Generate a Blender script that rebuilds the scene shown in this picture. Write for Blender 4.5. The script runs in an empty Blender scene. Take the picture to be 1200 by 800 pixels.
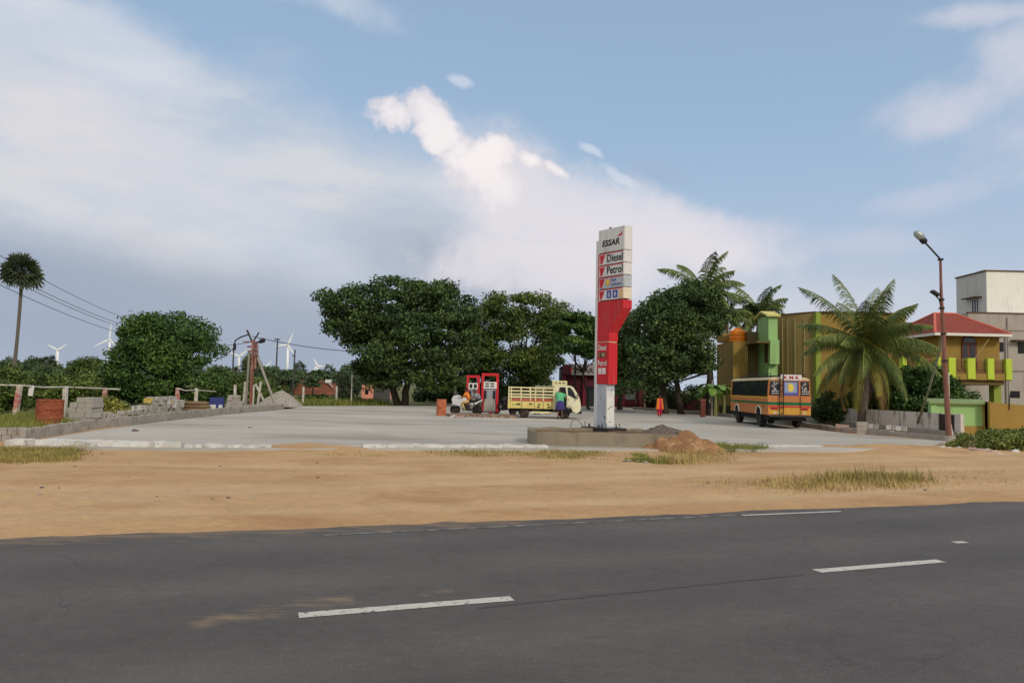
import bpy, bmesh, math, random
import numpy as np
from mathutils import Vector, Matrix
R = math.radians
PI = math.pi
scene = bpy.context.scene
C = scene.collection

# ------------------------------------------------------------------ camera
FPX, EYE, PITCH, ROLL = 870.0, 1.75, 3.486, 1.25
CAM_ROT = Matrix.Rotation(R(90 + PITCH), 3, 'X') @ Matrix.Rotation(R(ROLL), 3, 'Z')
cd = bpy.data.cameras.new("camera"); cam = bpy.data.objects.new("camera", cd); C.objects.link(cam)
cam.location = (0, 0, EYE); cam.rotation_euler = CAM_ROT.to_euler()
cd.sensor_width = 36; cd.lens = FPX / 1200 * 36; cd.clip_start = 0.1; cd.clip_end = 20000
scene.camera = cam
scene.view_settings.view_transform = 'Standard'; scene.view_settings.look = 'None'
scene.view_settings.exposure = 0.08; scene.view_settings.gamma = 1.0
scene.view_settings.use_curve_mapping = False

# pixel of the 1200x800 photograph -> direction / point in the place
def ray(px, py): return CAM_ROT @ Vector(((px - 600) / FPX, -(py - 400) / FPX, -1))
def G(px, py, z=0.0):
    d = ray(px, py); t = (z - EYE) / d.z; return Vector((d.x * t, d.y * t, z))
def at(px, py, Y):
    d = ray(px, py); t = Y / d.y; return Vector((d.x * t, Y, EYE + d.z * t))
def lin(r, g, b):
    f = lambda c: (c / 255 / 12.92) if c / 255 <= 0.04045 else ((c / 255 + 0.055) / 1.055) ** 2.4
    return (f(r), f(g), f(b), 1)

# ------------------------------------------------------------------ world, sun
SUN_AZ, SUN_EL = 146.0, 30.0
w = bpy.data.worlds.new("World"); scene.world = w; w.use_nodes = True
nt = w.node_tree; nt.nodes.clear()
def N(t, **k):
    n = nt.nodes.new(t)
    for a, b in k.items(): setattr(n, a, b)
    return n
def M(op, a, b=None, c=None, clamp=False):
    n = N('ShaderNodeMath', operation=op, use_clamp=clamp)
    for i, v in enumerate((a, b, c)):
        if v is None: continue
        if isinstance(v, (int, float)): n.inputs[i].default_value = v
        else: nt.links.new(v, n.inputs[i])
    return n.outputs[0]
def MIX(f, a, b):
    n = N('ShaderNodeMix', data_type='RGBA')
    for s, v in ((0, f), (6, a), (7, b)):
        if isinstance(v, (int, float)): n.inputs[s].default_value = v
        elif isinstance(v, tuple): n.inputs[s].default_value = v
        else: nt.links.new(v, n.inputs[s])
    return n.outputs[2]
def SS(v, lo, hi):
    n = N('ShaderNodeMapRange', interpolation_type='SMOOTHSTEP')
    n.inputs[1].default_value = lo; n.inputs[2].default_value = hi
    nt.links.new(v, n.inputs[0]); return n.outputs[0]
tc = N('ShaderNodeTexCoord'); sep = N('ShaderNodeSeparateXYZ'); nt.links.new(tc.outputs['Generated'], sep.inputs[0])
X_, Y_, Z_ = sep.outputs
az = M('ARCTAN2', X_, Y_); el = M('ARCSINE', Z_)
def azel(px, py):
    d = ray(px, py).normalized(); return math.atan2(d.x, d.y), math.asin(d.z)
def noise(scale, detail=5, rough=0.55, stretch=(1, 1, 1), off=0):
    mp = N('ShaderNodeMapping'); mp.inputs['Scale'].default_value = stretch; mp.inputs['Location'].default_value = (off, off * .7, off * .3)
    nt.links.new(tc.outputs['Generated'], mp.inputs[0])
    n = N('ShaderNodeTexNoise'); n.inputs['Scale'].default_value = scale; n.inputs['Detail'].default_value = detail
    n.inputs['Roughness'].default_value = rough; nt.links.new(mp.outputs[0], n.inputs[0]); return n
sky = N('ShaderNodeTexSky', sky_type='NISHITA'); sky.sun_disc = False
sky.sun_elevation = R(SUN_EL); sky.sun_rotation = R(SUN_AZ); sky.air_density = 1.0; sky.dust_density = 1.6; sky.ozone_density = 1.2
SKY_K = 0.10
sc_ = N('ShaderNodeVectorMath', operation='SCALE'); sc_.inputs[3].default_value = 1.0
nt.links.new(sky.outputs[0], sc_.inputs[0])
K = 1 / SKY_K
def sc(r, g, b): c = lin(r, g, b); return (c[0] * K, c[1] * K, c[2] * K, 1)
def blob(px, py, rx, ry, rot=0, soft=0.5, wob=(None, None), amp=0.0):
    a0, e0 = azel(px, py); s = 1 / FPX
    u = M('SUBTRACT', az, a0); v = M('SUBTRACT', el, e0)
    if wob[0] is not None:
        u = M('ADD', u, M('MULTIPLY', M('SUBTRACT', wob[0], 0.5), amp)); v = M('ADD', v, M('MULTIPLY', M('SUBTRACT', wob[1], 0.5), amp))
    c, n = math.cos(R(rot)), math.sin(R(rot))
    uu = M('DIVIDE', M('ADD', M('MULTIPLY', u, c), M('MULTIPLY', v, n)), rx * s)
    vv = M('DIVIDE', M('SUBTRACT', M('MULTIPLY', v, c), M('MULTIPLY', u, n)), ry * s)
    d = M('SQRT', M('ADD', M('MULTIPLY', uu, uu), M('MULTIPLY', vv, vv)))
    return SS(d, 1.0, 1.0 - soft)
def vmax(l):
    o = l[0]
    for q in l[1:]: o = M('MAXIMUM', o, q)
    return o
nA = noise(2.2, 6, .55, (1, 1, 2.2)); nB = noise(2.2, 6, .55, (1, 1, 2.2), 7.3)
nF = noise(11, 7, .6); nG = noise(11, 7, .6, off=3.1)
nW = noise(4.5, 6, .6, (1, 1, 3.5), 1.7)
wobL = (nA.outputs[0], nB.outputs[0]); wobF = (nF.outputs[0], nG.outputs[0])
# clear sky: nishita thinned by pale air towards the horizon
hz = SS(el, R(34), R(2))
col = MIX(M('ADD', M('MULTIPLY', hz, .30), .66), sc_.outputs[0], sc(160, 187, 215))
col = MIX(M('MULTIPLY', SS(el, R(20), R(0)), .85), col, sc(186, 195, 209))
# high thin veil over the left and centre
veil = vmax([blob(120, 230, 560, 170, -2, .75, wobL, .35), blob(430, 210, 330, 120, -14, .8, wobL, .35), blob(90, 70, 330, 60, -6, .9, wobL, .3), blob(-500, 150, 500, 260, 0, .8, wobL, .3)])
veil = M('MULTIPLY', veil, M('ADD', M('MULTIPLY', SS(nW.outputs[0], .36, .62), .45), .5))
col = MIX(veil, col, sc(211, 211, 215))
vb = M('MULTIPLY', blob(40, 130, 420, 75, -10, .9, wobL, .25), .5)
col = MIX(vb, col, sc(222, 218, 220))
# darker rain-grey band low on the left
dark = M('MULTIPLY', vmax([blob(180, 385, 600, 130, -3, .75, wobL, .16), blob(560, 330, 230, 100, -24, .9, wobL, .14), blob(-500, 380, 500, 150, 0, .8, wobL, .1)]), .9)
col = MIX(dark, col, sc(155, 166, 184))
# pale glow of cloud low behind the trees, centre right
low = M('MULTIPLY', vmax([blob(690, 290, 200, 95, -20, .9, wobL, .16), blob(800, 300, 190, 60, -18, .9, wobL, .14), blob(900, 370, 420, 70, 0, 1.0, wobL, .1)]), .80)
col = MIX(low, col, sc(206, 207, 216))
dk2 = M('MULTIPLY', blob(770, 200, 60, 28, -10, 1.0, wobF, .06), .35)
col = MIX(dk2, col, sc(160, 172, 196))
# cumulus tower: soft body field broken up by billowing noise
nH = noise(26, 8, .62, off=5.5)
def field(blobs, amp1, amp2, lo, hi):
    f = vmax([blob(x, y, rx, ry, r, 1.0, wobF, .03) for x, y, rx, ry, r in blobs])
    g = SS(f, 0.02, .3); f = M('ADD', f, M('MULTIPLY', g, M('ADD', M('MULTIPLY', M('SUBTRACT', nF.outputs[0], .5), amp1), M('MULTIPLY', M('SUBTRACT', nH.outputs[0], .5), amp2))))
    return f, SS(f, lo, hi)
cf, cum = field([(464, 134, 54, 40, 0), (494, 130, 54, 42, 0), (512, 160, 66, 46, -35), (545, 192, 88, 52, -32), (576, 180, 54, 42, 0), (575, 215, 80, 56, -30), (625, 192, 40, 20, -20), (650, 200, 40, 16, -24)], 1.7, 1.3, .30, .72)
cum = M('MULTIPLY', cum, M('SUBTRACT', 1.0, M('MULTIPLY', blob(640, 300, 190, 110, -25, 1.0), .9)))
wide, wmask = field([(610, 235, 210, 110, -32), (690, 260, 230, 100, -20), (770, 275, 250, 70, -12), (650, 310, 260, 90, 0)], 1.2, .5, .12, .85)
col = MIX(M('MULTIPLY', wmask, .8), col, sc(224, 219, 224))
hl = SS(M('ADD', cf, M('MULTIPLY', M('SUBTRACT', nG.outputs[0], .5), 1.2)), .35, 1.0)
ccol = MIX(hl, sc(220, 214, 220), sc(246, 238, 236))
col = MIX(M('MULTIPLY', cum, .86), col, ccol)
_, sm = field([(538, 93, 34, 14, -15), (692, 178, 34, 10, -30), (728, 206, 60, 12, -26)], .6, .3, .35, .9)
col = MIX(M('MULTIPLY', sm, .6), col, sc(212, 218, 230))
# torn clouds on the right
_, rc = field([(1140, 118, 150, 50, 8), (1185, 80, 110, 70, 25), (1140, 18, 120, 22, -8), (1350, 120, 260, 150, 0)], 1.3, .7, .05, 1.25)
col = MIX(M('MULTIPLY', rc, .8), col, sc(208, 208, 220))
_, rc2 = field([(1085, 232, 110, 34, 6), (1010, 285, 170, 40, 0), (890, 270, 120, 34, -8)], .8, .2, .3, 1.1)
col = MIX(M('MULTIPLY', rc2, .45), col, sc(206, 205, 220))
_, tp = field([(20, 8, 260, 50, 0), (380, 0, 170, 36, -8), (120, 60, 260, 60, -10)], 1.5, .6, .15, 1.1)
col = MIX(M('MULTIPLY', tp, .55), col, sc(206, 212, 224))
# unseen broken cloud, added overhead and behind the camera to whiten ambient light
ov = M('MAXIMUM', M('MULTIPLY', SS(el, R(30), R(48)), .72), M('MULTIPLY', SS(Y_, .1, -.35), .72))
ov = M('MULTIPLY', ov, M('ADD', M('MULTIPLY', nA.outputs[0], .8), .6))
col = MIX(ov, col, sc(228, 226, 222))
bg = N('ShaderNodeBackground'); bg.inputs[1].default_value = SKY_K
nt.links.new(col, bg.inputs[0]); wo = N('ShaderNodeOutputWorld'); nt.links.new(bg.outputs[0], wo.inputs[0])
w.cycles.sampling_method = 'MANUAL'; w.cycles.sample_map_resolution = 512

sl = bpy.data.lights.new("sun", 'SUN'); so = bpy.data.objects.new("sun", sl); C.objects.link(so)
sl.energy = 1.5; sl.angle = R(10); sl.color = (1.0, .88, .73)
sd = Vector((math.sin(R(SUN_AZ)) * math.cos(R(SUN_EL)), math.cos(R(SUN_AZ)) * math.cos(R(SUN_EL)), math.sin(R(SUN_EL))))
so.rotation_euler = sd.to_track_quat('Z', 'Y').to_euler()

# ------------------------------------------------------------------ materials
def mat(name, c, rough=.8, var=.12, scale=4.0, detail=5, bump=0.0, bscale=None, c2=None, metal=0.0, spec=.3, c3=None, s3=1.0, t3=(.55, .65), island=0.0, coords='Object', stretch=(1, 1, 1), extra=None):
    m = bpy.data.materials.new(name); m.use_nodes = True; t = m.node_tree; t.nodes.clear()
    L = t.links.new
    o = t.nodes.new('ShaderNodeOutputMaterial'); p = t.nodes.new('ShaderNodeBsdfPrincipled'); L(p.outputs[0], o.inputs[0])
    p.inputs['Roughness'].default_value = rough; p.inputs['Metallic'].default_value = metal; p.inputs['Specular IOR Level'].default_value = spec
    tcn = t.nodes.new('ShaderNodeTexCoord'); mp = t.nodes.new('ShaderNodeMapping'); mp.inputs['Scale'].default_value = stretch
    L(tcn.outputs[coords], mp.inputs[0])
    nz = t.nodes.new('ShaderNodeTexNoise'); nz.inputs['Scale'].default_value = scale; nz.inputs['Detail'].default_value = detail
    nz.inputs['Roughness'].default_value = .6; L(mp.outputs[0], nz.inputs[0])
    c = lin(*c)
    if c2 is None: ca = tuple(v * (1 - var) for v in c[:3]) + (1,); cb = tuple(min(1, v * (1 + var)) for v in c[:3]) + (1,)
    else: ca = c; cb = lin(*c2)
    r = t.nodes.new('ShaderNodeMapRange'); r.inputs[1].default_value = .32; r.inputs[2].default_value = .68; L(nz.outputs[0], r.inputs[0])
    mx = t.nodes.new('ShaderNodeMix'); mx.data_type = 'RGBA'; L(r.outputs[0], mx.inputs[0]); mx.inputs[6].default_value = ca; mx.inputs[7].default_value = cb
    cur = mx.outputs[2]
    if c3 is not None:
        n3 = t.nodes.new('ShaderNodeTexNoise'); n3.inputs['Scale'].default_value = s3; n3.inputs['Detail'].default_value = 8; n3.inputs['Roughness'].default_value = .65
        L(mp.outputs[0], n3.inputs[0])
        r3 = t.nodes.new('ShaderNodeMapRange'); r3.inputs[1].default_value = t3[0]; r3.inputs[2].default_value = t3[1]; L(n3.outputs[0], r3.inputs[0])
        m3 = t.nodes.new('ShaderNodeMix'); m3.data_type = 'RGBA'; L(r3.outputs[0], m3.inputs[0]); L(cur, m3.inputs[6]); m3.inputs[7].default_value = lin(*c3); cur = m3.outputs[2]
    if island:
        g = t.nodes.new('ShaderNodeNewGeometry'); ml = t.nodes.new('ShaderNodeMapRange'); ml.inputs[3].default_value = 1 - island; ml.inputs[4].default_value = 1 + island
        L(g.outputs['Random Per Island'], ml.inputs[0])
        hs = t.nodes.new('ShaderNodeVectorMath'); hs.operation = 'SCALE'; L(cur, hs.inputs[0]); L(ml.outputs[0], hs.inputs[3]); cur = hs.outputs[0]
    if extra: cur = extra(t, cur, tcn, p)
    L(cur, p.inputs['Base Color'])
    if bump:
        nb = t.nodes.new('ShaderNodeTexNoise'); nb.inputs['Scale'].default_value = bscale or scale * 6; nb.inputs['Detail'].default_value = 6; L(mp.outputs[0], nb.inputs[0])
        b = t.nodes.new('ShaderNodeBump'); b.inputs['Strength'].default_value = 1; b.inputs['Distance'].default_value = bump
        L(nb.outputs[0], b.inputs['Height']); L(b.outputs[0], p.inputs['Normal'])
    return m
def plain(name, c, rough=.6, var=.08, scale=6, **k): return mat(name, c, rough, var, scale, 3, **k)

# ------------------------------------------------------------------ mesh building
class MB:
    def __init__(s): s.v = []; s.f = []; s.mi = []; s.cur = 0
    def add(s, vs, fs):
        b = len(s.v); s.v += [tuple(v) for v in vs]; s.f += [tuple(i + b for i in f) for f in fs]; s.mi += [s.cur] * len(fs)
    def box(s, x0, x1, y0, y1, z0, z1, bev=0.0, M4=None):
        if bev:
            bm = bmesh.new(); bmesh.ops.create_cube(bm, size=1)
            for v in bm.verts: v.co = Vector((x0 + (v.co.x + .5) * (x1 - x0), y0 + (v.co.y + .5) * (y1 - y0), z0 + (v.co.z + .5) * (z1 - z0)))
            bmesh.ops.bevel(bm, geom=bm.edges[:], offset=bev, segments=2, affect='EDGES', profile=.6)
            vs = [v.co.copy() for v in bm.verts]; bm.verts.index_update(); fs = [[v.index for v in f.verts] for f in bm.faces]; bm.free()
        else:
            vs = [Vector((x, y, z)) for z in (z0, z1) for y in (y0, y1) for x in (x0, x1)]
            fs = [(0, 2, 3, 1), (4, 5, 7, 6), (0, 1, 5, 4), (2, 6, 7, 3), (0, 4, 6, 2), (1, 3, 7, 5)]
        if M4: vs = [M4 @ v for v in vs]
        s.add(vs, fs); return s
    def tube(s, pts, rad, n=8, cap=True):
        pts = [Vector(p) for p in pts]
        if isinstance(rad, (int, float)): rad = [rad] * len(pts)
        vs = []; up = Vector((0, 0, 1)); prev = None
        for i, p in enumerate(pts):
            d = (pts[min(i + 1, len(pts) - 1)] - pts[max(i - 1, 0)]).normalized()
            if prev is None:
                a = d.cross(up)
                if a.length < .05: a = d.cross(Vector((1, 0, 0)))
            else: a = prev - d * prev.dot(d)
            a.normalize(); prev = a; b = d.cross(a)
            for k in range(n): t = 2 * PI * k / n; vs.append(p + (a * math.cos(t) + b * math.sin(t)) * rad[i])
        fs = [(i * n + k, (i + 1) * n + k, (i + 1) * n + (k + 1) % n, i * n + (k + 1) % n) for i in range(len(pts) - 1) for k in range(n)]
        if cap: fs += [tuple(range(n)), tuple(reversed(range((len(pts) - 1) * n, len(pts) * n)))]
        s.add(vs, fs); return s
    def lathe(s, prof, c=(0, 0, 0), n=20, axis='z'):
        vs = []; c = Vector(c)
        for r, z in prof:
            for k in range(n):
                t = 2 * PI * k / n; a, b = r * math.cos(t), r * math.sin(t)
                vs.append(c + (Vector((a, b, z)) if axis == 'z' else Vector((z, a, b)) if axis == 'x' else Vector((a, z, b))))
        fs = [(i * n + k, i * n + (k + 1) % n, (i + 1) * n + (k + 1) % n, (i + 1) * n + k) for i in range(len(prof) - 1) for k in range(n)]
        fs += [tuple(range(n)), tuple(range((len(prof) - 1) * n, len(prof) * n))]
        s.add(vs, fs); return s
    def prism(s, poly, a, b, axis='y'):
        # poly in the two other axes; extruded from a to b along axis
        f = {'y': lambda p, q: (p[0], q, p[1]), 'x': lambda p, q: (q, p[0], p[1]), 'z': lambda p, q: (p[0], p[1], q)}[axis]
        n = len(poly); vs = [f(p, a) for p in poly] + [f(p, b) for p in poly]
        s.add(vs, [tuple(range(n)), tuple(range(2 * n - 1, n - 1, -1))] + [(i, (i + 1) % n, n + (i + 1) % n, n + i) for i in range(n)]); return s
    def build(s, name, m, parent=None, smooth=False, loc=None, fix=True):
        me = bpy.data.meshes.new(name); me.from_pydata(s.v, [], s.f); 
        ms = m if isinstance(m, (list, tuple)) else [m]
        for q in ms: me.materials.append(q)
        if len(ms) > 1: me.polygons.foreach_set('material_index', s.mi)
        if fix:
            bm = bmesh.new(); bm.from_mesh(me); bmesh.ops.recalc_face_normals(bm, faces=bm.faces[:]); bm.to_mesh(me); bm.free()
        if smooth: me.polygons.foreach_set('use_smooth', [True] * len(me.polygons))
        me.update(); o = bpy.data.objects.new(name, me); C.objects.link(o)
        if parent: o.parent = parent
        if loc is not None: o.location = loc
        return o
def tag(o, label=None, cat=None, group=None, kind=None):
    if label: o['label'] = label
    if cat: o['category'] = cat
    if group: o['group'] = group
    if kind: o['kind'] = kind
    return o
def thing(name, label, cat, loc=(0, 0, 0), rz=0, group=None):
    o = bpy.data.objects.new(name, None); C.objects.link(o); o.location = loc; o.rotation_euler = (0, 0, rz); o.empty_display_size = .2
    return tag(o, label, cat, group)
def copy_tree(o, parent=None):
    c = o.copy(); C.objects.link(c)
    if parent: c.parent = parent
    for ch in list(o.children): copy_tree(ch, c)
    return c
def npmesh(name, V, F, m, parent=None, loc=None):
    # V (n,3), F (k,4)
    me = bpy.data.meshes.new(name); me.vertices.add(len(V)); me.vertices.foreach_set('co', np.asarray(V, dtype=np.float32).ravel())
    k = F.shape[1]; me.loops.add(F.size); me.loops.foreach_set('vertex_index', F.astype(np.int32).ravel())
    me.polygons.add(len(F)); me.polygons.foreach_set('loop_start', (np.arange(len(F)) * k).astype(np.int32))
    me.update(calc_edges=True); me.materials.append(m)
    o = bpy.data.objects.new(name, me); C.objects.link(o)
    if parent: o.parent = parent
    if loc is not None: o.location = loc
    return o
def text(s, m, parent, x, y, z, wdt, hgt, name='lettering', thick=.003, shear=0, bold=0.0, M4=None, label=None):
    cu = bpy.data.curves.new('t', 'FONT'); cu.body = s; cu.extrude = 0; cu.offset = bold; cu.align_x = 'LEFT'; cu.shear = shear; cu.resolution_u = 3
    ob = bpy.data.objects.new('t', cu); C.objects.link(ob)
    me = bpy.data.meshes.new_from_object(ob); C.objects.unlink(ob); bpy.data.objects.remove(ob); bpy.data.curves.remove(cu)
    co = np.array([v.co[:] for v in me.vertices]); mn, mx = co.min(0), co.max(0); sp = np.maximum(mx - mn, 1e-6)
    for v in me.vertices:
        u = (v.co.x - mn[0]) / sp[0] * wdt; h = (v.co.y - mn[1]) / sp[1] * hgt; v.co = Vector((x + u, y, z + h))
        if M4: v.co = M4 @ v.co
    me.materials.clear(); me.materials.append(m); me.update()
    o = bpy.data.objects.new(name, me); C.objects.link(o); o.parent = parent
    if label: o['label'] = label
    return o
# ------------------------------------------------------------------ the ground
rng = np.random.default_rng(5); random.seed(5)
def vnoise(x, y, seed=0):
    # cheap smooth value noise
    xi = np.floor(x).astype(int); yi = np.floor(y).astype(int); fx = x - xi; fy = y - yi
    h = lambda a, b: (np.sin(a * 127.1 + b * 311.7 + seed * 74.7) * 43758.5453) % 1.0
    fx = fx * fx * (3 - 2 * fx); fy = fy * fy * (3 - 2 * fy)
    return (h(xi, yi) * (1 - fx) + h(xi + 1, yi) * fx) * (1 - fy) + (h(xi, yi + 1) * (1 - fx) + h(xi + 1, yi + 1) * fx) * fy
def fbm(x, y, o=4, seed=0):
    s = 0; a = .5; t = 0
    for i in range(o): s = s + a * vnoise(x * 2 ** i, y * 2 ** i, seed + i); t += a; a *= .5
    return s / t
def wear(t, cur, tcn, p, *masks): return cur
m_field = mat('field_soil', (96, 98, 52), .95, c2=(128, 112, 70), scale=.15, detail=8, bump=.03, bscale=2, c3=(70, 88, 38), s3=.35, t3=(.45, .6))
def grains(t, cur, tcn, p):
    L = t.links.new
    for sc_n, lo, hi, st in ((55, .80, 1.14, (1, 1, 1)), (7, .88, 1.1, (.8, 1.2, 1)), (1.3, .93, 1.06, (.7, 1.3, 1))):
        mp = t.nodes.new('ShaderNodeMapping'); mp.inputs['Scale'].default_value = st; mp.inputs['Rotation'].default_value = (0, 0, R(-14)); L(tcn.outputs['Object'], mp.inputs[0])
        n = t.nodes.new('ShaderNodeTexNoise'); n.inputs['Scale'].default_value = sc_n; n.inputs['Detail'].default_value = 6; n.inputs['Roughness'].default_value = .7; L(mp.outputs[0], n.inputs[0])
        r = t.nodes.new('ShaderNodeMapRange'); r.inputs[1].default_value = .3; r.inputs[2].default_value = .7; r.inputs[3].default_value = lo; r.inputs[4].default_value = hi; L(n.outputs[0], r.inputs[0])
        v = t.nodes.new('ShaderNodeVectorMath'); v.operation = 'SCALE'; L(cur, v.inputs[0]); L(r.outputs[0], v.inputs[3]); cur = v.outputs[0]
    return cur
def sandtone(t, cur, tcn, p):
    L = t.links.new; a = t.nodes.new('ShaderNodeAttribute'); a.attribute_name = 'tone'
    r = t.nodes.new('ShaderNodeMapRange'); r.inputs[1].default_value = 0; r.inputs[2].default_value = .8; r.inputs[4].default_value = .6; L(a.outputs['Fac'], r.inputs[0])
    mx = t.nodes.new('ShaderNodeMix'); mx.data_type = 'RGBA'; L(r.outputs[0], mx.inputs[0]); L(cur, mx.inputs[6]); mx.inputs[7].default_value = lin(160, 112, 74)
    r2 = t.nodes.new('ShaderNodeMapRange'); r2.inputs[1].default_value = 0; r2.inputs[2].default_value = -.45; r2.inputs[4].default_value = .6; L(a.outputs['Fac'], r2.inputs[0])
    m2 = t.nodes.new('ShaderNodeMix'); m2.data_type = 'RGBA'; L(r2.outputs[0], m2.inputs[0]); L(mx.outputs[2], m2.inputs[6]); m2.inputs[7].default_value = lin(206, 176, 138)
    return grains(t, m2.outputs[2], tcn, p)
m_sand = mat('sand', (184, 148, 104), .95, c2=(202, 166, 122), scale=.35, detail=9, bump=.025, bscale=14, c3=(168, 124, 82), s3=.6, t3=(.5, .74), stretch=(.7, 1, 1), extra=sandtone)
def road_dust(t, cur, tcn, p):
    L = t.links.new
    # fine aggregate flecks
    v = t.nodes.new('ShaderNodeTexVoronoi'); v.inputs['Scale'].default_value = 42; L(tcn.outputs['Object'], v.inputs[0])
    r = t.nodes.new('ShaderNodeMapRange'); r.inputs[1].default_value = .0; r.inputs[2].default_value = .28; r.inputs[3].default_value = .5; r.inputs[4].default_value = 0; L(v.outputs['Distance'], r.inputs[0])
    wn = t.nodes.new('ShaderNodeTexWhiteNoise'); L(v.outputs['Position'], wn.inputs[0])
    g = t.nodes.new('ShaderNodeMath'); g.operation = 'GREATER_THAN'; g.inputs[1].default_value = .62; L(wn.outputs[0], g.inputs[0])
    mu = t.nodes.new('ShaderNodeMath'); mu.operation = 'MULTIPLY'; L(r.outputs[0], mu.inputs[0]); L(g.outputs[0], mu.inputs[1])
    mx = t.nodes.new('ShaderNodeMix'); mx.data_type = 'RGBA'; L(mu.outputs[0], mx.inputs[0]); L(cur, mx.inputs[6]); mx.inputs[7].default_value = lin(160, 156, 150); cur = mx.outputs[2]
    cur = grains(t, cur, tcn, p)
    ln = t.nodes.new('ShaderNodeAttribute'); ln.attribute_name = 'lane'; lr = t.nodes.new('ShaderNodeMapRange'); lr.inputs[3].default_value = .94; lr.inputs[4].default_value = 1.12; L(ln.outputs['Fac'], lr.inputs[0])
    lv = t.nodes.new('ShaderNodeVectorMath'); lv.operation = 'SCALE'; L(cur, lv.inputs[0]); L(lr.outputs[0], lv.inputs[3]); cur = lv.outputs[0]
    # fine branching cracks, only in some stretches
    nd = t.nodes.new('ShaderNodeTexNoise'); nd.inputs['Scale'].default_value = 2.5; nd.inputs['Detail'].default_value = 6; L(tcn.outputs['Object'], nd.inputs[0])
    va = t.nodes.new('ShaderNodeVectorMath'); va.operation = 'MULTIPLY_ADD'; L(nd.outputs['Color'], va.inputs[0]); va.inputs[1].default_value = (.5, .5, 0); L(tcn.outputs['Object'], va.inputs[2])
    vc = t.nodes.new('ShaderNodeTexVoronoi'); vc.feature = 'DISTANCE_TO_EDGE'; vc.inputs['Scale'].default_value = .55; L(va.outputs[0], vc.inputs[0])
    rc_ = t.nodes.new('ShaderNodeMapRange'); rc_.inputs[1].default_value = .002; rc_.inputs[2].default_value = .007; rc_.inputs[3].default_value = .28; rc_.inputs[4].default_value = 0; L(vc.outputs['Distance'], rc_.inputs[0])
    nm = t.nodes.new('ShaderNodeTexNoise'); nm.inputs['Scale'].default_value = .45; L(tcn.outputs['Object'], nm.inputs[0]); gm = t.nodes.new('ShaderNodeMapRange'); gm.inputs[1].default_value = .5; gm.inputs[2].default_value = .6; L(nm.outputs[0], gm.inputs[0])
    mm_ = t.nodes.new('ShaderNodeMath'); mm_.operation = 'MULTIPLY'; L(rc_.outputs[0], mm_.inputs[0]); L(gm.outputs[0], mm_.inputs[1])
    m4 = t.nodes.new('ShaderNodeMix'); m4.data_type = 'RGBA'; L(mm_.outputs[0], m4.inputs[0]); L(cur, m4.inputs[6]); m4.inputs[7].default_value = lin(46, 44, 43); cur = m4.outputs[2]
    # streaks of blown sand in patches (attribute painted dirt with its own shape)
    at_ = t.nodes.new('ShaderNodeAttribute'); at_.attribute_name = 'dust'
    n = t.nodes.new('ShaderNodeTexNoise'); n.inputs['Scale'].default_value = 5; n.inputs['Detail'].default_value = 9; n.inputs['Roughness'].default_value = .7
    mp = t.nodes.new('ShaderNodeMapping'); mp.inputs['Rotation'].default_value = (0, 0, R(-20)); mp.inputs['Scale'].default_value = (.35, 1.6, 1); L(tcn.outputs['Object'], mp.inputs[0]); L(mp.outputs[0], n.inputs[0])
    a = t.nodes.new('ShaderNodeMath'); a.operation = 'ADD'; L(n.outputs[0], a.inputs[0]); L(at_.outputs['Fac'], a.inputs[1])
    rr = t.nodes.new('ShaderNodeMapRange'); rr.inputs[1].default_value = .76; rr.inputs[2].default_value = 1.06; rr.inputs[4].default_value = .5; L(a.outputs[0], rr.inputs[0])
    m2 = t.nodes.new('ShaderNodeMix'); m2.data_type = 'RGBA'; L(rr.outputs[0], m2.inputs[0]); L(cur, m2.inputs[6]); m2.inputs[7].default_value = lin(176, 146, 112)
    return m2.outputs[2]
m_road = mat('asphalt', (87, 83, 81), .88, c2=(99, 95, 92), scale=.6, detail=8, bump=.008, bscale=60, extra=road_dust, stretch=(.5, 1, 1), spec=.25)
m_paint = mat('road_paint', (196, 193, 182), .8, .06, 8, c3=(112, 108, 104), s3=14, t3=(.54, .66))
m_paint_worn = mat('road_paint_worn', (140, 136, 128), .85, .06, 8, c3=(95, 92, 89), s3=7, t3=(.42, .56))
def conc_joints(t, cur, tcn, p):
    L = t.links.new
    mp = t.nodes.new('ShaderNodeMapping'); mp.inputs['Rotation'].default_value = (0, 0, R(-19)); L(tcn.outputs['Object'], mp.inputs[0])
    b = t.nodes.new('ShaderNodeTexBrick'); b.offset = 0; b.inputs['Scale'].default_value = 1; b.inputs['Brick Width'].default_value = 4.2; b.inputs['Row Height'].default_value = 3.6
    b.inputs['Mortar Size'].default_value = .035; b.inputs['Color1'].default_value = (1, 1, 1, 1); b.inputs['Color2'].default_value = (.87, .87, .86, 1); b.inputs['Mortar'].default_value = (.88, .87, .85, 1); b.inputs['Mortar Smooth'].default_value = .3
    L(mp.outputs[0], b.inputs[0])
    mx = t.nodes.new('ShaderNodeMix'); mx.data_type = 'RGBA'; mx.blend_type = 'MULTIPLY'; mx.inputs[0].default_value = .75; L(cur, mx.inputs[6]); L(b.outputs[0], mx.inputs[7]); return mx.outputs[2]
m_conc = mat('forecourt_concrete', (174, 168, 158), .9, c2=(194, 187, 176), scale=.25, detail=9, bump=.004, bscale=20, c3=(154, 146, 134), s3=.3, t3=(.48, .68), stretch=(.4, 1, 1), extra=conc_joints)
m_strip = mat('rough_concrete', (196, 192, 184), .95, c2=(215, 211, 203), scale=2, detail=9, bump=.03, bscale=9, c3=(150, 145, 136), s3=4, t3=(.56, .68))
m_kerb = mat('kerb_concrete', (158, 152, 143), .95, .16, 2.5, 8, bump=.01, c3=(112, 108, 100), s3=3, t3=(.55, .7))

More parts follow.
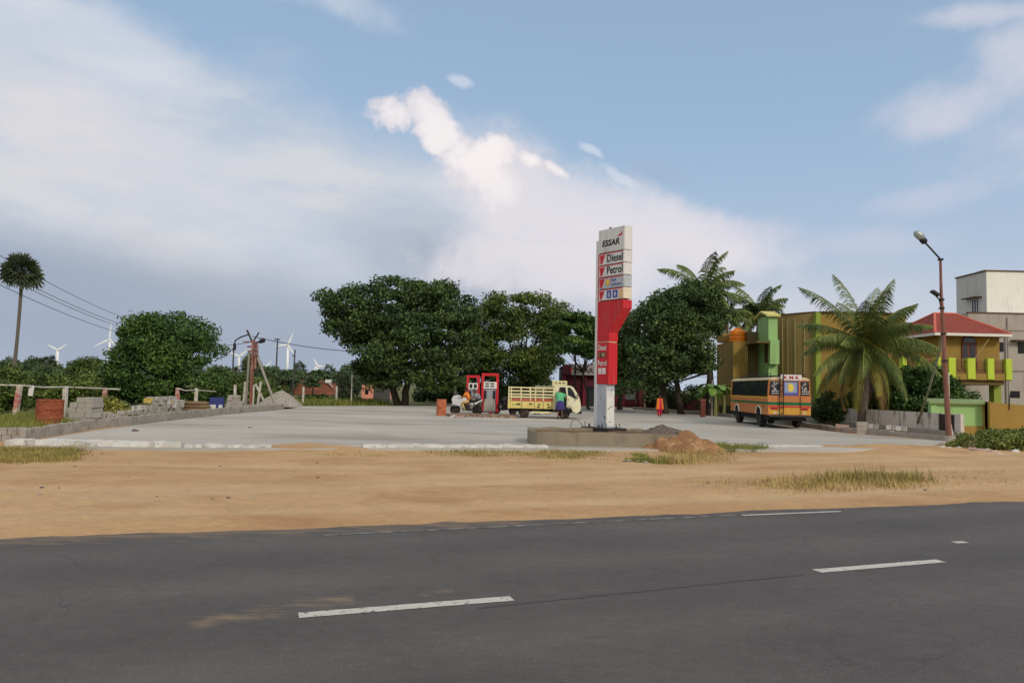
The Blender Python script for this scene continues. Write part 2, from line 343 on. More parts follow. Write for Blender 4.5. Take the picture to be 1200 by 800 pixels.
# the land, out to the horizon (a level sheet, with a ring of finer cells near)
mb = MB(); mb.add([(-9000, -3000, -.05), (9000, -3000, -.05), (9000, 12000, -.05), (-9000, 12000, -.05)], [(0, 1, 2, 3)])
tag(mb.build('ground', m_field, fix=False), kind='structure')

# road: runs along direction RD, its marks measured from the photograph
rdir = (G(1103, 657) - G(350, 721)).normalized(); rnor = Vector((-rdir.y, rdir.x, 0))
rc0 = G(600, 701)
nu, nv = 500, 44
us = np.linspace(-90, 90, nu); us = np.sign(us) * (np.abs(us) / 90) ** 1.6 * 90; vs_ = np.linspace(-7.5, 4.6, nv)
U, V = np.meshgrid(us, vs_, indexing='ij')
P = np.stack([rc0.x + rdir.x * U + rnor.x * V, rc0.y + rdir.y * U + rnor.y * V, np.zeros_like(U)], -1).reshape(-1, 3)
ii = (np.arange(nu - 1)[:, None] * nv + np.arange(nv - 1)[None]).ravel()
F = np.stack([ii, ii + nv, ii + nv + 1, ii + 1], 1)
ro = npmesh('road', P, F, m_road); tag(ro, kind='structure')
dust = np.zeros(len(P))
for (a, b, r, st) in ((G(240, 724), G(400, 705), .16, .5), (G(15, 738), G(60, 733), .12, .42), (G(0, 632), G(600, 610), .55, .34), (G(600, 610), G(1200, 587), .28, .25), (G(500, 695), G(530, 693), .10, .33), (G(150, 735), G(430, 708), .3, .2), (G(620, 697), G(960, 668), .2, .1)):
    ab = np.array((b - a)[:2]); ap = P[:, :2] - np.array(a[:2]); t = np.clip((ap @ ab) / (ab @ ab), 0, 1)
    d = np.linalg.norm(ap - t[:, None] * ab, axis=1); dust = np.maximum(dust, st * np.exp(-(d / r) ** 2) + .05 * np.exp(-(d / (r * 4)) ** 2))
lane = np.zeros(len(P)); VV = V.reshape(-1)
for c_ in (1.0, 2.6, -1.0, -2.7): lane += np.exp(-((VV - c_) / .38) ** 2)
la_ = ro.data.attributes.new('lane', 'FLOAT', 'POINT'); la_.data.foreach_set('value', lane.astype(np.float32))
at_ = ro.data.attributes.new('dust', 'FLOAT', 'POINT'); at_.data.foreach_set('value', dust.astype(np.float32))
for i, (a, b, hw, mm, nm) in enumerate(((G(350, 721), G(600, 701), .065, m_paint, 'lane_dash'), (G(957, 669), G(1103, 657), .065, m_paint, 'lane_dash'),
        (G(1118, 635.5), G(1132, 635), .05, m_paint, 'lane_dash'), (G(380, 627), G(860, 603.5), .035, m_paint_worn, 'edge_line'), (G(870, 603.6), G(985, 599), .035, m_paint, 'edge_line'))):
    n = Vector((-(b - a).y, (b - a).x, 0)).normalized() * hw; mb = MB(); k = 40; vs = []; fs = []
    for j in range(k + 1):
        q = a.lerp(b, j / k); jit = rng.uniform(-.008, .008, 2); vs += [(q.x - n.x + n.x * jit[0] * 8, q.y - n.y * (1 + jit[0] * 8), .004), (q.x + n.x, q.y + n.y * (1 + jit[1] * 8), .004)]
        if j < k: fs.append((2 * j, 2 * j + 2, 2 * j + 3, 2 * j + 1))
    mb.add(vs, fs); o = mb.build(nm, mm, fix=False); tag(o, kind='structure')
sa, sb = G(560, 712), G(940, 673); mb = MB(); nn_ = Vector((-(sb - sa).y, (sb - sa).x, 0)).normalized() * .03; vs = []; fs = []
for j in range(61):
    q = sa.lerp(sb, j / 60) + nn_ * float(rng.normal(0, .18)); w_ = .5 + .4 * float(rng.random()); vs += [q - nn_ * w_ + Vector((0, 0, .003)), q + nn_ * w_ + Vector((0, 0, .003))]
    if j: fs.append((2 * j - 2, 2 * j, 2 * j + 1, 2 * j - 1))
mb.add(vs, fs); tag(mb.build('road_seam', mat('tar_seam', (80, 76, 75), .85, .1, 8), fix=False), kind='structure')
# earlier and later dashes outside the frame keep the rhythm
# sand verge: uneven heightfield between road and forecourt
e0, e1 = G(0, 632), G(1200, 587)
edir = (e1 - e0).normalized(); enor = Vector((-edir.y, edir.x, 0))
nu, nv = 900, 130
us = np.linspace(-1, 1, nu); us = np.sign(us) * np.abs(us) ** 1.5 * 75; vs_ = np.linspace(-.6, 21, nv)
U, V = np.meshgrid(us, vs_, indexing='ij'); bx, by = e0.lerp(e1, .5)[:2]
X = bx + edir.x * U + enor.x * V; Y = by + edir.y * U + enor.y * V
Z = np.clip((V + .0) * .06, -.03, .035) + (fbm(X * 1.1, Y * 1.6, 5, 3) - .5) * .045 * np.clip((V + .6) / 1.2, .35, 1) + (fbm(X * .25, Y * .4, 3, 8) - .5) * .05 * np.clip(V / 3, 0, 1)
# wheel ruts running roughly along the road
for k, (off, dep) in enumerate(((2.2, .02), (3.9, .025), (5.2, .015), (6.9, .02))):
    Z -= dep * np.exp(-((V - off - 1.2 * (fbm(U * .08, U * 0 + k, 2, k) - .5) * 3) / .28) ** 2)
# ramp of sand pushed up on to the slab where vehicles turn in
q = G(368, 527.5); dd = np.exp(-(((X - q.x) / 1.9) ** 2 + ((Y - q.y) / .8) ** 2)); Z += (.12 + .16 * (fbm(X * 1.3, Y * 2.6, 5, 21) - .5)) * dd
q = G(1030, 527); dd = np.exp(-(((X - q.x) / 3.2) ** 2 + ((Y - q.y) / 1.0) ** 2)); Z += (.12 + .16 * (fbm(X * 1.3, Y * 2.6, 5, 22) - .5)) * dd
P = np.stack([X, Y, Z], -1).reshape(-1, 3)
ii = (np.arange(nu - 1)[:, None] * nv + np.arange(nv - 1)[None]).ravel(); F = np.stack([ii, ii + nv, ii + nv + 1, ii + 1], 1)
tone = (.35 * np.exp(-(V / .7) ** 2) + .12 * np.exp(-((V - 9.5 - U * .0) / 1.6) ** 2) + .4 * (fbm(U * .5, V * .9, 5, 31) - .5)).reshape(-1)
for k, off in enumerate((2.2, 3.9, 5.2, 6.9)): tone -= (.35 * np.exp(-((V - off - 1.2 * (fbm(U * .08, U * 0 + k, 2, k) - .5) * 3) / .30) ** 2) * (.5 + fbm(U * 1.5, V * 2, 3, k + 40))).reshape(-1)
sv = npmesh('sand_verge', P, F, m_sand); ta = sv.data.attributes.new('tone', 'FLOAT', 'POINT'); ta.data.foreach_set('value', tone.astype(np.float32)); sv.data.polygons.foreach_set('use_smooth', [True] * len(F)); tag(sv, kind='structure')
def sandz(x, y):
    i = ((P[:, 0] - x) ** 2 + (P[:, 1] - y) ** 2).argmin(); return float(P[i, 2])

# forecourt slab
SZ = .10
near = [(18, 522), (120, 525), (240, 526), (345, 526), (480, 526), (640, 526), (860, 527), (1000, 527), (1090, 521)]
rim = [G(*p, SZ) for p in near] + [G(*p, SZ) for p in ((1112, 517), (990, 507.5), (850, 488.5), (742, 479.5), (742, 475), (360, 475.5), (330, 480), (260, 486), (180, 495), (100, 506), (25, 518))]
mb = MB(); mb.prism([(p.x, p.y) for p in rim], -.04, SZ, 'z'); tag(mb.build('forecourt', m_conc), kind='structure')
# rough pale edge strip cast along the front of the slab
def ribbon(pts, wdt, z, h, jit, seed, name, m, step=.25):
    r2 = np.random.default_rng(seed); L_ = []
    for a, b in zip(pts[:-1], pts[1:]):
        n = max(1, int((b - a).length / step)); L_ += [a.lerp(b, i / n) for i in range(n)]
    L_.append(pts[-1]); mb = MB(); vs = []; fs = []
    for i, q in enumerate(L_):
        d = (L_[min(i + 1, len(L_) - 1)] - L_[max(i - 1, 0)]); n = Vector((-d.y, d.x, 0)).normalized()
        j = r2.uniform(-jit, jit, 5)
        vs += [q - n * (wdt * .5 + j[0]) + Vector((0, 0, z - .1)), q - n * (wdt * .42 + j[1]) + Vector((0, 0, z + h + j[4] * .2)), q + n * (wdt * .42 + j[2]) + Vector((0, 0, z + h + j[3] * .2)), q + n * (wdt * .5) + Vector((0, 0, z - .1))]
        if i: b = 4 * i; fs += [(b - 4 + k, b - 3 + k, b + 1 + k, b + k) for k in range(3)]
    fs += [(0, 1, 2, 3), tuple(4 * len(L_) - 4 + k for k in range(4))]
    mb.add(vs, fs); return mb.build(name, m)
z0 = Vector((0, 0, 0))
tag(ribbon([G(10, 525), G(120, 527), G(215, 528)], .5, .0, .22, .11, 3, 'forecourt_edge', m_strip, .14), kind='structure')
tag(ribbon([G(217, 528.3), G(262, 528.5), G(318, 528.5)], .45, .0, .15, .13, 9, 'forecourt_edge', m_strip, .12), kind='structure')
tag(ribbon([G(425, 528), G(520, 528), G(640, 528)], .45, .0, .16, .09, 6, 'forecourt_edge', m_strip, .14), kind='structure')
tag(ribbon([G(838, 525), G(900, 526.5), G(960, 526.5)], .5, .02, .105, .06, 4, 'forecourt_edge', m_strip), kind='structure')
# low kerbs
def kerb_run(pts, wdt, h, z, name, label, m=m_kerb, blk=.42, gap=.018, seed=1):
    r2 = np.random.default_rng(seed); t = thing(name, label, 'kerb', pts[0]); b0 = pts[0]; mb = MB()
    for a, b in zip(pts[:-1], pts[1:]):
        d = b - a; L_ = d.length; n = max(1, round(L_ / blk)); an = math.atan2(d.y, d.x)
        for i in range(n):
            c = a.lerp(b, (i + .5) / n) - b0; Mx = Matrix.Translation(c) @ Matrix.Rotation(an + r2.uniform(-.04, .04), 4, 'Z') @ Matrix.Rotation(r2.uniform(-.03, .03), 4, 'X')
            hw = L_ / n / 2 - gap / 2; mb.box(-hw, hw, -wdt / 2, wdt / 2, -.05, h * r2.uniform(.9, 1.06), .012, Mx)
    mb.build('kerb_blocks', m, t); return t
kerb_run([G(25, 518), G(100, 506), G(180, 495), G(260, 486), G(332, 480)], .14, .36, 0, 'block_kerb', 'kerb of upright grey blocks along the left edge of the forecourt', blk=.26, gap=.04)
mb = MB(); a, b = G(-60, 519), G(24, 517)
t = thing('low_wall', 'low two-course block wall at the left edge of the photo', 'wall', a)
an = math.atan2((b - a).y, (b - a).x); L_ = (b - a).length
for r_ in range(2):
    for i in range(7):
        w_ = L_ / 7; x0 = i * w_ + (r_ * .12); mb.box(x0 + .006, x0 + w_ - .006, -.1, .1, r_ * .19 + .0, r_ * .19 + .184, .01, Matrix.Rotation(an, 4, 'Z'))
mb.build('wall_blocks', m_kerb, t)
kerb_run([G(742, 480), G(850, 489), G(922, 497.5), G(990, 507.5), G(1112, 518)], .2, .26, 0, 'concrete_kerb', 'long low concrete kerb along the right side of the forecourt below the stained wall', blk=1.4, gap=.01, seed=3)
# ------------------------------------------------------------------ vegetation
def leafmat(name, a, b, isl=.6): return mat(name, a, .65, c2=b, scale=.35, detail=3, island=isl, spec=.25)
m_leaf_dark = leafmat('foliage_dark', (46, 66, 38), (88, 108, 56))
m_leaf_mid = leafmat('foliage_mid', (60, 80, 38), (104, 120, 56))
m_leaf_bright = leafmat('foliage_bright', (50, 78, 38), (90, 116, 54))
m_leaf_grey = leafmat('foliage_grey', (84, 96, 66), (110, 120, 84))
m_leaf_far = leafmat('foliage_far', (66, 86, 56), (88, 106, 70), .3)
m_bark = mat('bark', (96, 84, 70), .95, .25, 3, bump=.02, stretch=(1, 1, .25))
m_bark_dark = mat('bark_dark', (64, 56, 48), .95, .25, 3, bump=.02, stretch=(1, 1, .25))
m_palm_trunk = mat('palm_trunk', (108, 100, 90), .95, .2, 9, bump=.02, stretch=(.3, .3, 2.5))
def inpoly(px, py, poly):
    r = np.zeros(len(px), bool); n = len(poly)
    for i in range(n):
        x1, y1 = poly[i]; x2, y2 = poly[(i + 1) % n]
        c = ((y1 > py) != (y2 > py)) & (px < (x2 - x1) * (py - y1) / ((y2 - y1) if y2 != y1 else 1e-9) + x1); r ^= c
    return r
def polydist(px, py, poly):
    d = np.full(len(px), 1e9); n = len(poly)
    for i in range(n):
        a = np.array(poly[i], float); b = np.array(poly[(i + 1) % n], float); ab = b - a
        t = np.clip(((px - a[0]) * ab[0] + (py - a[1]) * ab[1]) / max(ab @ ab, 1e-9), 0, 1)
        d = np.minimum(d, np.hypot(px - a[0] - t * ab[0], py - a[1] - t * ab[1]))
    return d
def leaves(cent, rad, per, size, r, flat=.6, out=.5, leafasp=.5):
    # cent (n,3), rad (n,) ; leaf rhombs on the shells of flattened clumps
    n = len(cent); k = per
    c = np.repeat(cent, k, 0); rr = np.repeat(rad, k)
    d = r.normal(size=(n * k, 3)); d /= np.linalg.norm(d, axis=1)[:, None]
    # sprays: jitter radius, more leaves on the outer shell
    q = r.random(n * k) ** .35; lump = 1 + .25 * np.sin(d[:, 0] * 7 + c[:, 0] * 3) * np.cos(d[:, 1] * 6 + c[:, 2] * 2)
    off = d * (rr * q * lump)[:, None]; off[:, 2] *= flat; pos = c + off
    nrm = r.normal(size=(n * k, 3)) + d * out + np.array([0, 0, .5]); nrm /= np.linalg.norm(nrm, axis=1)[:, None]
    a = np.cross(nrm, r.normal(size=(n * k, 3))); a /= np.linalg.norm(a, axis=1)[:, None]; b = np.cross(nrm, a)
    s = (size * r.uniform(.6, 1.35, n * k))[:, None]
    V = np.stack([pos - a * s, pos + b * s * leafasp, pos + a * s, pos - b * s * leafasp], 1).reshape(-1, 3)
    return V
def quads(V): return np.arange(len(V)).reshape(-1, 4)
def crown_clumps(poly, Y, depth, n, clr, r, edge=.35):
    xs = [p[0] for p in poly]; ys = [p[1] for p in poly]
    px = r.uniform(min(xs), max(xs), n * 12); py = r.uniform(min(ys), max(ys), n * 12)
    k = inpoly(px, py, poly); px = px[k]; py = py[k]; d = polydist(px, py, poly); m = d * Y / FPX
    k = m > clr * edge; px, py, m = px[k], py[k], m[k]
    # keep points near the outline more often, so the edge is leafy
    hw = max(m.max(), 1e-6); th = depth * np.sqrt(np.clip(1 - (1 - m / hw) ** 2, 0, 1))
    sg = np.where(r.random(len(m)) < .68, -1, 1); dy = sg * th * r.random(len(m)) ** .45
    px, py, dy = px[:n], py[:n], dy[:n]
    return np.array([at(a, b, Y + 0)[:] for a, b in zip(px, py)]) + np.stack([0 * dy, dy, 0 * dy], 1)
def crown(parent, base, poly, Y, depth, n, clr, per, size, m, seed=1, flat=.6, name='crown', edge=.35, leafasp=.5):
    r = np.random.default_rng(seed); ct = crown_clumps(poly, Y, depth, n, clr, r, edge)
    V = leaves(ct, clr * r.uniform(.6, 1.3, len(ct)), per, size, r, flat, leafasp=leafasp) - np.array(base)
    V[:, 2] = np.maximum(V[:, 2], .02)
    npmesh(name, V, quads(V), m, parent); return ct
def limb(mb, a, b, r0, r1, rnd, wob=.12, n=7, sides=7):
    pts = []; L_ = (b - a).length
    for i in range(n + 1):
        t = i / n; q = a.lerp(b, t); q = q + Vector((rnd.uniform(-1, 1), rnd.uniform(-1, 1), rnd.uniform(-.3, .3))) * wob * L_ * .25 * math.sin(PI * t); pts.append(q)
    mb.tube(pts, [r0 + (r1 - r0) * (i / n) for i in range(n + 1)], sides); return pts
def tree(name, label, bx, by, poly, Y, depth, n, clr, per, size, m, seed=1, trunk=.28, forks=((0, 0),), fork_z=1.8, group=None, mbark=None, flat=.6, cat='tree', nl=16, edge=.5, zb=0.0, leafasp=.5):
    base = at(bx, by, Y); base.z = zb; t = thing(name, label, cat, base, 0, group)
    ct = crown(t, base, poly, Y, depth, n, clr, per, size, m, seed, flat, edge=edge, leafasp=leafasp)
    rnd = random.Random(seed); mb = MB()
    for fx, lean in forks:
        a = Vector((fx, rnd.uniform(-.2, .2), -.1)); f = Vector((fx + lean, rnd.uniform(-.3, .3), fork_z))
        pts = limb(mb, a, f, trunk * 1.25, trunk * .8, rnd, .15, 8, 9); mb.tube([a + Vector((0, 0, 0)), a + Vector((0, 0, .35))], [trunk * 1.6, trunk * 1.15], 9)
        for k in rnd.sample(range(len(ct)), min(nl, len(ct))):
            e = Vector(ct[k]) - base; mid = f.lerp(e, .5) + Vector((0, 0, -.1 * (e - f).length * rnd.random()))
            limb(mb, f, mid, trunk * .5, trunk * .25, rnd, .25, 4, 6); limb(mb, mid, e, trunk * .25, trunk * .06, rnd, .25, 4, 5)
    mb.build('trunk', mbark or m_bark_dark, t, smooth=True); return t

# big tamarind-like tree, centre left
polyA = [(374, 380), (381, 364), (378, 348), (395, 338), (412, 332), (430, 334), (445, 325), (462, 324), (490, 326), (510, 331), (533, 331), (545, 343), (562, 348), (567, 358), (560, 372), (566, 395), (560, 425), (552, 450), (538, 464), (515, 458), (498, 464), (478, 460), (462, 464), (444, 458), (428, 452), (416, 436), (416, 415), (408, 404), (394, 402), (384, 396), (390, 386)]
tree('broadleaf_tree', 'largest dark spreading tree behind the forecourt with a thick forked trunk', 474, 475, polyA, 62, 5.4, 260, 1.05, 290, .14, m_leaf_dark, 11, .27, ((0, .2), (-.5, -1.2)), 3.0, mbark=m_bark, flat=.5, edge=.5)
polyB = [(548, 400), (554, 366), (570, 348), (592, 342), (615, 334), (640, 334), (655, 345), (668, 358), (672, 385), (668, 415), (655, 440), (630, 452), (590, 452), (562, 448), (556, 425)]
tree('broadleaf_tree', 'olive green rounded tree behind the white truck', 612, 476, polyB, 70, 4.6, 125, 1.15, 330, .14, m_leaf_mid, 12, .35, ((0, .3),), 2.4, flat=.55, edge=.5)
polyC = [(530, 430), (534, 390), (545, 362), (558, 356), (566, 385), (575, 410), (570, 440), (555, 452), (535, 452)]
tree('broadleaf_tree', 'narrow dark tree in the gap behind the grey pole beside the fuel pumps', 548, 474, polyC, 74, 3.5, 46, 1.1, 200, .17, m_leaf_dark, 13, .22, ((0, .2),), 2, flat=.6)
# layered branch tree directly left of the totem
polyE = [(642, 372), (655, 366), (675, 366), (694, 368), (708, 374), (712, 400), (704, 418), (690, 424), (670, 414), (652, 420), (628, 412), (636, 400), (650, 394), (640, 384)]
tree('almond_tree', 'layered bright leaved tree reaching out behind the left side of the totem sign', 690, 476, polyE, 58, 3.0, 62, .75, 240, .15, m_leaf_bright, 14, .1, ((0, -.5),), 3.0, flat=.35)
polyD = [(722, 470), (722, 400), (736, 372), (750, 352), (768, 344), (775, 332), (790, 338), (806, 328), (826, 334), (840, 342), (838, 356), (846, 368), (846, 392), (838, 410), (830, 420), (832, 440), (818, 450), (800, 444), (786, 456), (765, 452), (745, 460), (730, 468)]
tree('broadleaf_tree', 'dense dark tree over the bent trunk right of the totem sign', 800, 484, polyD, 52, 4.0, 135, .95, 330, .13, m_leaf_dark, 15, .2, ((0, -.7), (-1.2, -.2), (1.6, .2)), 3.0, flat=.5, edge=.5)
polyF = [(700, 410), (706, 384), (720, 366), (735, 366), (745, 380), (748, 420), (738, 450), (715, 462), (702, 440)]
tree('broadleaf_tree', 'smaller tree whose crown shows just behind the red arm of the totem sign', 726, 477, polyF, 60, 2.8, 60, .95, 200, .16, m_leaf_mid, 16, .2, ((0, .1),), 2.0, flat=.55)
# round tree on the left
polyL = [(134, 458), (132, 438), (142, 420), (138, 408), (150, 399), (147, 386), (163, 379), (165, 368), (185, 372), (194, 363), (206, 368), (228, 367), (232, 378), (247, 376), (251, 392), (248, 404), (262, 415), (258, 432), (270, 452), (262, 474), (150, 478), (130, 470)]
tree('broadleaf_tree', 'bright green bushy tree with leaves almost to the ground on the left', 195, 482, polyL, 47, 3.2, 105, .85, 480, .10, m_leaf_bright, 17, .18, ((0, .1), (.5, .3)), 1.4, flat=.6, edge=.5, nl=8)
# leafy rows at the back and behind the shop so that ground meets foliage
def bush(name, label, poly, Y, depth, n, clr, per, size, m, seed, group=None, cat='shrub', flat=.7, stems=5, zb=0):
    xs = [p[0] for p in poly]; b = at((min(xs) + max(xs)) / 2, 470, Y); b.z = zb
    t = thing(name, label, cat, b, 0, group); ct = crown(t, b, poly, Y, depth, n, clr, per, size, m, seed, flat, 'foliage', .5)
    rnd = random.Random(seed); mb = MB()
    for k in rnd.sample(range(len(ct)), min(stems, len(ct))):
        e = Vector(ct[k]) - b; limb(mb, Vector((0, 0, -.1)), e, .05, .012, rnd, .2, 4, 5)
    mb.build('stems', m_bark_dark, t); return t
bush('shrub', 'dark hedge-like shrub at the far left edge behind the first fence post', [(-30, 490), (-25, 425), (0, 420), (14, 430), (22, 448), (20, 470), (12, 488)], 36, 1.6, 48, .55, 260, .08, m_leaf_mid, 21)
bush('shrub', 'low wide green shrubs behind the rusty drum', [(10, 480), (12, 440), (30, 432), (60, 436), (86, 438), (110, 436), (132, 442), (136, 478)], 44, 2.2, 90, .6, 240, .09, m_leaf_mid, 22)
bush('shrub', 'small round shrub poking up beneath the tallest turbine', [(84, 445), (92, 424), (102, 416), (113, 420), (120, 432), (120, 448)], 60, 1.4, 30, .6, 200, .1, m_leaf_mid, 23)
bush('shrub', 'yellowish scrub at the foot of the round left tree', [(120, 484), (122, 470), (134, 462), (148, 468), (156, 484)], 35, .8, 20, .35, 160, .07, leafmat('foliage_yellow', (96, 108, 48), (140, 138, 66)), 24)
bush('shrub', 'green scrub right of the round left tree behind the blue and white box', [(240, 476), (244, 440), (256, 428), (275, 436), (300, 442), (330, 446), (338, 474)], 62, 2.5, 80, .75, 190, .12, m_leaf_mid, 25)
bush('shrub', 'low pale green bush between the gravel heap and the pink house', [(340, 474), (352, 464), (380, 460), (400, 463), (424, 462), (430, 475)], 66, 1.2, 36, .5, 180, .1, m_leaf_bright, 26)
bush('feathery_shrub', 'thin feathery grey green sapling left of the big spreading tree', [(392, 470), (394, 440), (404, 430), (414, 436), (424, 448), (420, 470)], 68, 1.2, 22, .7, 110, .1, m_leaf_grey, 27)
bush('shrub', 'dark understorey shrubs below the trees left of the fuel pumps', [(486, 474), (488, 452), (510, 446), (535, 442), (560, 446), (592, 442), (596, 474)], 78, 2.0, 90, .8, 200, .14, m_leaf_dark, 28)
bush('shrub', 'dark understorey shrubs behind the white truck', [(590, 474), (592, 440), (620, 440), (652, 444), (656, 474)], 80, 2.0, 60, .8, 200, .14, m_leaf_dark, 29)
bush('shrub', 'dark leafy undergrowth behind the standing woman', [(752, 478), (752, 448), (775, 444), (800, 448), (822, 446), (826, 482)], 64, 2.0, 34, .7, 130, .12, m_leaf_dark, 30)
bush('shrub', 'large round glossy shrub under the red roofed house', [(1034, 498), (1030, 470), (1040, 450), (1056, 430), (1080, 424), (1098, 436), (1112, 446), (1128, 455), (1140, 468), (1100, 474), (1096, 498)], 37.5, 2.0, 110, .5, 260, .08, m_leaf_bright, 31, stems=9)
bush('shrub', 'dark garden undergrowth below the nearest coconut palm', [(952, 494), (954, 462), (975, 455), (1000, 460), (1030, 452), (1044, 470), (1044, 498)], 40, 1.4, 70, .45, 230, .08, m_leaf_dark, 32)
bush('ground_shrub', 'sprawling weedy bush beside the gold wall at the right edge', [(1116, 529), (1122, 515), (1140, 508), (1160, 503), (1180, 503), (1202, 502), (1235, 500), (1250, 528), (1190, 531)], 25, 1.1, 110, .28, 200, .045, leafmat('foliage_weedy', (84, 102, 46), (132, 138, 72)), 33, stems=12)
# distant tree line, each tree its own
rnd = random.Random(77)
protos = []
def far_proto(k):
    t = thing('distant_tree', 'x', 'tree', (0, 0, 0)); r = np.random.default_rng(300 + k)
    n = 26; c = r.normal(size=(n, 3)); c /= np.linalg.norm(c, axis=1)[:, None]; c *= r.random((n, 1)) ** .4; c[:, 0] *= 3.6; c[:, 1] *= 2.6; c[:, 2] = c[:, 2] * 2.1 + 4.6
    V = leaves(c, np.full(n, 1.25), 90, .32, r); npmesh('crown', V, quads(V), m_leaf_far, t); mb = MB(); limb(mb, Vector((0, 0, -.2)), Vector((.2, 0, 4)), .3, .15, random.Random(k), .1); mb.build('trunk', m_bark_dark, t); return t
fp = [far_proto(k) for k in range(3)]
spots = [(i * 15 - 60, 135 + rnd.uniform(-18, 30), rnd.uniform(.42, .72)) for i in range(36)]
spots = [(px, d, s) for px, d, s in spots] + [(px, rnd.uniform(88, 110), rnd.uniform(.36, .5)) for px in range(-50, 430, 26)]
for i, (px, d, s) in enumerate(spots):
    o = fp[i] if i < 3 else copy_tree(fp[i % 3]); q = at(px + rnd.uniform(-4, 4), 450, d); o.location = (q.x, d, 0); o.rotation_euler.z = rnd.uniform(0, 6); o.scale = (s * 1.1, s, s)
    near_ = i >= 36
    o['label'] = ('rounded tree in the nearer part of the green belt beyond the left fence' if near_ else 'rounded tree in the far tree line along the horizon'); o['group'] = 'nearer trees beyond the fence' if near_ else 'far tree line'
# the big far round trees by the brick house
for lab, poly, Y, s in (('domed tree just right of the thin black pole above the brick house', [(328, 444), (330, 438), (338, 432), (348, 432), (355, 440), (356, 446)], 120, 41), ('domed tree above the right end of the brick house', [(364, 445), (366, 436), (374, 432), (384, 433), (390, 440), (396, 445)], 125, 42),
                       ('dark tree between the leaning struts and the thin black pole', [(306, 446), (310, 438), (318, 435), (324, 440), (326, 446)], 115, 43), ('bushy tree with a ragged top left of the second turbine', [(-5, 448), (2, 434), (12, 432), (20, 436), (28, 432), (44, 440), (46, 450)], 90, 44)):
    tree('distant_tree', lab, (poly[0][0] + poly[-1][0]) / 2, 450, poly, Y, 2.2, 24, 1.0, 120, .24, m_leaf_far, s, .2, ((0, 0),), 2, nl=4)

# ---- palms
m_frond = mat('palm_frond', (66, 88, 40), .6, c2=(112, 124, 58), scale=.8, island=.3, spec=.35)
m_frond_yel = mat('palm_frond_yellowing', (104, 112, 48), .6, c2=(150, 142, 60), scale=.8, island=.25, spec=.35)
m_frond_dry = mat('palm_frond_dry', (142, 112, 72), .8, .2, 2, island=.3)
def frond(L_, droop, r, leaf=.6, n=46, width=.03, hang=.55, lift=0.0):
    # frond along +x rising then drooping; returns verts of quads and rachis points
    pts = []; ang = lift; p = np.zeros(3); step = L_ / 14
    for i in range(15):
        pts.append(p.copy()); ang -= droop / 14 * (.4 + 1.2 * i / 14); p = p + step * np.array([math.cos(ang), 0, math.sin(ang)])
    pts = np.array(pts); V = []
    for i in range(n):
        t = .1 + .9 * i / (n - 1); f = t * 14; k = min(int(f), 13); q = pts[k] + (pts[k + 1] - pts[k]) * (f - k); tg = pts[k + 1] - pts[k]; tg /= np.linalg.norm(tg)
        ll = leaf * (math.sin(PI * min(1, t * .9 + .12)) ** .6 + .1) * r.uniform(.85, 1.1)
        for s in (-1, 1):
            d = np.array([0, s, 0]) * .8 + tg * .65 + np.array([0, 0, -hang * r.uniform(.5, 1.4)]); d /= np.linalg.norm(d); dn = d + np.array([0, 0, -.5 - hang * .6]); dn /= np.linalg.norm(dn)
            w_ = tg * width; m1 = q + d * ll * .5; e = m1 + dn * ll * .5
            V += [q - w_ * .6, q + w_ * .6, m1 + w_, m1 - w_, m1 - w_, m1 + w_, e + w_ * .15, e - w_ * .15]
    return np.array(V), pts
def coconut(label, base, top, n, L_, seed, tr=.15, yellow=0, dry=0, leaf=.65, group=None, trunkvis=True, elev=(-.5, 1.35), nleaf=44, width=.03, nuts=True, stiff=1.0, wild=.08):
    t = thing('coconut_palm', label, 'palm tree', base, 0, group); r = np.random.default_rng(seed); b = Vector(base); tp = Vector(top) - b
    mb = MB(); pts = [Vector((0, 0, -.1)).lerp(tp, i / 14) + Vector((math.sin(i / 14 * PI) * .12, 0, 0)) for i in range(15)]
    mb.tube(pts, [tr * (1.5 if i == 0 else 1.15 - .35 * i / 14) * (1 + .04 * (i % 2)) for i in range(15)], 10); mb.build('trunk', m_palm_trunk, t, smooth=True)
    for k in range(n):
        f = k / n; azm = k * 2.39996 + r.uniform(-.2, .2) - wild * .5; el_ = elev[1] + (elev[0] - elev[1]) * f ** .8 + r.uniform(-wild, wild)
        V, pt = frond(L_ * r.uniform(.82, 1.08) * (1.16 if k < 5 else 1) * (1 - .12 * abs(f - .5)), (1.15 + .7 * f + r.uniform(-.1, .25)) * stiff, r, leaf, nleaf, width, .5 + .6 * f, el_)
        c, s = math.cos(azm), math.sin(azm); Mz = np.array([[c, -s, 0], [s, c, 0], [0, 0, 1]])
        V = V @ Mz.T + np.array(tp); pt = pt @ Mz.T + np.array(tp)
        mm = m_frond_dry if k >= n - dry else m_frond_yel if k >= n - dry - yellow else m_frond
        o = npmesh('frond', V, quads(V), mm, t)
        mb = MB(); mb.tube([Vector(q) for q in pt[::2]], [.035 * (1 - i / 9) + .006 for i in range(len(pt[::2]))], 4); mb.build('stalk', m_frond_yel, o)
        if mm is m_frond_dry: o['label'] = 'dry brown hanging frond'
        elif mm is m_frond_yel: o['label'] = 'yellowing drooping frond'
    if nuts:
        mb = MB()
        for k in range(9): a = r.uniform(0, 6.28); mb.lathe([(0.01, -.13), (.09, -.07), (.115, 0), (.08, .09), (.01, .13)], tuple(tp + Vector((math.cos(a) * .28, math.sin(a) * .28, -.25 - .2 * r.random()))), 8)
        mb.build('coconuts', plain('coconut_husk', (110, 112, 48)), t, smooth=True)
    return t
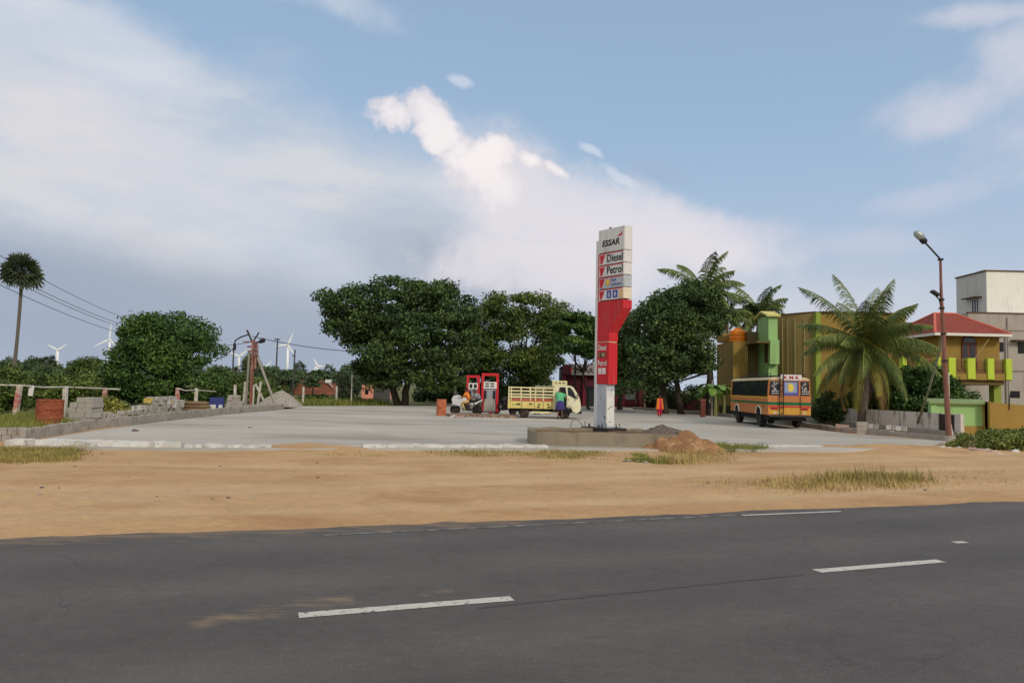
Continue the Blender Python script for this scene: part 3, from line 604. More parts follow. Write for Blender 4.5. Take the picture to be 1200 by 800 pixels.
b = at(1008, 487, 37.2); b.z = 0; coconut('nearest coconut palm, low and wide with yellowing fronds before the gold building', b, at(1014, 402, 37.0), 46, 3.8, 51, .2, 8, 3, .8, nleaf=84, width=.02, elev=(-1.05, 1.5), stiff=.6, wild=.22)
b = at(836, 480, 62); b.z = 0; coconut('tall coconut palm rising behind the dense dark tree', b, at(823, 341, 62), 26, 4.0, 52, .17, 0, 1, 1.0, nleaf=50, width=.045, stiff=.8)
b = at(878, 480, 72); b.z = 0; coconut('coconut palm behind the orange water tank', b, at(889, 368, 72), 28, 3.8, 53, .17, 0, 0, 1.0, nleaf=46, width=.05, stiff=.8)
b = at(858, 480, 66); b.z = 0; coconut('coconut palm whose fronds droop between the dark tree and the orange tank', b, at(850, 372, 66), 16, 3.0, 54, .15, 0, 1, .8, nleaf=40, width=.04)
m_fan = mat('palmyra_fan', (60, 74, 50), .6, c2=(98, 108, 80), scale=1.5, island=.35)
def palmyra(label, base, top, rad, seed, tr=.22, nf=46, k=16, group=None, skirt=True):
    t = thing('palmyra_palm', label, 'palm tree', base, 0, group); r = np.random.default_rng(seed); tp = Vector(top) - Vector(base); V = []
    mb = MB(); mb.tube([Vector((0, 0, -.1)).lerp(tp, i / 10) + Vector((.12 * math.sin(i / 10 * PI), 0, 0)) for i in range(11)], [tr * (1.35 - .45 * min(1, i / 4)) for i in range(11)], 10); mb.build('trunk', m_palm_trunk, t, smooth=True)
    for i in range(nf):
        d = r.normal(size=3); d[2] = r.uniform(-.8, 1) * 1.0; d /= np.linalg.norm(d); a = np.cross(d, [0, 0, 1]) + 1e-3; a /= np.linalg.norm(a); b_ = np.cross(a, d); rot = r.uniform(-1, 1); a, b_ = a * math.cos(rot) + b_ * math.sin(rot), -a * math.sin(rot) + b_ * math.cos(rot)
        st = d * rad * r.uniform(.35, .6); fr = rad * r.uniform(.42, .62)
        for j in range(k):
            th = (j / (k - 1) - .5) * 3.6; e = (d * math.cos(th) + a * math.sin(th)); e = e + b_ * .15 * (j % 2); s2 = (-d * math.sin(th) + a * math.cos(th)) * fr * .09
            q = np.array(tp) + st; V += [q, q + e * fr * .55 - s2, q + e * fr + np.array([0, 0, -.12 * fr]), q + e * fr * .55 + s2]
    V = np.array(V); V[:, 2] = (V[:, 2] - tp.z) * 1.3 + tp.z + rad * .08; npmesh('crown', V, quads(V), m_fan, t)
    mb = MB()
    for i in range(nf // 2):
        d = Vector(r.normal(size=3)); d.z = abs(d.z) * .6 - .5; d.normalize(); mb.tube([tp, tp + d * rad * .5], [.05, .02], 4)
    mb.build('stalks', m_palm_trunk, t); return t
b = at(14, 450, 92); b.z = 0; palmyra('tall lone palmyra palm with a ball of fan leaves at the far left', b, at(26, 320, 92), 2.35, 61, .22, 60)
b = at(295, 450, 140); b.z = 0; palmyra('small palmyra palm behind the red utility pole', b, at(295, 428, 140), 2.0, 62)
for i, (px, py, d) in enumerate(((10, 432, 130), (40, 434, 150), (54, 426, 120), (386, 437, 150), (351, 434, 150), (280, 436, 150))):
    b = at(px, 450, d); b.z = 0
    palmyra(['short palmyra palm at the foot of the tall lone palmyra', 'short palmyra palm right of the tall lone palmyra', 'palmyra palm just left of the leftmost turbine', 'palmyra palm at the right end of the far domes of trees', 'palmyra palm beside the thin dark leaning pole', 'palmyra palm left of the red utility pole'][i], b, at(px, py, d), 1.7, 70 + i, .2, 30, 10)
# banana plants
m_ban = mat('banana_leaf', (84, 122, 48), .5, c2=(122, 154, 66), scale=1.2, island=.15, spec=.4)
def banana(label, base, h, seed, n=9):
    t = thing('banana_plant', label, 'plant', base); r = np.random.default_rng(seed); mb = MB(); mb.tube([(0, 0, 0), (.03, 0, h * .3), (0, 0, h * .55)], [.13, .11, .07], 8); mb.build('stem', plain('banana_stem', (120, 124, 76)), t)
    for k in range(n):
        a = k * 2.4 + r.uniform(-.3, .3); u = np.array([math.cos(a), math.sin(a), 0]); s_ = np.array([-u[1], u[0], 0]); L_ = h * .55 * r.uniform(.8, 1.1); ang = 1.25 - .5 * k / n; p = np.array([0, 0, h * .52]); V = []; pr = None
        for i in range(10):
            wd = .30 * math.sin(PI * min(1, (i + .6) / 10)) ** .5; row = [p - s_ * wd + np.array([0, 0, -.1 * wd]), p, p + s_ * wd + np.array([0, 0, -.1 * wd])]
            if pr is not None: V += [pr[0], pr[1], row[1], row[0], pr[1], pr[2], row[2], row[1]]
            pr = row; ang -= .22; p = p + (u * math.cos(ang) + np.array([0, 0, math.sin(ang)])) * L_ / 9
        npmesh('leaf', np.array(V), quads(np.array(V)), m_ban, t)
    return t
for i, (px, d, h) in enumerate(((838, 50, 3.4), (848, 52, 3.0), (828, 53, 2.6))):
    b = at(px, 480, d); b.z = 0; banana(['banana plant just left of the bus front', 'banana plant hidden partly by the front corner of the bus', 'smallest banana plant nearest the red brown gate post'][i], b, h, 80 + i)
# grass patches
def grass(name, label, poly, n, h, m, seed, z=0.0, wdt=.012, clumps=40, spread=.18):
    r = np.random.default_rng(seed); px = []; xs = [p[0] for p in poly]; ys = [p[1] for p in poly]
    P3 = np.array([G(*p, z)[:2] for p in poly]); mn, mx = P3.min(0), P3.max(0)
    c = r.uniform(mn, mx, (clumps * 6, 2)); c = c[inpoly(c[:, 0], c[:, 1], [tuple(q) for q in P3])][:clumps]
    cs = r.uniform(.4, 1.3, len(c)); k = r.choice(len(c), n, p=cs / cs.sum()); pos = c[k] + r.normal(0, spread, (n, 2)); hh = h * cs[k] * r.uniform(.4, 1.2, n)
    a = r.uniform(0, 6.28, n); ln = r.uniform(.1, .7, n) * hh; d = np.stack([np.cos(a), np.sin(a)], 1); s_ = np.stack([-d[:, 1], d[:, 0]], 1) * wdt
    b0 = np.concatenate([pos - s_, np.full((n, 1), z)], 1); b1 = np.concatenate([pos + s_, np.full((n, 1), z)], 1)
    t1 = np.concatenate([pos + d * ln[:, None] + s_ * .2, (z + hh)[:, None]], 1); t0 = np.concatenate([pos + d * ln[:, None] - s_ * .2, (z + hh)[:, None]], 1)
    V = np.stack([b0, b1, t1, t0], 1).reshape(-1, 3); o = npmesh(name, V, quads(V), m); tag(o, label, 'grass', kind='stuff'); return o
m_gr = mat('grass_green', (96, 108, 46), .8, c2=(140, 142, 72), scale=2, island=.3)
m_gy = mat('grass_dry', (150, 134, 80), .85, c2=(184, 164, 106), scale=2, island=.3)
m_gd = mat('grass_straw', (142, 126, 72), .85, c2=(190, 168, 112), scale=1.5, island=.4)
m_gm = mat('grass_mixed', (122, 118, 62), .85, c2=(168, 150, 92), scale=1.2, island=.35)
grass('grass', 'dry yellow green grass tuft on the sand at right near the road', [(885, 568), (930, 561), (990, 556), (1088, 560), (1085, 568), (1010, 574), (900, 574)], 3000, .10, m_gd, 1, .03, .008, 90, .24)
grass('grass', 'taller green sprigs in the dry grass tuft at right', [(955, 566), (965, 560), (1080, 558), (1080, 566)], 900, .22, m_gm, 2, .03, .008, 22, .16)
grass('grass', 'short green grass at the far left corner of the forecourt', [(-10, 542), (-10, 524), (92, 527), (90, 542)], 9000, .09, m_gm, 3, .03, .008, 150, .16)
grass('grass', 'strip of short grass before the round concrete planter', [(480, 530), (600, 524), (700, 529), (700, 538), (580, 537)], 4800, .08, m_gm, 4, .03, .008, 110, .26)
grass('grass', 'green tuft at the left foot of the sand heap', [(738, 541), (745, 533), (790, 538), (780, 546)], 1500, .10, m_gr, 5, .03, .009, 24, .1)
grass('grass', 'weeds between the sand heap and the pale concrete edge', [(836, 527), (845, 523), (905, 528), (850, 532)], 3000, .16, m_gr, 6, .03, .01, 40, .12)
grass('grass', 'thin dry grass left of the strip by the planter', [(360, 530), (480, 528), (480, 534), (380, 535)], 900, .06, m_gy, 7, .03, .008, 40, .2)
grass('grass', 'scattered straw tufts thinning out over the sand left of the dry patch', [(760, 572), (800, 560), (1180, 552), (1190, 566), (900, 580)], 1100, .06, m_gd, 13, .03, .007, 130, .2)
grass('grass', 'unkempt verge grass outside the left kerb', [(-60, 515), (-60, 496), (30, 490), (110, 488), (60, 503), (22, 512)], 14000, .3, m_gr, 8, -.04, .012, 260, .4)
grass('grass', 'rank weeds behind the block piles', [(110, 494), (130, 484), (250, 478), (240, 484), (150, 492)], 9000, .35, m_gm, 9, -.04, .014, 130, .4)
grass('grass', 'field weeds beyond the gravel heap', [(340, 476), (340, 473.5), (440, 473.5), (440, 475.5)], 7000, .45, m_gr, 10, -.04, .03, 200, .7)

grass('grass', 'sparse straw growing over the foot of the orange earth heap', [(770, 543), (775, 532), (850, 530), (856, 541), (810, 547)], 1500, .16, m_gd, 12, .03, .008, 50, .14)
# ------------------------------------------------------------------ buildings and walls
def stains(t, cur, tcn, p):
    L = t.links.new; mp = t.nodes.new('ShaderNodeMapping'); mp.inputs['Scale'].default_value = (1.5, 1.5, .18); L(tcn.outputs['Object'], mp.inputs[0])
    n = t.nodes.new('ShaderNodeTexNoise'); n.inputs['Scale'].default_value = 2.2; n.inputs['Detail'].default_value = 7; n.inputs['Roughness'].default_value = .7; L(mp.outputs[0], n.inputs[0])
    r = t.nodes.new('ShaderNodeMapRange'); r.inputs[1].default_value = .52; r.inputs[2].default_value = .72; r.inputs[4].default_value = .28; L(n.outputs[0], r.inputs[0])
    mx = t.nodes.new('ShaderNodeMix'); mx.data_type = 'RGBA'; L(r.outputs[0], mx.inputs[0]); L(cur, mx.inputs[6]); mx.inputs[7].default_value = lin(70, 64, 56); return mx.outputs[2]
def hstains(t, cur, tcn, p):
    L = t.links.new; mp = t.nodes.new('ShaderNodeMapping'); mp.inputs['Scale'].default_value = (2.2, 2.2, .25); L(tcn.outputs['Object'], mp.inputs[0])
    n = t.nodes.new('ShaderNodeTexNoise'); n.inputs['Scale'].default_value = 2.4; n.inputs['Detail'].default_value = 8; n.inputs['Roughness'].default_value = .75; L(mp.outputs[0], n.inputs[0])
    r = t.nodes.new('ShaderNodeMapRange'); r.inputs[1].default_value = .52; r.inputs[2].default_value = .62; r.inputs[4].default_value = .9; L(n.outputs[0], r.inputs[0])
    mx = t.nodes.new('ShaderNodeMix'); mx.data_type = 'RGBA'; L(r.outputs[0], mx.inputs[0]); L(cur, mx.inputs[6]); mx.inputs[7].default_value = lin(44, 42, 40); return mx.outputs[2]
def faint(t, cur, tcn, p):
    L = t.links.new; mp = t.nodes.new('ShaderNodeMapping'); mp.inputs['Scale'].default_value = (6, 6, .35); L(tcn.outputs['Object'], mp.inputs[0])
    n = t.nodes.new('ShaderNodeTexNoise'); n.inputs['Scale'].default_value = 2.5; n.inputs['Detail'].default_value = 6; L(mp.outputs[0], n.inputs[0])
    r = t.nodes.new('ShaderNodeMapRange'); r.inputs[1].default_value = .5; r.inputs[2].default_value = .7; r.inputs[4].default_value = .22; L(n.outputs[0], r.inputs[0])
    mx = t.nodes.new('ShaderNodeMix'); mx.data_type = 'RGBA'; L(r.outputs[0], mx.inputs[0]); L(cur, mx.inputs[6]); mx.inputs[7].default_value = lin(150, 130, 112); return mx.outputs[2]
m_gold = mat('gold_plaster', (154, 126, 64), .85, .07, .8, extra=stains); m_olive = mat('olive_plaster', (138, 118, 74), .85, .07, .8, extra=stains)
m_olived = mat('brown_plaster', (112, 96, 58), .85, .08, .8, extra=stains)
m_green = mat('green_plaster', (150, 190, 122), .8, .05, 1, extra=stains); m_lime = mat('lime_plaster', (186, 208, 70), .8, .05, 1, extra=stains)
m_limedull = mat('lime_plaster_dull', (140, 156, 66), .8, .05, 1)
m_ytop = mat('pale_yellow_plaster', (206, 196, 120), .8, .06, 1)
m_strp = plain('pale_stripe', (164, 146, 100)); m_coping = plain('coping_brown', (92, 66, 54))
m_dark = plain('dark_opening', (26, 26, 27), .3, .1); m_glass = plain('window_glass', (34, 38, 42), .12, .05, spec=.6)
m_cream = mat('cream_plaster', (238, 236, 226), .85, .03, .6, extra=stains); m_cream_shaded = mat('cream_plaster_shaded', (200, 197, 190), .85, .04, .6, extra=stains)
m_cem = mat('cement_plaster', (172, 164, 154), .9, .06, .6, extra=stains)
m_maroon = mat('maroon_cladding', (82, 26, 38), .6, .1, 1.5); m_maroon2 = mat('maroon_bright', (112, 32, 48), .6, .08, 1.5)
m_grayf = plain('grey_fascia', (150, 146, 142), .6)
m_black = plain('black_rubber', (24, 24, 25), .8, .15); m_tyre = mat('tyre', (34, 32, 30), .9, .2, 5, c3=(88, 74, 58), s3=4, t3=(.5, .62))
m_steel = plain('steel', (150, 150, 150), .4, .08, metal=.7); m_dsteel = plain('dark_steel', (54, 52, 52), .55, .1, metal=.3)
m_white = plain('white_paint', (222, 220, 214), .5, .04); m_red = mat('red_sheet', (200, 34, 44), .45, .05, 1.5, extra=faint, c3=(186, 44, 50), s3=2.5, t3=(.6, .7))
m_whitesign = mat('white_acp', (222, 221, 217), .45, .03, 1.2, extra=faint, c3=(196, 190, 180), s3=1.4, t3=(.55, .75))
m_greysign = mat('weathered_panel', (186, 190, 198), .55, .05, 1.5, c3=(160, 164, 172), s3=2, t3=(.5, .7))
m_blk = plain('black_print', (28, 27, 30), .5); m_blue = plain('blue_panel', (50, 72, 158), .5); m_yel = plain('yellow_print', (232, 206, 84), .5)
def X(px, Y): return at(px, 450, Y).x
def Zh(px, py, Y): return at(px, py, Y).z
def pbox(mb, x0, x1, yt, yb, Y0, Y1, b, zb=None, bev=0):
    # box whose front face at depth Y0 spans the given photo extents; b = origin of its thing
    xm = (x0 + x1) / 2; z1 = Zh(xm, yt, Y0); z0 = zb if zb is not None else Zh(xm, yb, Y0)
    mb.box(X(x0, Y0) - b.x, X(x1, Y0) - b.x, Y0 - b.y, Y1 - b.y, z0 - b.z, z1 - b.z, bev)

# --- gold and green building
D = 56.0; b = Vector((X(900, D), D, 0)); t = thing('gold_building', 'two storey gold and olive building with a green tower and striped curved wall', 'building', b)
def part(name, m, f, parent=t, **k): mb = MB(); f(mb); return mb.build(name, m, parent, **k)
part('wall', m_gold, lambda q: pbox(q, 859, 876.5, 400, 0, D, D + 4.4, b, 0))
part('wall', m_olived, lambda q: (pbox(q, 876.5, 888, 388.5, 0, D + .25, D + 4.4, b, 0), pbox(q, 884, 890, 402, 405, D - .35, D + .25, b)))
part('parapet_box', m_gold, lambda q: pbox(q, 847, 855, 391, 400.5, D + 2.2, D + 3.8, b))
part('panel_frame', m_ytop, lambda q: [q.box(X(x0, D) - b.x, X(x1, D) - b.x, -.03, 0, Zh(874, y1, D), Zh(874, y0, D)) for x0, x1, y0, y1 in ((873.2, 873.7, 403, 423), (875.2, 875.7, 403, 423), (873.2, 875.7, 402.4, 403))])
T0 = 54.0
def tower(q):
    # back panel and front pier of the tower, with the gabled cap
    pbox(q, 900.5, 911.3, 370, 0, T0, T0 + 2.4, b, 0)
tw = part('green_tower', m_green, tower)
part('tower_bay', m_green, lambda q: (pbox(q, 902.5, 913.3, 398, 426.5, T0 - .45, T0 - .004, b)), tw)
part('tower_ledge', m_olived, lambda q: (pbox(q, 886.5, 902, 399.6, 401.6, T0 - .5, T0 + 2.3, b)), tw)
part('tower_recess', plain('brown_recess', (86, 62, 44)), lambda q: q.box(X(900.5, T0) - b.x - .012, X(900.5, T0) - b.x - .002, T0 - b.y + .05, T0 - b.y + .8, Zh(900, 425, T0), Zh(900, 402.3, T0)), tw)
def gab(q):
    xa, xb = X(889.8, T0) - b.x, X(913.5, T0) - b.x; y0, y1 = T0 - .25 - b.y, T0 + 2.7 - b.y; z = Zh(900, 371, T0); h = Zh(900, 364.5, T0) - z
    x0 = X(899.6, T0) - b.x
    q.prism([(y0, z), (y0, z + .12), ((y0 + y1) / 2, z + h + .12), (y1, z + .12), (y1, z), ((y0 + y1) / 2, z + h)], x0 - .15, xb, 'x')
part('gable_cap', m_ytop, gab, tw)
# curved wall: arc from behind the tower to the green pillar
def arc(q):
    n = 20; pts = []
    for i in range(n + 1):
        f = i / n; px = 911 + (957 - 911) * f; Y = 55.6 + 1.5 * (1 - f) ** 1.6 * 1.2; pts.append((X(px, Y) - b.x, Y - b.y, px, Y))
    vs = []; fs = []
    for i, (x, y, px, Y) in enumerate(pts):
        z1 = Zh(px, 370.5 - 4.5 * (i / n) ** .7, Y); vs += [(x, y, 0), (x, y, z1), (x, y + .25, z1), (x, y + .25, 0)]
        if i: k = 4 * i; fs += [(k - 4 + j, k + j, k + (j + 1) % 4, k - 4 + (j + 1) % 4) for j in range(4)]
    fs += [(0, 1, 2, 3), (4 * n, 4 * n + 1, 4 * n + 2, 4 * n + 3)]; q.add(vs, fs); return pts
ap = []
cw = part('curved_wall', m_olive, lambda q: ap.extend(arc(q)))
def cop(q):
    for i in range(20):
        (x0, y0, p0, Y0), (x1, y1, p1, Y1) = ap[i], ap[i + 1]; za = Zh(p0, 370.5 - 4.5 * (i / 20) ** .7, Y0); zb = Zh(p1, 370.5 - 4.5 * ((i + 1) / 20) ** .7, Y1)
        q.add([(x0, y0 - .07, za), (x1, y1 - .07, zb), (x1, y1 + .32, zb), (x0, y0 + .32, za), (x0, y0 - .07, za + .09), (x1, y1 - .07, zb + .09), (x1, y1 + .32, zb + .09), (x0, y0 + .32, za + .09)], [(0, 1, 5, 4), (4, 5, 6, 7), (2, 3, 7, 6), (0, 3, 2, 1)])
part('coping', m_coping, cop, cw)
for px in (917, 923, 931.5, 942.5):
    i = min(range(21), key=lambda k: abs(ap[k][2] - px)); x = X(px, ap[i][3]) - b.x
    part('stripe', m_strp, lambda q: q.box(x - .022, x + .022, ap[i][1] - .05, ap[i][1] + .1, 0, Zh(px, 371, ap[i][3]) - .15), cw)
part('green_pilaster', m_limedull, lambda q: pbox(q, 956.5, 962, 366, 0, 55.2, 56.2, b, 0))
part('wall', m_gold, lambda q: pbox(q, 962, 1062, 366.5, 0, 56.2, 62, b, 0))
part('coping', m_coping, lambda q: pbox(q, 961.8, 1062.5, 365.6, 366.9, 56.0, 62.2, b))
part('window', m_glass, lambda q: pbox(q, 985, 997, 392, 412, 56.17, 56.3, b))
part('flat_roof', m_olived, lambda q: q.box(X(913, D) - b.x, X(958, D) - b.x, 1.8, 5.9, 7.3, 7.5))
# orange tank
b = at(864.3, 400, D + 1.3); b.z = Zh(866, 400, D); k = .62 
def tank(q): q.lathe([(.3, 1.18), (.34, 1.2), (.34, 1.12), (.55, 1.06), (.60, 1.0), (.62, .95), (.60, .92), (.62, .88), (.62, .6), (.60, .57), (.62, .54), (.62, .28), (.60, .25), (.62, .22), (.62, .02), (.6, 0)], n=28)
t = thing('water_tank', 'bright orange plastic water tank on the gold building roof', 'water tank', b); mb = MB(); tank(mb); mb.build('tank_body', mat('orange_plastic', (252, 142, 28), .45, .05, 2, spec=.4), t, smooth=True); mb = MB(); mb.lathe([(.0, 1.3), (.2, 1.29), (.24, 1.26), (.24, 1.19)], n=20); mb.build('lid', plain('orange_lid', (226, 120, 30)), t)
t.location.z -= .02; t.scale = (1.0, 1.0, .88)
mb = MB(); mb.tube([(.66, 0, 0), (.66, 0, 1.1), (.5, 0, 1.15)], .025, 6); mb.build('pipe', m_white, t)

# --- red roofed house with balcony
D = 46.5; b = Vector((X(1140, D), D, 0)); t = thing('red_roofed_house', 'gold house with a red hipped tile roof and lime green balcony pillars', 'house', b)
wz0, wz1 = Zh(1140, 444, D), Zh(1140, 391, D + 1.2)
xl, xr = X(1100, D + 1.2) - b.x, X(1172, D + 1.2) - b.x
part('wall', m_gold, lambda q: q.box(xl, xr, 1.2, 7.0, wz0, wz1 + .1), t)
# roof
def roof(q):
    y0, y1 = .35, 7.8; e0, e1 = X(1096.5, D + .35) - b.x, X(1186.5, D + .35) - b.x; ze = Zh(1140, 390.5, D + .35)
    zr = Zh(1110, 367, D + 3.6); r0, r1 = X(1101, D + 3.6) - b.x - .1, X(1123, D + 3.6) - b.x
    q.add([(e0, y0, ze), (e1, y0, ze), (e1, y1, ze), (e0, y1, ze), (r0, 3.9, zr), (r1, 3.9, zr)], [(0, 1, 5, 4), (1, 2, 5), (2, 3, 4, 5), (3, 0, 4), (0, 3, 2, 1)])
m_tile = mat('red_roof_tile', (190, 84, 62), .85, .08, 1.2, extra=None)
def tiles(tt, cur, tcn, p):
    L = tt.links.new; b_ = tt.nodes.new('ShaderNodeTexBrick'); b_.inputs['Scale'].default_value = 1; b_.inputs['Brick Width'].default_value = .3; b_.inputs['Row Height'].default_value = .22; b_.inputs['Mortar Size'].default_value = .012
    b_.inputs['Color1'].default_value = (1, 1, 1, 1); b_.inputs['Color2'].default_value = (.86, .84, .84, 1); b_.inputs['Mortar'].default_value = (.5, .45, .45, 1)
    L(tcn.outputs['Object'], b_.inputs[0]); mx = tt.nodes.new('ShaderNodeMix'); mx.data_type = 'RGBA'; mx.blend_type = 'MULTIPLY'; mx.inputs[0].default_value = 1; L(cur, mx.inputs[6]); L(b_.outputs[0], mx.inputs[7]); return mx.outputs[2]
m_tile = mat('red_roof_tile', (150, 72, 58), .85, .1, 1.2, extra=tiles)
rf = part('roof', m_tile, roof, t)
def fas(q):
    y0 = .35; e0, e1 = X(1096.5, D + .35) - b.x, X(1186.5, D + .35) - b.x; ze = Zh(1140, 390.5, D + .35)
    q.box(e0 - .03, e1 + .03, y0 - .04, y0 + .05, ze - .17, ze - .003); q.box(e0 - .03, e0 + .06, y0 + .05, 7.8, ze - .17, ze - .003); q.box(e1 - .06, e1 + .03, y0 + .05, 7.8, ze - .17, ze - .003)
part('eave_board', m_white, fas, rf)
def ridge(q):
    e0, e1 = X(1096.5, D + .35) - b.x, X(1186.5, D + .35) - b.x; ze = Zh(1140, 390.5, D + .35); zr = Zh(1110, 367, D + 3.6); r0, r1 = X(1101, D + 3.6) - b.x - .1, X(1123, D + 3.6) - b.x
    for a_, c_ in (((e0, .35, ze), (r0, 3.9, zr)), ((e1, .35, ze), (r1, 3.9, zr)), ((r0, 3.9, zr), (r1, 3.9, zr)), ((e0, 7.8, ze), (r0, 3.9, zr))): q.tube([a_, c_], .09, 6)
part('ridge_tiles', plain('ridge_tile', (206, 104, 82)), ridge, rf)
# arched door
def arch(x0, x1, z0, z1, n=14):
    r_ = (x1 - x0) / 2; c = (x0 + x1) / 2; zz = z1 - r_; return [(x0, z0), (x1, z0)] + [(c + r_ * math.cos(PI * i / n), zz + r_ * math.sin(PI * i / n)) for i in range(n + 1)]
ax0, ax1 = X(1127, D + 1.2) - b.x, X(1145, D + 1.2) - b.x; az1 = Zh(1136, 392.5, D + 1.2)
m_wood = mat('brown_wood', (104, 56, 44), .6, .15, 4)
dr = part('arched_door', m_wood, lambda q: q.prism(arch(ax0, ax1, wz0, az1), 1.14, 1.2), t)
w2 = (ax1 - ax0)
part('glass_panel', m_glass, lambda q: [q.prism(arch(ax0 + w2 * f0, ax0 + w2 * f1, wz0 + .3, az1 - .62), 1.125, 1.139) for f0, f1 in ((.08, .36), (.54, .86))], dr)
part('fanlight', m_glass, lambda q: q.prism(arch(ax0 + .1, ax1 - .1, az1 - .5, az1 - .08), 1.125, 1.139), dr)
part('window', m_dark, lambda q: q.box(xl - .03, xl + .1, 3.2, 5.4, Zh(1078, 415, 52), Zh(1078, 397, 52)), t)
# balcony
fz = Zh(1140, 444, D)
part('balcony_slab', m_gold, lambda q: q.box(X(1060, D + .0) - b.x, X(1186, D) - b.x, 0.02, 7, fz - .05, fz + .36), t)
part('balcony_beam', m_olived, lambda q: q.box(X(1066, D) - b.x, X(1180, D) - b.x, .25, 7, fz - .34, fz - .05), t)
rl = t
for px0, px1 in ((1057, 1062.5), (1076, 1082), (1097, 1102.5), (1111, 1120), (1133, 1143), (1156.5, 1165), (1178, 1186)):
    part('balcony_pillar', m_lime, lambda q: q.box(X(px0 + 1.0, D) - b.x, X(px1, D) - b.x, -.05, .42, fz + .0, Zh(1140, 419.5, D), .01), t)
def rail(q, x0, x1):
    z0, z1 = fz + .40, Zh(1140, 421, D); q.box(x0, x1, .1, .16, z1 - .06, z1); q.box(x0, x1, .1, .16, z0, z0 + .05); n = 5
    for i in range(n):
        c = x0 + (i + .5) * (x1 - x0) / n; q.box(c - .015, c + .015, .115, .145, z0, z1)
    for i in range(3):
        cx, cz = x0 + (i + .5) * (x1 - x0) / 3, (z0 + z1) / 2; pp = [(cx + .17 * math.cos(a * PI / 6), .13, cz + .3 * math.sin(a * PI / 6)) for a in range(13)]; q.tube(pp, .02, 4, False)
for a_, c_ in ((1062.5, 1077), (1082, 1098), (1102.5, 1112), (1120, 1134), (1143, 1157.5), (1165, 1179)):
    o = part('railing_panel', plain('brown_grille', (140, 104, 70)), lambda q: rail(q, X(a_, D) - b.x, X(c_, D) - b.x), t)
    part('backing_panel', plain('grille_backing', (146, 120, 76)), lambda q: q.box(X(a_, D) - b.x, X(c_, D) - b.x, .2, .23, fz + .36, fz + .62), o)
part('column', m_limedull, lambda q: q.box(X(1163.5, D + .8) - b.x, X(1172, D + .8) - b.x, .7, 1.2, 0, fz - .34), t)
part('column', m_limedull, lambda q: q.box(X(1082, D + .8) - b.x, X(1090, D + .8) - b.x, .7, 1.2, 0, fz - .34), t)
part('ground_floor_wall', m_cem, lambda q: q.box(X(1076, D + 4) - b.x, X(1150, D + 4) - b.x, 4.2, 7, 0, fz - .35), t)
part('flag_rod', m_strp, lambda q: q.tube([(X(1136, D) - b.x, .1, fz + .7), (X(1157, D) - b.x, -.2, Zh(1157, 398, D))], .03, 5), t)

# --- white upper-storey building at the right edge
D = 60.0; b = Vector((X(1158, D), D, 0)); t = thing('apartment_building', 'cream and cement grey flat roofed building at the right edge', 'building', b)
zt = Zh(1158, 317.8, D); zm = Zh(1158, 367, D)
part('upper_storey', [m_cream_shaded, m_cream], lambda q: q.box(0, 16, 0, 4.1, zm - 1.2, zt), t)  # grey copy of the cream paint puts the shaded side into the colour
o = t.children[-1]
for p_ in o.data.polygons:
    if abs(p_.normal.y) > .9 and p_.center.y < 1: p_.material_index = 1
part('coping', m_coping, lambda q: q.box(-.08, 16.1, -.08, 4.2, zt, zt + .1), t)
part('lower_storeys', m_cem, lambda q: q.box(X(1136, D - 2.0) - b.x, 16, -2.0, 12, 0, Zh(1170, 367.5, D - 2)), t)
part('coping', m_coping, lambda q: q.box(X(1136, D - 2.0) - b.x - .05, 16.1, -2.06, -1.8, Zh(1170, 367.5, D - 2), Zh(1170, 366, D - 2)), t)
part('floor_band', plain('grey_band', (128, 120, 112)), lambda q: (pbox(q, 1136.5, 1215, 433.6, 434.8, D - 2.05, D - 1.9, b), pbox(q, 1136.5, 1215, 386.6, 387.4, D - 2.04, D - 1.9, b)), t)
sx = -.0
wn = part('window', m_glass, lambda q: q.box(-.02, .1, 1.0, 1.95, Zh(1143, 369, D + 1.5), Zh(1143, 351, D + 1.5)), t)
part('window_bars', m_white, lambda q: [q.box(-.04, -.022, y_ - .03, y_ + .03, Zh(1143, 369, D + 1.5), Zh(1143, 351, D + 1.5)) for y_ in (1.0, 1.3, 1.62, 1.95)], wn)
part('sunshade', m_coping, lambda q: q.box(-.55, .0, .6, 2.6, Zh(1138, 349.6, D + 1.5), Zh(1138, 348.4, D + 1.5)), t)
for x0, x1, y0, y1 in ((1172, 1177, 401, 412), (1138, 1146, 457, 467), (1184, 1195, 458, 466), (1194, 1206, 401, 414)):
    part('window', m_dark, lambda q: pbox(q, x0, x1, y0, y1, D - 2.03, D - 1.9, b), t)
part('sunshade', m_coping, lambda q: pbox(q, 1191, 1208, 398, 399.4, D - 2.6, D - 2, b), t)
part('drain_pipe', m_cem, lambda q: (q.tube([(X(1179, D - 2) - b.x, -2.08, 0), (X(1179, D - 2) - b.x, -2.08, Zh(1179, 385, D - 2))], .06, 6), q.tube([(X(1181.5, D - 2) - b.x, -2.08, 0), (X(1181.5, D - 2) - b.x, -2.08, Zh(1181, 372, D - 2))], .04, 6)), t)
part('roof_dish', m_white, lambda q: q.box(.3, 1.6, .6, 1.8, zt + .1, zt + .25, .03), t)
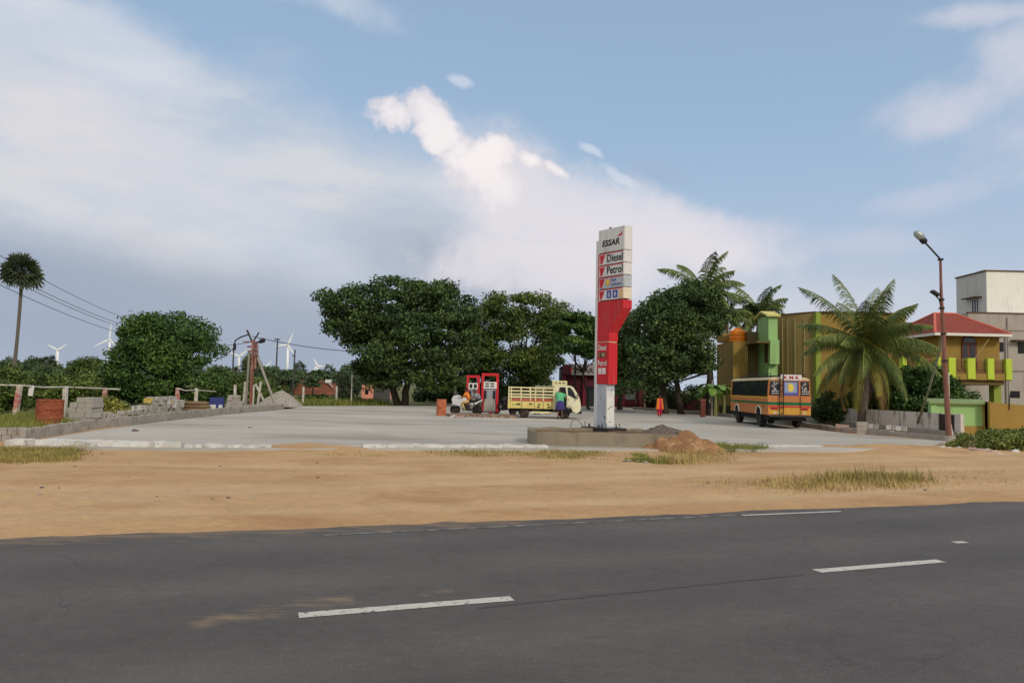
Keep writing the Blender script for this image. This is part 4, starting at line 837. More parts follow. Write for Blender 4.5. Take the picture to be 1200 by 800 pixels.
# --- green and gold compound wall
D = 33.5; b = Vector((X(1090, D), D, 0)); t = thing('compound_wall', 'pale green wall with a scalloped tile coping that turns gold at the right', 'wall', b)
x0, x1, x2 = 0, X(1152, D) - b.x, X(1158, D - .5) - b.x; zt = Zh(1120, 472.5, D)
part('green_wall', m_green, lambda q: q.box(x0, x1, 0, .2, -.1, zt), t)
part('gold_plinth', m_gold, lambda q: q.box(X(1126, D) - b.x, x1, -.03, -.002, -.1, Zh(1140, 499, D)), t)
part('tile_coping', plain('coping_green', (150, 168, 118)), lambda q: [q.tube([(x, -.22, zt + .02), (x, .3, zt + .16)], .06, 7) for x in np.arange(x0 - .1, x1 + .1, .12)], t)
part('gold_pier', m_gold, lambda q: q.box(x1, x2 + .05, -.5, .2, -.1, Zh(1155, 470.5, D)), t)
part('gold_wall', m_gold, lambda q: q.prism([(x2 + .05, -.1), (x2 + 7, -.1), (x2 + 7, Zh(1155, 470.5, D) - .5), (x2 + .05, Zh(1155, 470.5, D))], -.35, -.15), t)
part('wall_hook', m_dsteel, lambda q: q.tube([(x2 + 1, -.37, 1.2), (x2 + 1.02, -.4, 1.9)], .02, 5), t)
part('green_pier', m_green, lambda q: q.box(x0 - .02, x0 + .25, -.08, .0, -.1, zt), t)
# --- stained low wall behind the kerb
m_stain = mat('stained_whitewash', (200, 195, 188), .9, .06, 1.2, extra=hstains)
a0, a1 = G(938, 496.0), G(1126, 514.5); a0.y += .3; an = math.atan2(a1.y - a0.y, a1.x - a0.x); L_ = (a1 - a0).length
t = thing('stained_wall', 'low whitewashed wall with black mould streaks along the right kerb', 'wall', a0, an)
part('wall_panel', m_stain, lambda q: q.box(0, L_, 0, .16, -.1, 1.02), t)
part('base_course', m_kerb, lambda q: q.box(-.0, L_, -.14, -.003, -.1, .3), t)
part('dark_end', plain('black_patch', (48, 46, 46)), lambda q: q.box(L_ - 1.25, L_ - .35, -.012, -.002, .3, .98), t)
a0, a1 = G(845, 487), G(938, 495.5); an = math.atan2(a1.y - a0.y, a1.x - a0.x); L_ = (a1 - a0).length
t = thing('stained_wall', 'mossy low wall seen under and behind the bus', 'wall', a0 + Vector((0, .5, 0)), an)
part('wall_panel', mat('mossy_wall', (96, 98, 72), .95, .2, 1.4, extra=hstains), lambda q: q.box(0, L_, 0, .16, -.1, .75), t)
# stack of loose blocks at the wall
m_block = mat('cement_block', (168, 162, 152), .95, .1, 5, bump=.006, c3=(132, 126, 116), s3=6, t3=(.55, .7))
m_pink = mat('pink_block', (170, 142, 130), .95, .1, 5)
bmesh_block = None
def block_at(loc, rz, sz=(.4, .2, .19), m=m_block, label='', group='', tilt=0, tx=0):
    mb = MB(); mb.box(-sz[0] / 2, sz[0] / 2, -sz[1] / 2, sz[1] / 2, 0, sz[2], .008); o = mb.build('concrete_block', m); o.location = loc; o.rotation_euler = (tx, tilt, rz); tag(o, label, 'concrete block', group); return o
q = G(1000, 509); d1 = Vector((.9, -.45, 0)).normalized()
for i in range(3): block_at(G(1010, 509.5) + Vector((0, 0, .19 * i)), -.4 + .1 * i, (.42, .3, .185), m_block, 'grey block in the three-high stack on the right kerb', 'blocks stacked on the right kerb')
for i in range(2): block_at(G(988, 507) + Vector((-.05 * i, 0, .19 * i)), -.5 + .15 * i, (.55, .3, .185), m_pink, 'pinkish block leaning beside the small stack on the right kerb', 'pink blocks on the right kerb', .08)
block_at(G(998, 508.5), -.9, (.42, .2, .185), m_pink, 'pinkish block lying tilted between the two kerb piles', None, .35)
for i, px in enumerate((1025, 1046, 1058)): block_at(G(px, 509.5 + i * 1.6) + Vector((0, .1, .28)), -.45, (.4, .2, .18), m_stain, 'pale block resting on the base of the stained wall', 'blocks along the stained wall')

# --- shop
D = 68.0; b = Vector((X(706, D), D, 0)); t = thing('fuel_station_shop', 'maroon fuel station office with a grey lettered fascia behind the totem', 'shop', b)
xa, xb = X(659, D) - b.x, X(756, D) - b.x; zt = Zh(700, 427, D)
part('wall', m_maroon, lambda q: q.box(xa, xb, .3, 5, 0, zt - .2), t)
fs = part('fascia', m_grayf, lambda q: q.box(xa + .75, xb - .4, -.35, .295, Zh(690, 439.5, D), zt), t)
part('fascia_end', m_maroon, lambda q: q.box(xa, xa + .745, -.3, .295, Zh(690, 439.5, D), zt - .06), fs)
text('ESSAR', m_blk, fs, X(672, D) - b.x, -.36, Zh(690, 437.3, D), X(695, D) - X(672, D), .48, bold=.02)
part('fascia_emblem', m_red, lambda q: q.prism([(X(668, D) - b.x, Zh(690, 436.5, D)), (X(670.5, D) - b.x, Zh(690, 433, D)), (X(669, D) - b.x, Zh(690, 432, D)), (X(667, D) - b.x, Zh(690, 434.5, D))], -.36, -.352), fs)
for x0, x1 in ((659, 663), (683, 687), (728, 733), (749, 755)): part('pier', m_maroon2, lambda q: q.box(X(x0, D) - b.x, X(x1, D) - b.x, 0, .3, 0, Zh(690, 440, D)), t)
part('door', m_glass, lambda q: q.box(X(687, D) - b.x, X(699, D) - b.x, .22, .3, 0, Zh(690, 453, D)), t)
part('window', plain('shop_glass', (96, 108, 104), .2, .2, 2, spec=.6), lambda q: q.box(X(733, D) - b.x, X(745, D) - b.x, .22, .3, Zh(740, 468, D), Zh(740, 453, D)), t)
part('window_frame', m_grayf, lambda q: (q.box(X(732, D) - b.x, X(746, D) - b.x, .2, .24, Zh(740, 453, D), Zh(740, 452, D)), q.box(X(732, D) - b.x, X(733, D) - b.x, .2, .24, Zh(740, 468, D), Zh(740, 453, D))), t)
part('step', m_cem, lambda q: q.box(xa, xb, -.8, 0, 0, .12), t)
# low maroon wall and parked things right of the shop
D = 66; b = Vector((X(757, D), D, 0)); t = thing('maroon_wall', 'long low maroon wall running right from the shop behind the woman', 'wall', b)
part('wall_panel', plain('dark_maroon', (80, 38, 40)), lambda q: q.box(0, X(826, D) - b.x, .0, .2, 0, 1.35), t); part('top_rail', m_maroon, lambda q: q.box(0, X(826, D) - b.x, -.03, .23, 1.35, 1.42), t)
for px in (762, 782, 800): part('pier', m_maroon, lambda q: q.box(X(px, D) - b.x, X(px + 2, D) - b.x, -.1, -.002, 0, 1.6), t)
q = G(823.5, 488.5, .1); t = thing('gate_post', 'square red brown gate post right of the tree trunks', 'post', q); part('post_shaft', mat('red_render', (118, 66, 56), .9, .12, 3), lambda m_: m_.box(-.14, .14, -.14, .14, -.1, 1.05, .01), t); part('post_cap', mat('red_render_top', (160, 96, 80)), lambda m_: m_.box(-.17, .17, -.17, .17, 1.05, 1.12), t)
q = G(834, 488); t = thing('utility_pole', 'slim grey pole standing among the banana plants', 'pole', q); part('pole_shaft', m_cem, lambda m_: m_.tube([(0, 0, 0), (.03, 0, 2.5)], .06, 8), t); part('pole_cap', m_dsteel, lambda m_: m_.tube([(.03, 0, 2.5), (.03, 0, 2.58)], .07, 8), t)
# --- brick house at left, pink house, tank
D = 105; b = Vector((X(365, D), D, 0)); t = thing('brick_house', 'long low red brick building beyond the gravel heap', 'house', b)
def brick(tt, cur, tcn, p):
    L = tt.links.new; sp = tt.nodes.new('ShaderNodeMapping'); sp.inputs['Rotation'].default_value = (R(90), 0, 0); L(tcn.outputs['Object'], sp.inputs[0]); b_ = tt.nodes.new('ShaderNodeTexBrick'); b_.inputs['Scale'].default_value = 1; b_.inputs['Brick Width'].default_value = .5; b_.inputs['Row Height'].default_value = .2; b_.inputs['Mortar Size'].default_value = .02
    b_.inputs['Color1'].default_value = (1, 1, 1, 1); b_.inputs['Color2'].default_value = (.75, .75, .75, 1); b_.inputs['Mortar'].default_value = (1.1, 1.25, 1.3, 1); L(sp.outputs[0], b_.inputs[0])
    mx = tt.nodes.new('ShaderNodeMix'); mx.data_type = 'RGBA'; mx.blend_type = 'MULTIPLY'; mx.inputs[0].default_value = 1; L(cur, mx.inputs[6]); L(b_.outputs[0], mx.inputs[7]); return mx.outputs[2]
m_brick = mat('red_brick', (146, 92, 74), .9, .15, .6, extra=brick); m_brick2 = mat('dark_brick', (116, 82, 66), .9, .15, .6, extra=brick)
part('wall', m_brick, lambda q: pbox(q, 345, 393, 448.5, 0, D, D + 5, b, 0), t)
part('wall', m_brick2, lambda q: pbox(q, 331, 345, 449.5, 0, D + .5, D + 5, b, 0), t)
part('parapet', m_brick2, lambda q: pbox(q, 331, 384, 444.8, 448.4, D - .12, D + 4.8, b), t)
part('chimney', m_white, lambda q: pbox(q, 381, 387, 444.6, 448.5, D - .25, D + 1, b), t)
part('stair_wall', m_cem, lambda q: q.prism([(X(386, D) - b.x, Zh(388, 447, D)), (X(391, D) - b.x, Zh(388, 453, D)), (X(391, D) - b.x, Zh(388, 455, D)), (X(385, D) - b.x, Zh(388, 449, D))], -.3, -.13), t)
D = 84; b = Vector((X(434, D), D, 0)); t = thing('pink_house', 'salmon pink house peeping out left of the big spreading tree', 'house', b)
m_salmon = mat('salmon_plaster', (222, 150, 128), .85, .08, 1, extra=stains)
part('wall', m_salmon, lambda q: pbox(q, 424, 452, 451, 0, D, D + 5, b, 0), t); part('parapet', m_salmon, lambda q: pbox(q, 432, 452, 448, 451, D - .1, D + 5, b), t); part('window', m_dark, lambda q: pbox(q, 428, 432, 456, 462, D - .03, D, b), t)
q = at(446, 474, 70); q.z = 0; t = thing('pump_room', 'small grey cement pump room under a black water tank', 'shed', q)
part('wall', m_cem, lambda m_: m_.box(-.72, .6, 0, 1.6, 0, 1.45), t); part('roof_slab', m_cem, lambda m_: m_.box(-.8, .68, -.06, 1.66, 1.45, 1.53), t); part('painted_sign', plain('faded_print', (110, 108, 106)), lambda m_: [m_.box(-.45 + .2 * i, -.3 + .2 * i, -.006, -.001, .95, 1.12) for i in range(4)], t)
mb = MB(); mb.lathe([(.2, 1.22), (.55, 1.12), (.6, 1.0), (.58, .95), (.6, .9), (.6, .1), (.56, 0)], n=24); o = mb.build('water_tank', m_black, smooth=True); o.location = q + Vector((-.05, .8, 1.53)); tag(o, 'black plastic water tank on the grey pump room under the big tree', 'water tank')
q = at(421, 475, 66); q.z = 0; mb = MB(); mb.box(-.17, .17, -.17, .17, 0, .42, .02); o = mb.build('marker_stone', m_kerb); o.location = q; tag(o, 'small pale boundary stone at the far edge left of the pink house', 'stone')
# ------------------------------------------------------------------ left side objects
m_rust = mat('rusty_steel', (130, 70, 48), .85, c2=(158, 90, 62), scale=3, detail=8, bump=.004, c3=(104, 52, 36), s3=5, t3=(.5, .66), stretch=(1, 1, 2.2))
m_rust2 = mat('rusty_steel_pale', (176, 98, 66), .85, c2=(196, 120, 84), scale=3, detail=8, c3=(130, 66, 46), s3=5, t3=(.52, .66))
def drum(label, loc, r, h, m, tilt=0):
    t = thing('metal_drum', label, 'drum', loc); mb = MB()
    mb.lathe([(r * .98, .0), (r * 1.03, .015), (r, .04), (r, h * .3), (r * 1.035, h * .33), (r, h * .36), (r, h * .63), (r * 1.035, h * .66), (r, h * .69), (r, h - .04), (r * 1.03, h - .02), (r * .99, h), (r * .95, h - .02)], n=36); mb.build('drum_shell', m, t, smooth=True)
    mb = MB(); mb.lathe([(r * .94, h - .035), (r * .94, h - .02)], n=30); mb.build('lid', mat('rust_lid', (196, 142, 92), .85, .15, 4), t); t.rotation_euler = (0, tilt, 0); return t
drum('ribbed rusty orange drum standing behind the left kerb', G(57, 499.5), .43, .95, m_rust, .01)
drum('smaller pale rusty drum at the end of the pump island', G(517, 486.5, .1), .27, .88, m_rust2)
# red and white banded fence posts with the rail
m_post = mat('banded_post', (196, 184, 172), .9, .08, 3, c3=(176, 96, 86), s3=5, t3=(.46, .54), stretch=(.4, .4, 1)); m_postw = mat('whitewashed_post', (206, 200, 188), .9, .06, 3, c3=(158, 146, 132), s3=6, t3=(.5, .62))
def fpost(px, py, h, m, label, r_=.085, lean=0, group='fence posts on the left'):
    q = G(px, py); t = thing('fence_post', label, 'fence post', q, 0, group); mb = MB(); mb.box(-r_, r_, -r_, r_, -.2, h, .012, Matrix.Rotation(lean, 4, 'Y')); mb.build('post_shaft', m, t)
    mb = MB(); mb.tube([(lean * h - .0, -r_, h - .05), (lean * h, r_, h - .05)], .02, 5); mb.build('wire_tie', m_dsteel, t); return Vector(q) + Vector((h * math.sin(lean), 0, h))
P1 = fpost(17.5, 489, 1.36, m_post, 'leftmost red and white fence post, leaning slightly', .09, .09)
P2 = fpost(75, 487, 1.30, m_postw, 'white fence post between the rusty drum and the block stack')
P3 = fpost(121.5, 484.5, 1.22, m_post, 'red banded fence post at the right end of the long rail')
mb = MB(); mb.tube([at(5, 451, 31.5) + Vector((-.5, 0, 0)), P1, P1.lerp(P2, .5) + Vector((0, 0, -.05)), P2, P2.lerp(P3, .5), P3, P3 + Vector((.6, .3, -.02))], .035, 6); o = mb.build('fence_rail', m_postw); tag(o, 'thin pale rail tied across the three left fence posts', 'fence rail')
t = thing('hanging_placard', 'small white placard hanging from the left fence rail', 'sign', P1.lerp(P2, .27) + Vector((0, -.05, -.02))); mb = MB(); mb.box(-.11, .1, -.01, .01, -.42, .03, .004, Matrix.Rotation(.12, 4, 'Y')); mb.build('card', m_white, t); mb = MB(); mb.tube([(0, 0, 0), (0, .03, .06)], .006, 4); mb.build('tie', m_dsteel, t)
for i, (px, py, h, m, ln, lb) in enumerate(((206, 484, 1.3, m_post, .02, 'left leg of the paired white and red posts behind the timber pile'), (210, 484, 1.25, m_post, -.12, 'leaning red post of the pair behind the timber pile'), (229, 483, 1.3, m_postw, .0, 'white fence post above the timber pile'),
        (274.5, 479, 1.5, m_postw, 0, 'white post beside the tall block stack near the blue box'), (285, 476, 1.7, m_postw, .05, 'white post just left of the red utility pole'), (296, 476, 1.5, m_postw, 0, 'white post just right of the red utility pole'), (302, 475, 1.75, m_postw, .09, 'upright of the white propped pair left of the gravel heap'), (311, 473, 1.75, m_postw, -.5, 'sloping prop of the white pair left of the gravel heap'),
        (355, 474.5, 1.4, m_postw, 0, 'white post at the right foot of the gravel heap'), (394, 474, 1.5, m_postw, 0, 'white post in front of the right end of the brick building'), (411.5, 474.5, 2.6, m_postw, 0, 'tall thin white post left of the pink house'))):
    fpost(px, py, h, m, lb, .07 if i < 10 else .05, ln)
mb = MB(); mb.tube([G(206, 484) + Vector((0, 0, 1.3)), G(216, 484) + Vector((0, 0, 1.18)), G(229, 483) + Vector((0, 0, 1.2)), G(252, 481) + Vector((0, 0, 1.1))], .03, 5); o = mb.build('fence_rail', m_postw); tag(o, 'short pale rail above the timber pile', 'fence rail')
mb = MB(); mb.tube([at(355, 459, 62), at(411, 458, 64), at(436, 458, 66)], .015, 4); o = mb.build('fence_wire', m_dsteel); tag(o, 'thin wire strung between the white posts right of the gravel heap', 'wire')
# block stacks
rnd = random.Random(9)
o0 = G(81, 494.5); n = 0
LB = {0: 'bottom-row block of the pale stack right of the rusty drum', 1: 'second-row block of the pale stack right of the rusty drum', 2: 'third-row block of the pale stack right of the rusty drum', 3: 'fourth-row block of the pale stack right of the rusty drum', 4: 'top-row block of the pale stack right of the rusty drum'}
for r_ in range(5):
    nb = [4, 4, 3, 3, 2][r_]; off = [0, .1, 0.05, .1, .35][r_]
    for i in range(nb):
        for dp in range(2):
            block_at((o0.x + off + i * .3 + .15 + rnd.uniform(-.012, .012), o0.y + dp * .42 + rnd.uniform(-.02, .02), r_ * .195), PI / 2 + rnd.uniform(-.05, .05) if r_ % 2 else rnd.uniform(-.03, .03), (.29, .40, .19) if not r_ % 2 else (.4, .29, .19), m_block, LB[r_], 'blocks of the stack right of the drum')
for i in range(6): block_at((o0.x + 1.35 + .17 * i, o0.y + .1 - .02 * i, .0 if i % 2 else .0), rnd.uniform(-.1, .1), (.12, .36, .42 - .045 * i), m_block, 'upright block leaning at the right end of the pale stack', 'blocks leaning on the stack', .18)
# ground the drum column on blocks left of stack
for k in range(2): block_at(G(74, 493) + Vector((0, -.1, .19 * k)), .1 * k, (.38, .3, .19), m_block, 'block in the pair piled at the foot of the white fence post', 'blocks at the white post foot')
# row of scattered blocks to the pile
row = []
for i in range(16):
    px = 127 + i * 5.2; row.append((px, 492.6 - i * .42))
for i, (px, py) in enumerate(row):
    q = G(px, py); q.y += .35; nlev = 1 if i < 2 else 2 if i < 5 else 3 if i < 8 else 5 if i < 14 else 4
    for k in range(nlev):
        block_at((q.x + rnd.uniform(-.03, .03), q.y + rnd.uniform(-.08, .08) + .05 * k, k * .185), rnd.uniform(-.35, .35) + (PI / 2 if rnd.random() < .4 else 0), (.36 * rnd.uniform(.85, 1.1), .22, .185), m_block if rnd.random() < .8 else m_stain,
                 ('low tumbled block between the fence post and the round tree' if i < 6 else 'block in the higher tumbled pile below the round tree'), 'tumbled blocks low row' if i < 6 else 'tumbled blocks high pile', rnd.uniform(-.08, .08), rnd.uniform(-.06, .06))
# yellow cloth on pile
def cloth(label, q, w_, h_, m, seed):
    r = np.random.default_rng(seed); n = 9; vs = []; fs = []
    for i in range(n):
        for j in range(n):
            u, v = i / (n - 1) - .5, j / (n - 1); vs.append((u * w_ * (1 - .3 * v) + r.uniform(-.015, .015), -.02 - .12 * v + .04 * math.sin(u * 17 + v * 3) + r.uniform(-.012, .012), h_ * (1 - v) - .08 * abs(u)))
            if i and j: a = i * n + j; fs.append((a - n - 1, a - 1, a, a - n))
    mb = MB(); mb.add(vs, fs); o = mb.build('cloth', m, smooth=True); o.location = q; tag(o, label, 'cloth'); md = o.modifiers.new('s', 'SOLIDIFY'); md.thickness = .015; return o
q = G(173, 489); cloth('yellow rag draped over the tumbled block pile', (q.x, q.y + .02, .66), .42, .24, plain('yellow_cloth', (176, 152, 76)), 1)
q = G(199, 487); cloth('small yellow and purple rag on the right of the block pile', (q.x, q.y + .05, .42), .28, .36, mat('yellow_purple_cloth', (200, 176, 60), .8, c2=(120, 96, 150), scale=3), 2)
# timber / sack pile
m_timber = mat('weathered_timber', (132, 110, 84), .95, .2, 3, c3=(92, 74, 56), s3=4)
q0 = G(208, 485.5)
for k in range(4):
    for j in range(2):
        mb = MB(); y = .22 * j; z = .09 + k * .165; L_ = 1.55 - .06 * k; mb.tube([(rnd.uniform(-.05, .02), y, z), (L_ * .5, y + rnd.uniform(-.02, .02), z + rnd.uniform(-.01, .01)), (L_, y, z)], [.085, .09, .08], 9)
        o = mb.build('timber_log', m_timber, smooth=True); o.location = q0 + Vector((0, .1, 0)); tag(o, 'weathered log in the brown timber pile right of the blocks', 'log', 'logs of the timber pile')
# blue and white box
q = G(253, 482); t = thing('painted_sign_box', 'blue box with two white panels standing behind the left kerb', 'sign', q, .05); hb = .72
mb = MB(); mb.box(-.38, .38, 0, .22, .02, .78, .01); mb.build('box_body', plain('navy_paint', (58, 66, 128)), t)
mb = MB(); mb.box(-.33, -.02, -.012, -.002, .06, .38); mb.box(.14, .35, -.012, -.002, .06, .38); mb.build('white_panel', m_white, t)
# tall stack near
q0 = G(262.5, 483)
for k in range(6):
    for i in range(3 - (k > 3)):
        block_at((q0.x + .16 + i * .3 + .03 * k, q0.y + .2 + rnd.uniform(-.03, .03), k * .16), rnd.uniform(-.08, .08), (.29, .36, .155), m_block, 'block in the narrow stack between the blue box and the utility pole', 'blocks of the narrow stack')
# scattered kerb rubble near the pole
for i in range(9):
    px = 281 + i * 5.5; q = G(px, 479.5 - i * .1); block_at((q.x, q.y + .3, 0), rnd.uniform(0, 3), (.36, .2, .19 + .1 * rnd.random()), m_block, 'loose block along the kerb by the foot of the utility pole', 'loose blocks by the utility pole', rnd.uniform(-.1, .1))
# ---- heaps
def heap(name, label, c, rx, ry, h, m, seed, n=70, rough=.12, peak=1.3, cat='heap', off=(0, 0), z=0.0, sharp=.7, bumps=()):
    vs = []; fs = []; xs = np.linspace(-1.15, 1.15, n); XX, YY = np.meshgrid(xs, xs, indexing='ij')
    rr = np.sqrt(XX ** 2 + YY ** 2); th = np.arctan2(YY, XX); lim = 1 + .1 * np.sin(3 * th + seed) + .06 * np.sin(7 * th + seed * 2)
    f = np.clip(1 - rr / lim, 0, 1); Z = h * (1 - (1 - f) ** peak) * (1 if sharp is None else 1) if peak > 1 else h * f ** sharp
    for bx, by, bh, br in bumps: Z = np.maximum(Z, bh * np.clip(1 - np.hypot(XX - bx, YY - by) / br, 0, 1) ** .85)
    Z = Z + (fbm(XX * 5 + seed, YY * 5, 5, seed) - .5) * rough * h * np.clip(Z / h * 3, 0, 1) * 2.2 - .03 * (Z <= .001)
    V = np.stack([XX * rx, YY * ry, Z], -1).reshape(-1, 3); ii = (np.arange(n - 1)[:, None] * n + np.arange(n - 1)[None]).ravel(); o = npmesh(name, V, np.stack([ii, ii + n, ii + n + 1, ii + 1], 1), m); o.location = (c.x, c.y, z); o.data.polygons.foreach_set('use_smooth', [True] * len(o.data.polygons)); tag(o, label, cat); return o
m_gravel = mat('grey_gravel', (170, 164, 152), .95, .12, 6, bump=.03, bscale=22, c3=(118, 110, 100), s3=14, t3=(.5, .6))
q = G(329, 475, SZ); heap('gravel_heap', 'large grey gravel heap at the far left corner of the forecourt', Vector((q.x, q.y, 0)), 1.5, 1.4, 1.12, m_gravel, 3, rough=.06, peak=1.0, sharp=.8, z=.08)
m_heap = mat('orange_earth', (146, 108, 74), .95, .16, 2, bump=.05, bscale=9, c3=(176, 142, 102), s3=3, t3=(.5, .62))
q = G(811, 533); heap('earth_heap', 'orange earth heap piled against the right end of the round planter', Vector((q.x, q.y + .9, 0)), 1.22, 1.05, .52, m_heap, 5, rough=.3, peak=1.0, sharp=.62, bumps=((.02, .05, .62, .7),), z=.02)
m_dgrav = mat('dark_gravel', (112, 100, 92), .95, .15, 8, bump=.03, bscale=26, c3=(82, 74, 68), s3=18, t3=(.5, .58))
# ---- utility pole with struts and lamp arms
m_redpole = mat('red_oxide_pole', (134, 84, 74), .85, .12, 2, c3=(176, 140, 128), s3=3, t3=(.5, .66), stretch=(1, 1, .3)); m_poleg = mat('concrete_pole', (156, 150, 138), .9, .1, 2, stretch=(1, 1, .3))
q = G(293.5, 479); D = q.y; t = thing('utility_pole', 'red oxide utility pole with crossed arms, lamps and two sloping struts', 'utility pole', q)
def rel(px, py, Y): return at(px, py, Y) - q
top = rel(293.5, 400, D)
part('pole_shaft', m_redpole, lambda m_: (m_.box(-.075, .075, -.075, .075, -.1, rel(293, 398, D).z), m_.box(.14, .24, -.06, .06, rel(296, 432, D).z, rel(296, 402, D).z)), t)
part('cross_arm', m_redpole, lambda m_: (m_.tube([rel(285, 400.3, D), rel(310, 400.8, D)], .045, 6), m_.tube([rel(290, 406, D), rel(300, 406, D)], .06, 6), m_.tube([rel(290, 411, D), rel(300, 411, D)], .05, 6)), t)
part('top_arm', m_dsteel, lambda m_: (m_.tube([rel(289.5, 386.5, D), rel(297, 404, D)], .06, 6), m_.tube([rel(303.5, 389.5, D), rel(296, 401, D)], .045, 6)), t)
la = part('lamp_arm', m_dsteel, lambda m_: m_.tube([rel(292, 391.5, D), rel(282, 395, D), rel(275.5, 399, D), rel(275, 409, D)], .045, 6), t); part('lamp_head', m_dsteel, lambda m_: m_.box(*[v for v in (rel(274, 406, D).x, rel(276, 406, D).x, -.12, .12, rel(275, 410, D).z, rel(275, 403, D).z)]), la)
la = part('lamp_arm', m_dsteel, lambda m_: m_.tube([rel(296, 404, D), rel(305, 400, D)], .045, 6), t)
def lh(m_):
    a, c = rel(303, 401, D), rel(311, 397.5, D); m_.tube([a, a.lerp(c, .3), a.lerp(c, .8), c], [.06, .14, .15, .05], 8)
part('lamp_head', m_dsteel, lh, la)
part('strut', m_poleg, lambda m_: m_.tube([rel(291, 412, D) + Vector((-.0, .15, 0)), rel(285.5, 474, D) + Vector((0, .4, -.3))], .07, 7), t)
part('strut', m_poleg, lambda m_: m_.tube([rel(299, 408, D), rel(303, 422, D), rel(322, 466, D) + Vector((0, 0, -.3))], [.09, .085, .08], 7), t)
part('transformer_cage', m_redpole, lambda m_: [m_.box(.0 + dx, .04 + dx, -.16, -.12, rel(295, 418, D).z, rel(295, 404, D).z) for dx in (.1, .22, .34)] + [m_.box(.1, .38, -.16, -.12, rel(295, y_, D).z, rel(295, y_ - .8, D).z) for y_ in (405, 411, 417)], t)
for i, (px, yt, Y, lean, lb) in enumerate(((272, 402, 95, 0, 'thin dark pole with a small bracket left of the red utility pole'), (323, 398, 100, .0, 'dark pole with a flat cap behind the gravel heap'), (343, 409.5, 100, -.02, 'slightly leaning dark pole right of the capped pole'))):
    qq = at(px, 452, Y); z1 = Zh(px, yt, Y); qq.z = 0; t = thing('utility_pole', lb, 'utility pole', qq); mb = MB(); mb.tube([(0, 0, -.2), (0 - lean * z1, 0, z1)], [.13, .09], 8); mb.build('pole_shaft', plain('dark_pole', (72, 70, 72)), t); mb = MB()
    if i == 1: mb.box(-.42, .35, -.05, .05, z1, z1 + .14)
    else: mb.box(-.2, .2, -.05, .05, z1 - .9, z1 - .75)
    mb.build('cross_arm', m_dsteel, t)
qq = at(533, 474, 60); qq.z = 0; t = thing('utility_pole', 'tall thin grey pole rising through the trees by the fuel pumps', 'utility pole', qq); mb = MB(); mb.tube([(0, 0, 0), (.02, 0, Zh(533, 392, 60))], [.1, .07], 8); mb.build('pole_shaft', m_poleg, t); mb = MB(); mb.tube([(-.5, 0, Zh(533, 392, 60)), (.5, 0, Zh(533, 392, 60))], .04, 6); mb.build('cross_arm', m_dsteel, t)
qq = at(673.5, 476, 60); qq.z = 0; t = thing('utility_pole', 'thin pole standing before the shop fascia', 'utility pole', qq); mb = MB(); mb.tube([(0, 0, 0), (.0, 0, Zh(673, 408, 60))], [.07, .05], 8); mb.build('pole_shaft', m_dsteel, t); mb = MB(); mb.tube([(-.25, -.05, Zh(673, 422, 60)), (.3, -.05, Zh(673, 422, 60))], .03, 6); mb.build('cross_arm', m_dsteel, t)
# power lines
def wire(name, label, a, c, sag, r_=.018, group=None):
    mb = MB(); pts = [a.lerp(c, i / 24) + Vector((0, 0, -sag * 4 * (i / 24) * (1 - i / 24))) for i in range(25)]; mb.tube(pts, r_, 4); o = mb.build(name, plain('wire_black', (52, 54, 58)) if 'wire_black' not in bpy.data.materials else bpy.data.materials['wire_black']); tag(o, label, 'power line', group)
for i, (y0, y1) in enumerate(((296, 381), (313, 388), (318, 391), (331, 397))):
    wire('power_line', ['uppermost', 'second from the top', 'third from the top', 'lowest'][i] + ' of the four wires sloping past the tall palmyra', at(-6, y0, 40), at(175, y1, 90), .5, .02, 'four wires past the palmyra')
wire('power_line', 'short wire crossing the crown of the tall palmyra', at(14, 335.5, 60), at(52, 336, 60), .02, .018)
wire('power_line', 'long wire from the red utility pole into the big spreading tree', at(296, 394, 52), at(432, 412, 62), .25, .025)
wire('power_line', 'thin wire left of the red utility pole above the round tree', at(240, 405, 55), at(292, 401, 52), .1, .02)
wire('power_line', 'thin wire sagging across the gold building behind the bus', at(800, 440, 48), at(905, 441, 50), .1, .015)
# wind turbines
m_turb = plain('turbine_white', (245, 246, 247), .5, .01)
def turbine(label, px, hub, base_y, blade, D, rot, foot=False):
    qq = at(px, base_y, D); qq.z = 0; q_ = Vector(qq); H = Zh(px, hub, D); t = thing('wind_turbine', label, 'wind turbine', q_, 0, 'wind turbines on the horizon'); k = D / 870
    mb = MB(); mb.tube([(0, 0, -2), (0, 0, H)], [1.7 * k, 1.15 * k], 12); mb.build('tower', m_turb, t, smooth=True)
    mb = MB(); mb.box(-1.0 * k, 1.0 * k, -1.6 * k, 3 * k, H - .9 * k, H + .9 * k, .3 * k); n_ = mb.build('nacelle', m_turb, t)
    mb = MB(); mb.lathe([(.1 * k, -2.9 * k), (.8 * k, -2.3 * k), (1.1 * k, -1.6 * k)], (0, 0, H), 12, 'y'); mb.build('hub', m_turb, t)
    for j in range(3):
        a = R(rot + 120 * j); u = Vector((math.sin(a), 0, math.cos(a))); v = Vector((math.cos(a), 0, -math.sin(a))); L_ = blade * k; c = Vector((0, -2.0 * k, H)); pts = [(0, .45), (.12, .55), (.22, .95), (.6, .6), (1, .12)]; vs = []
        for f, w_ in pts:
            for s_, dy in ((-.35, 0), (.0, -.25), (.65, 0), (.0, .25)): vs.append(c + u * L_ * f + v * w_ * s_ * k * 2.3 + Vector((0, dy * w_ * k, 0)))
        fs = [(4 * i + m_, 4 * i + 4 + m_, 4 * i + 4 + (m_ + 1) % 4, 4 * i + (m_ + 1) % 4) for i in range(4) for m_ in range(4)] + [(0, 1, 2, 3), (16, 17, 18, 19)]; mb = MB(); mb.add(vs, fs); mb.build('blade', m_turb, t)
    return t
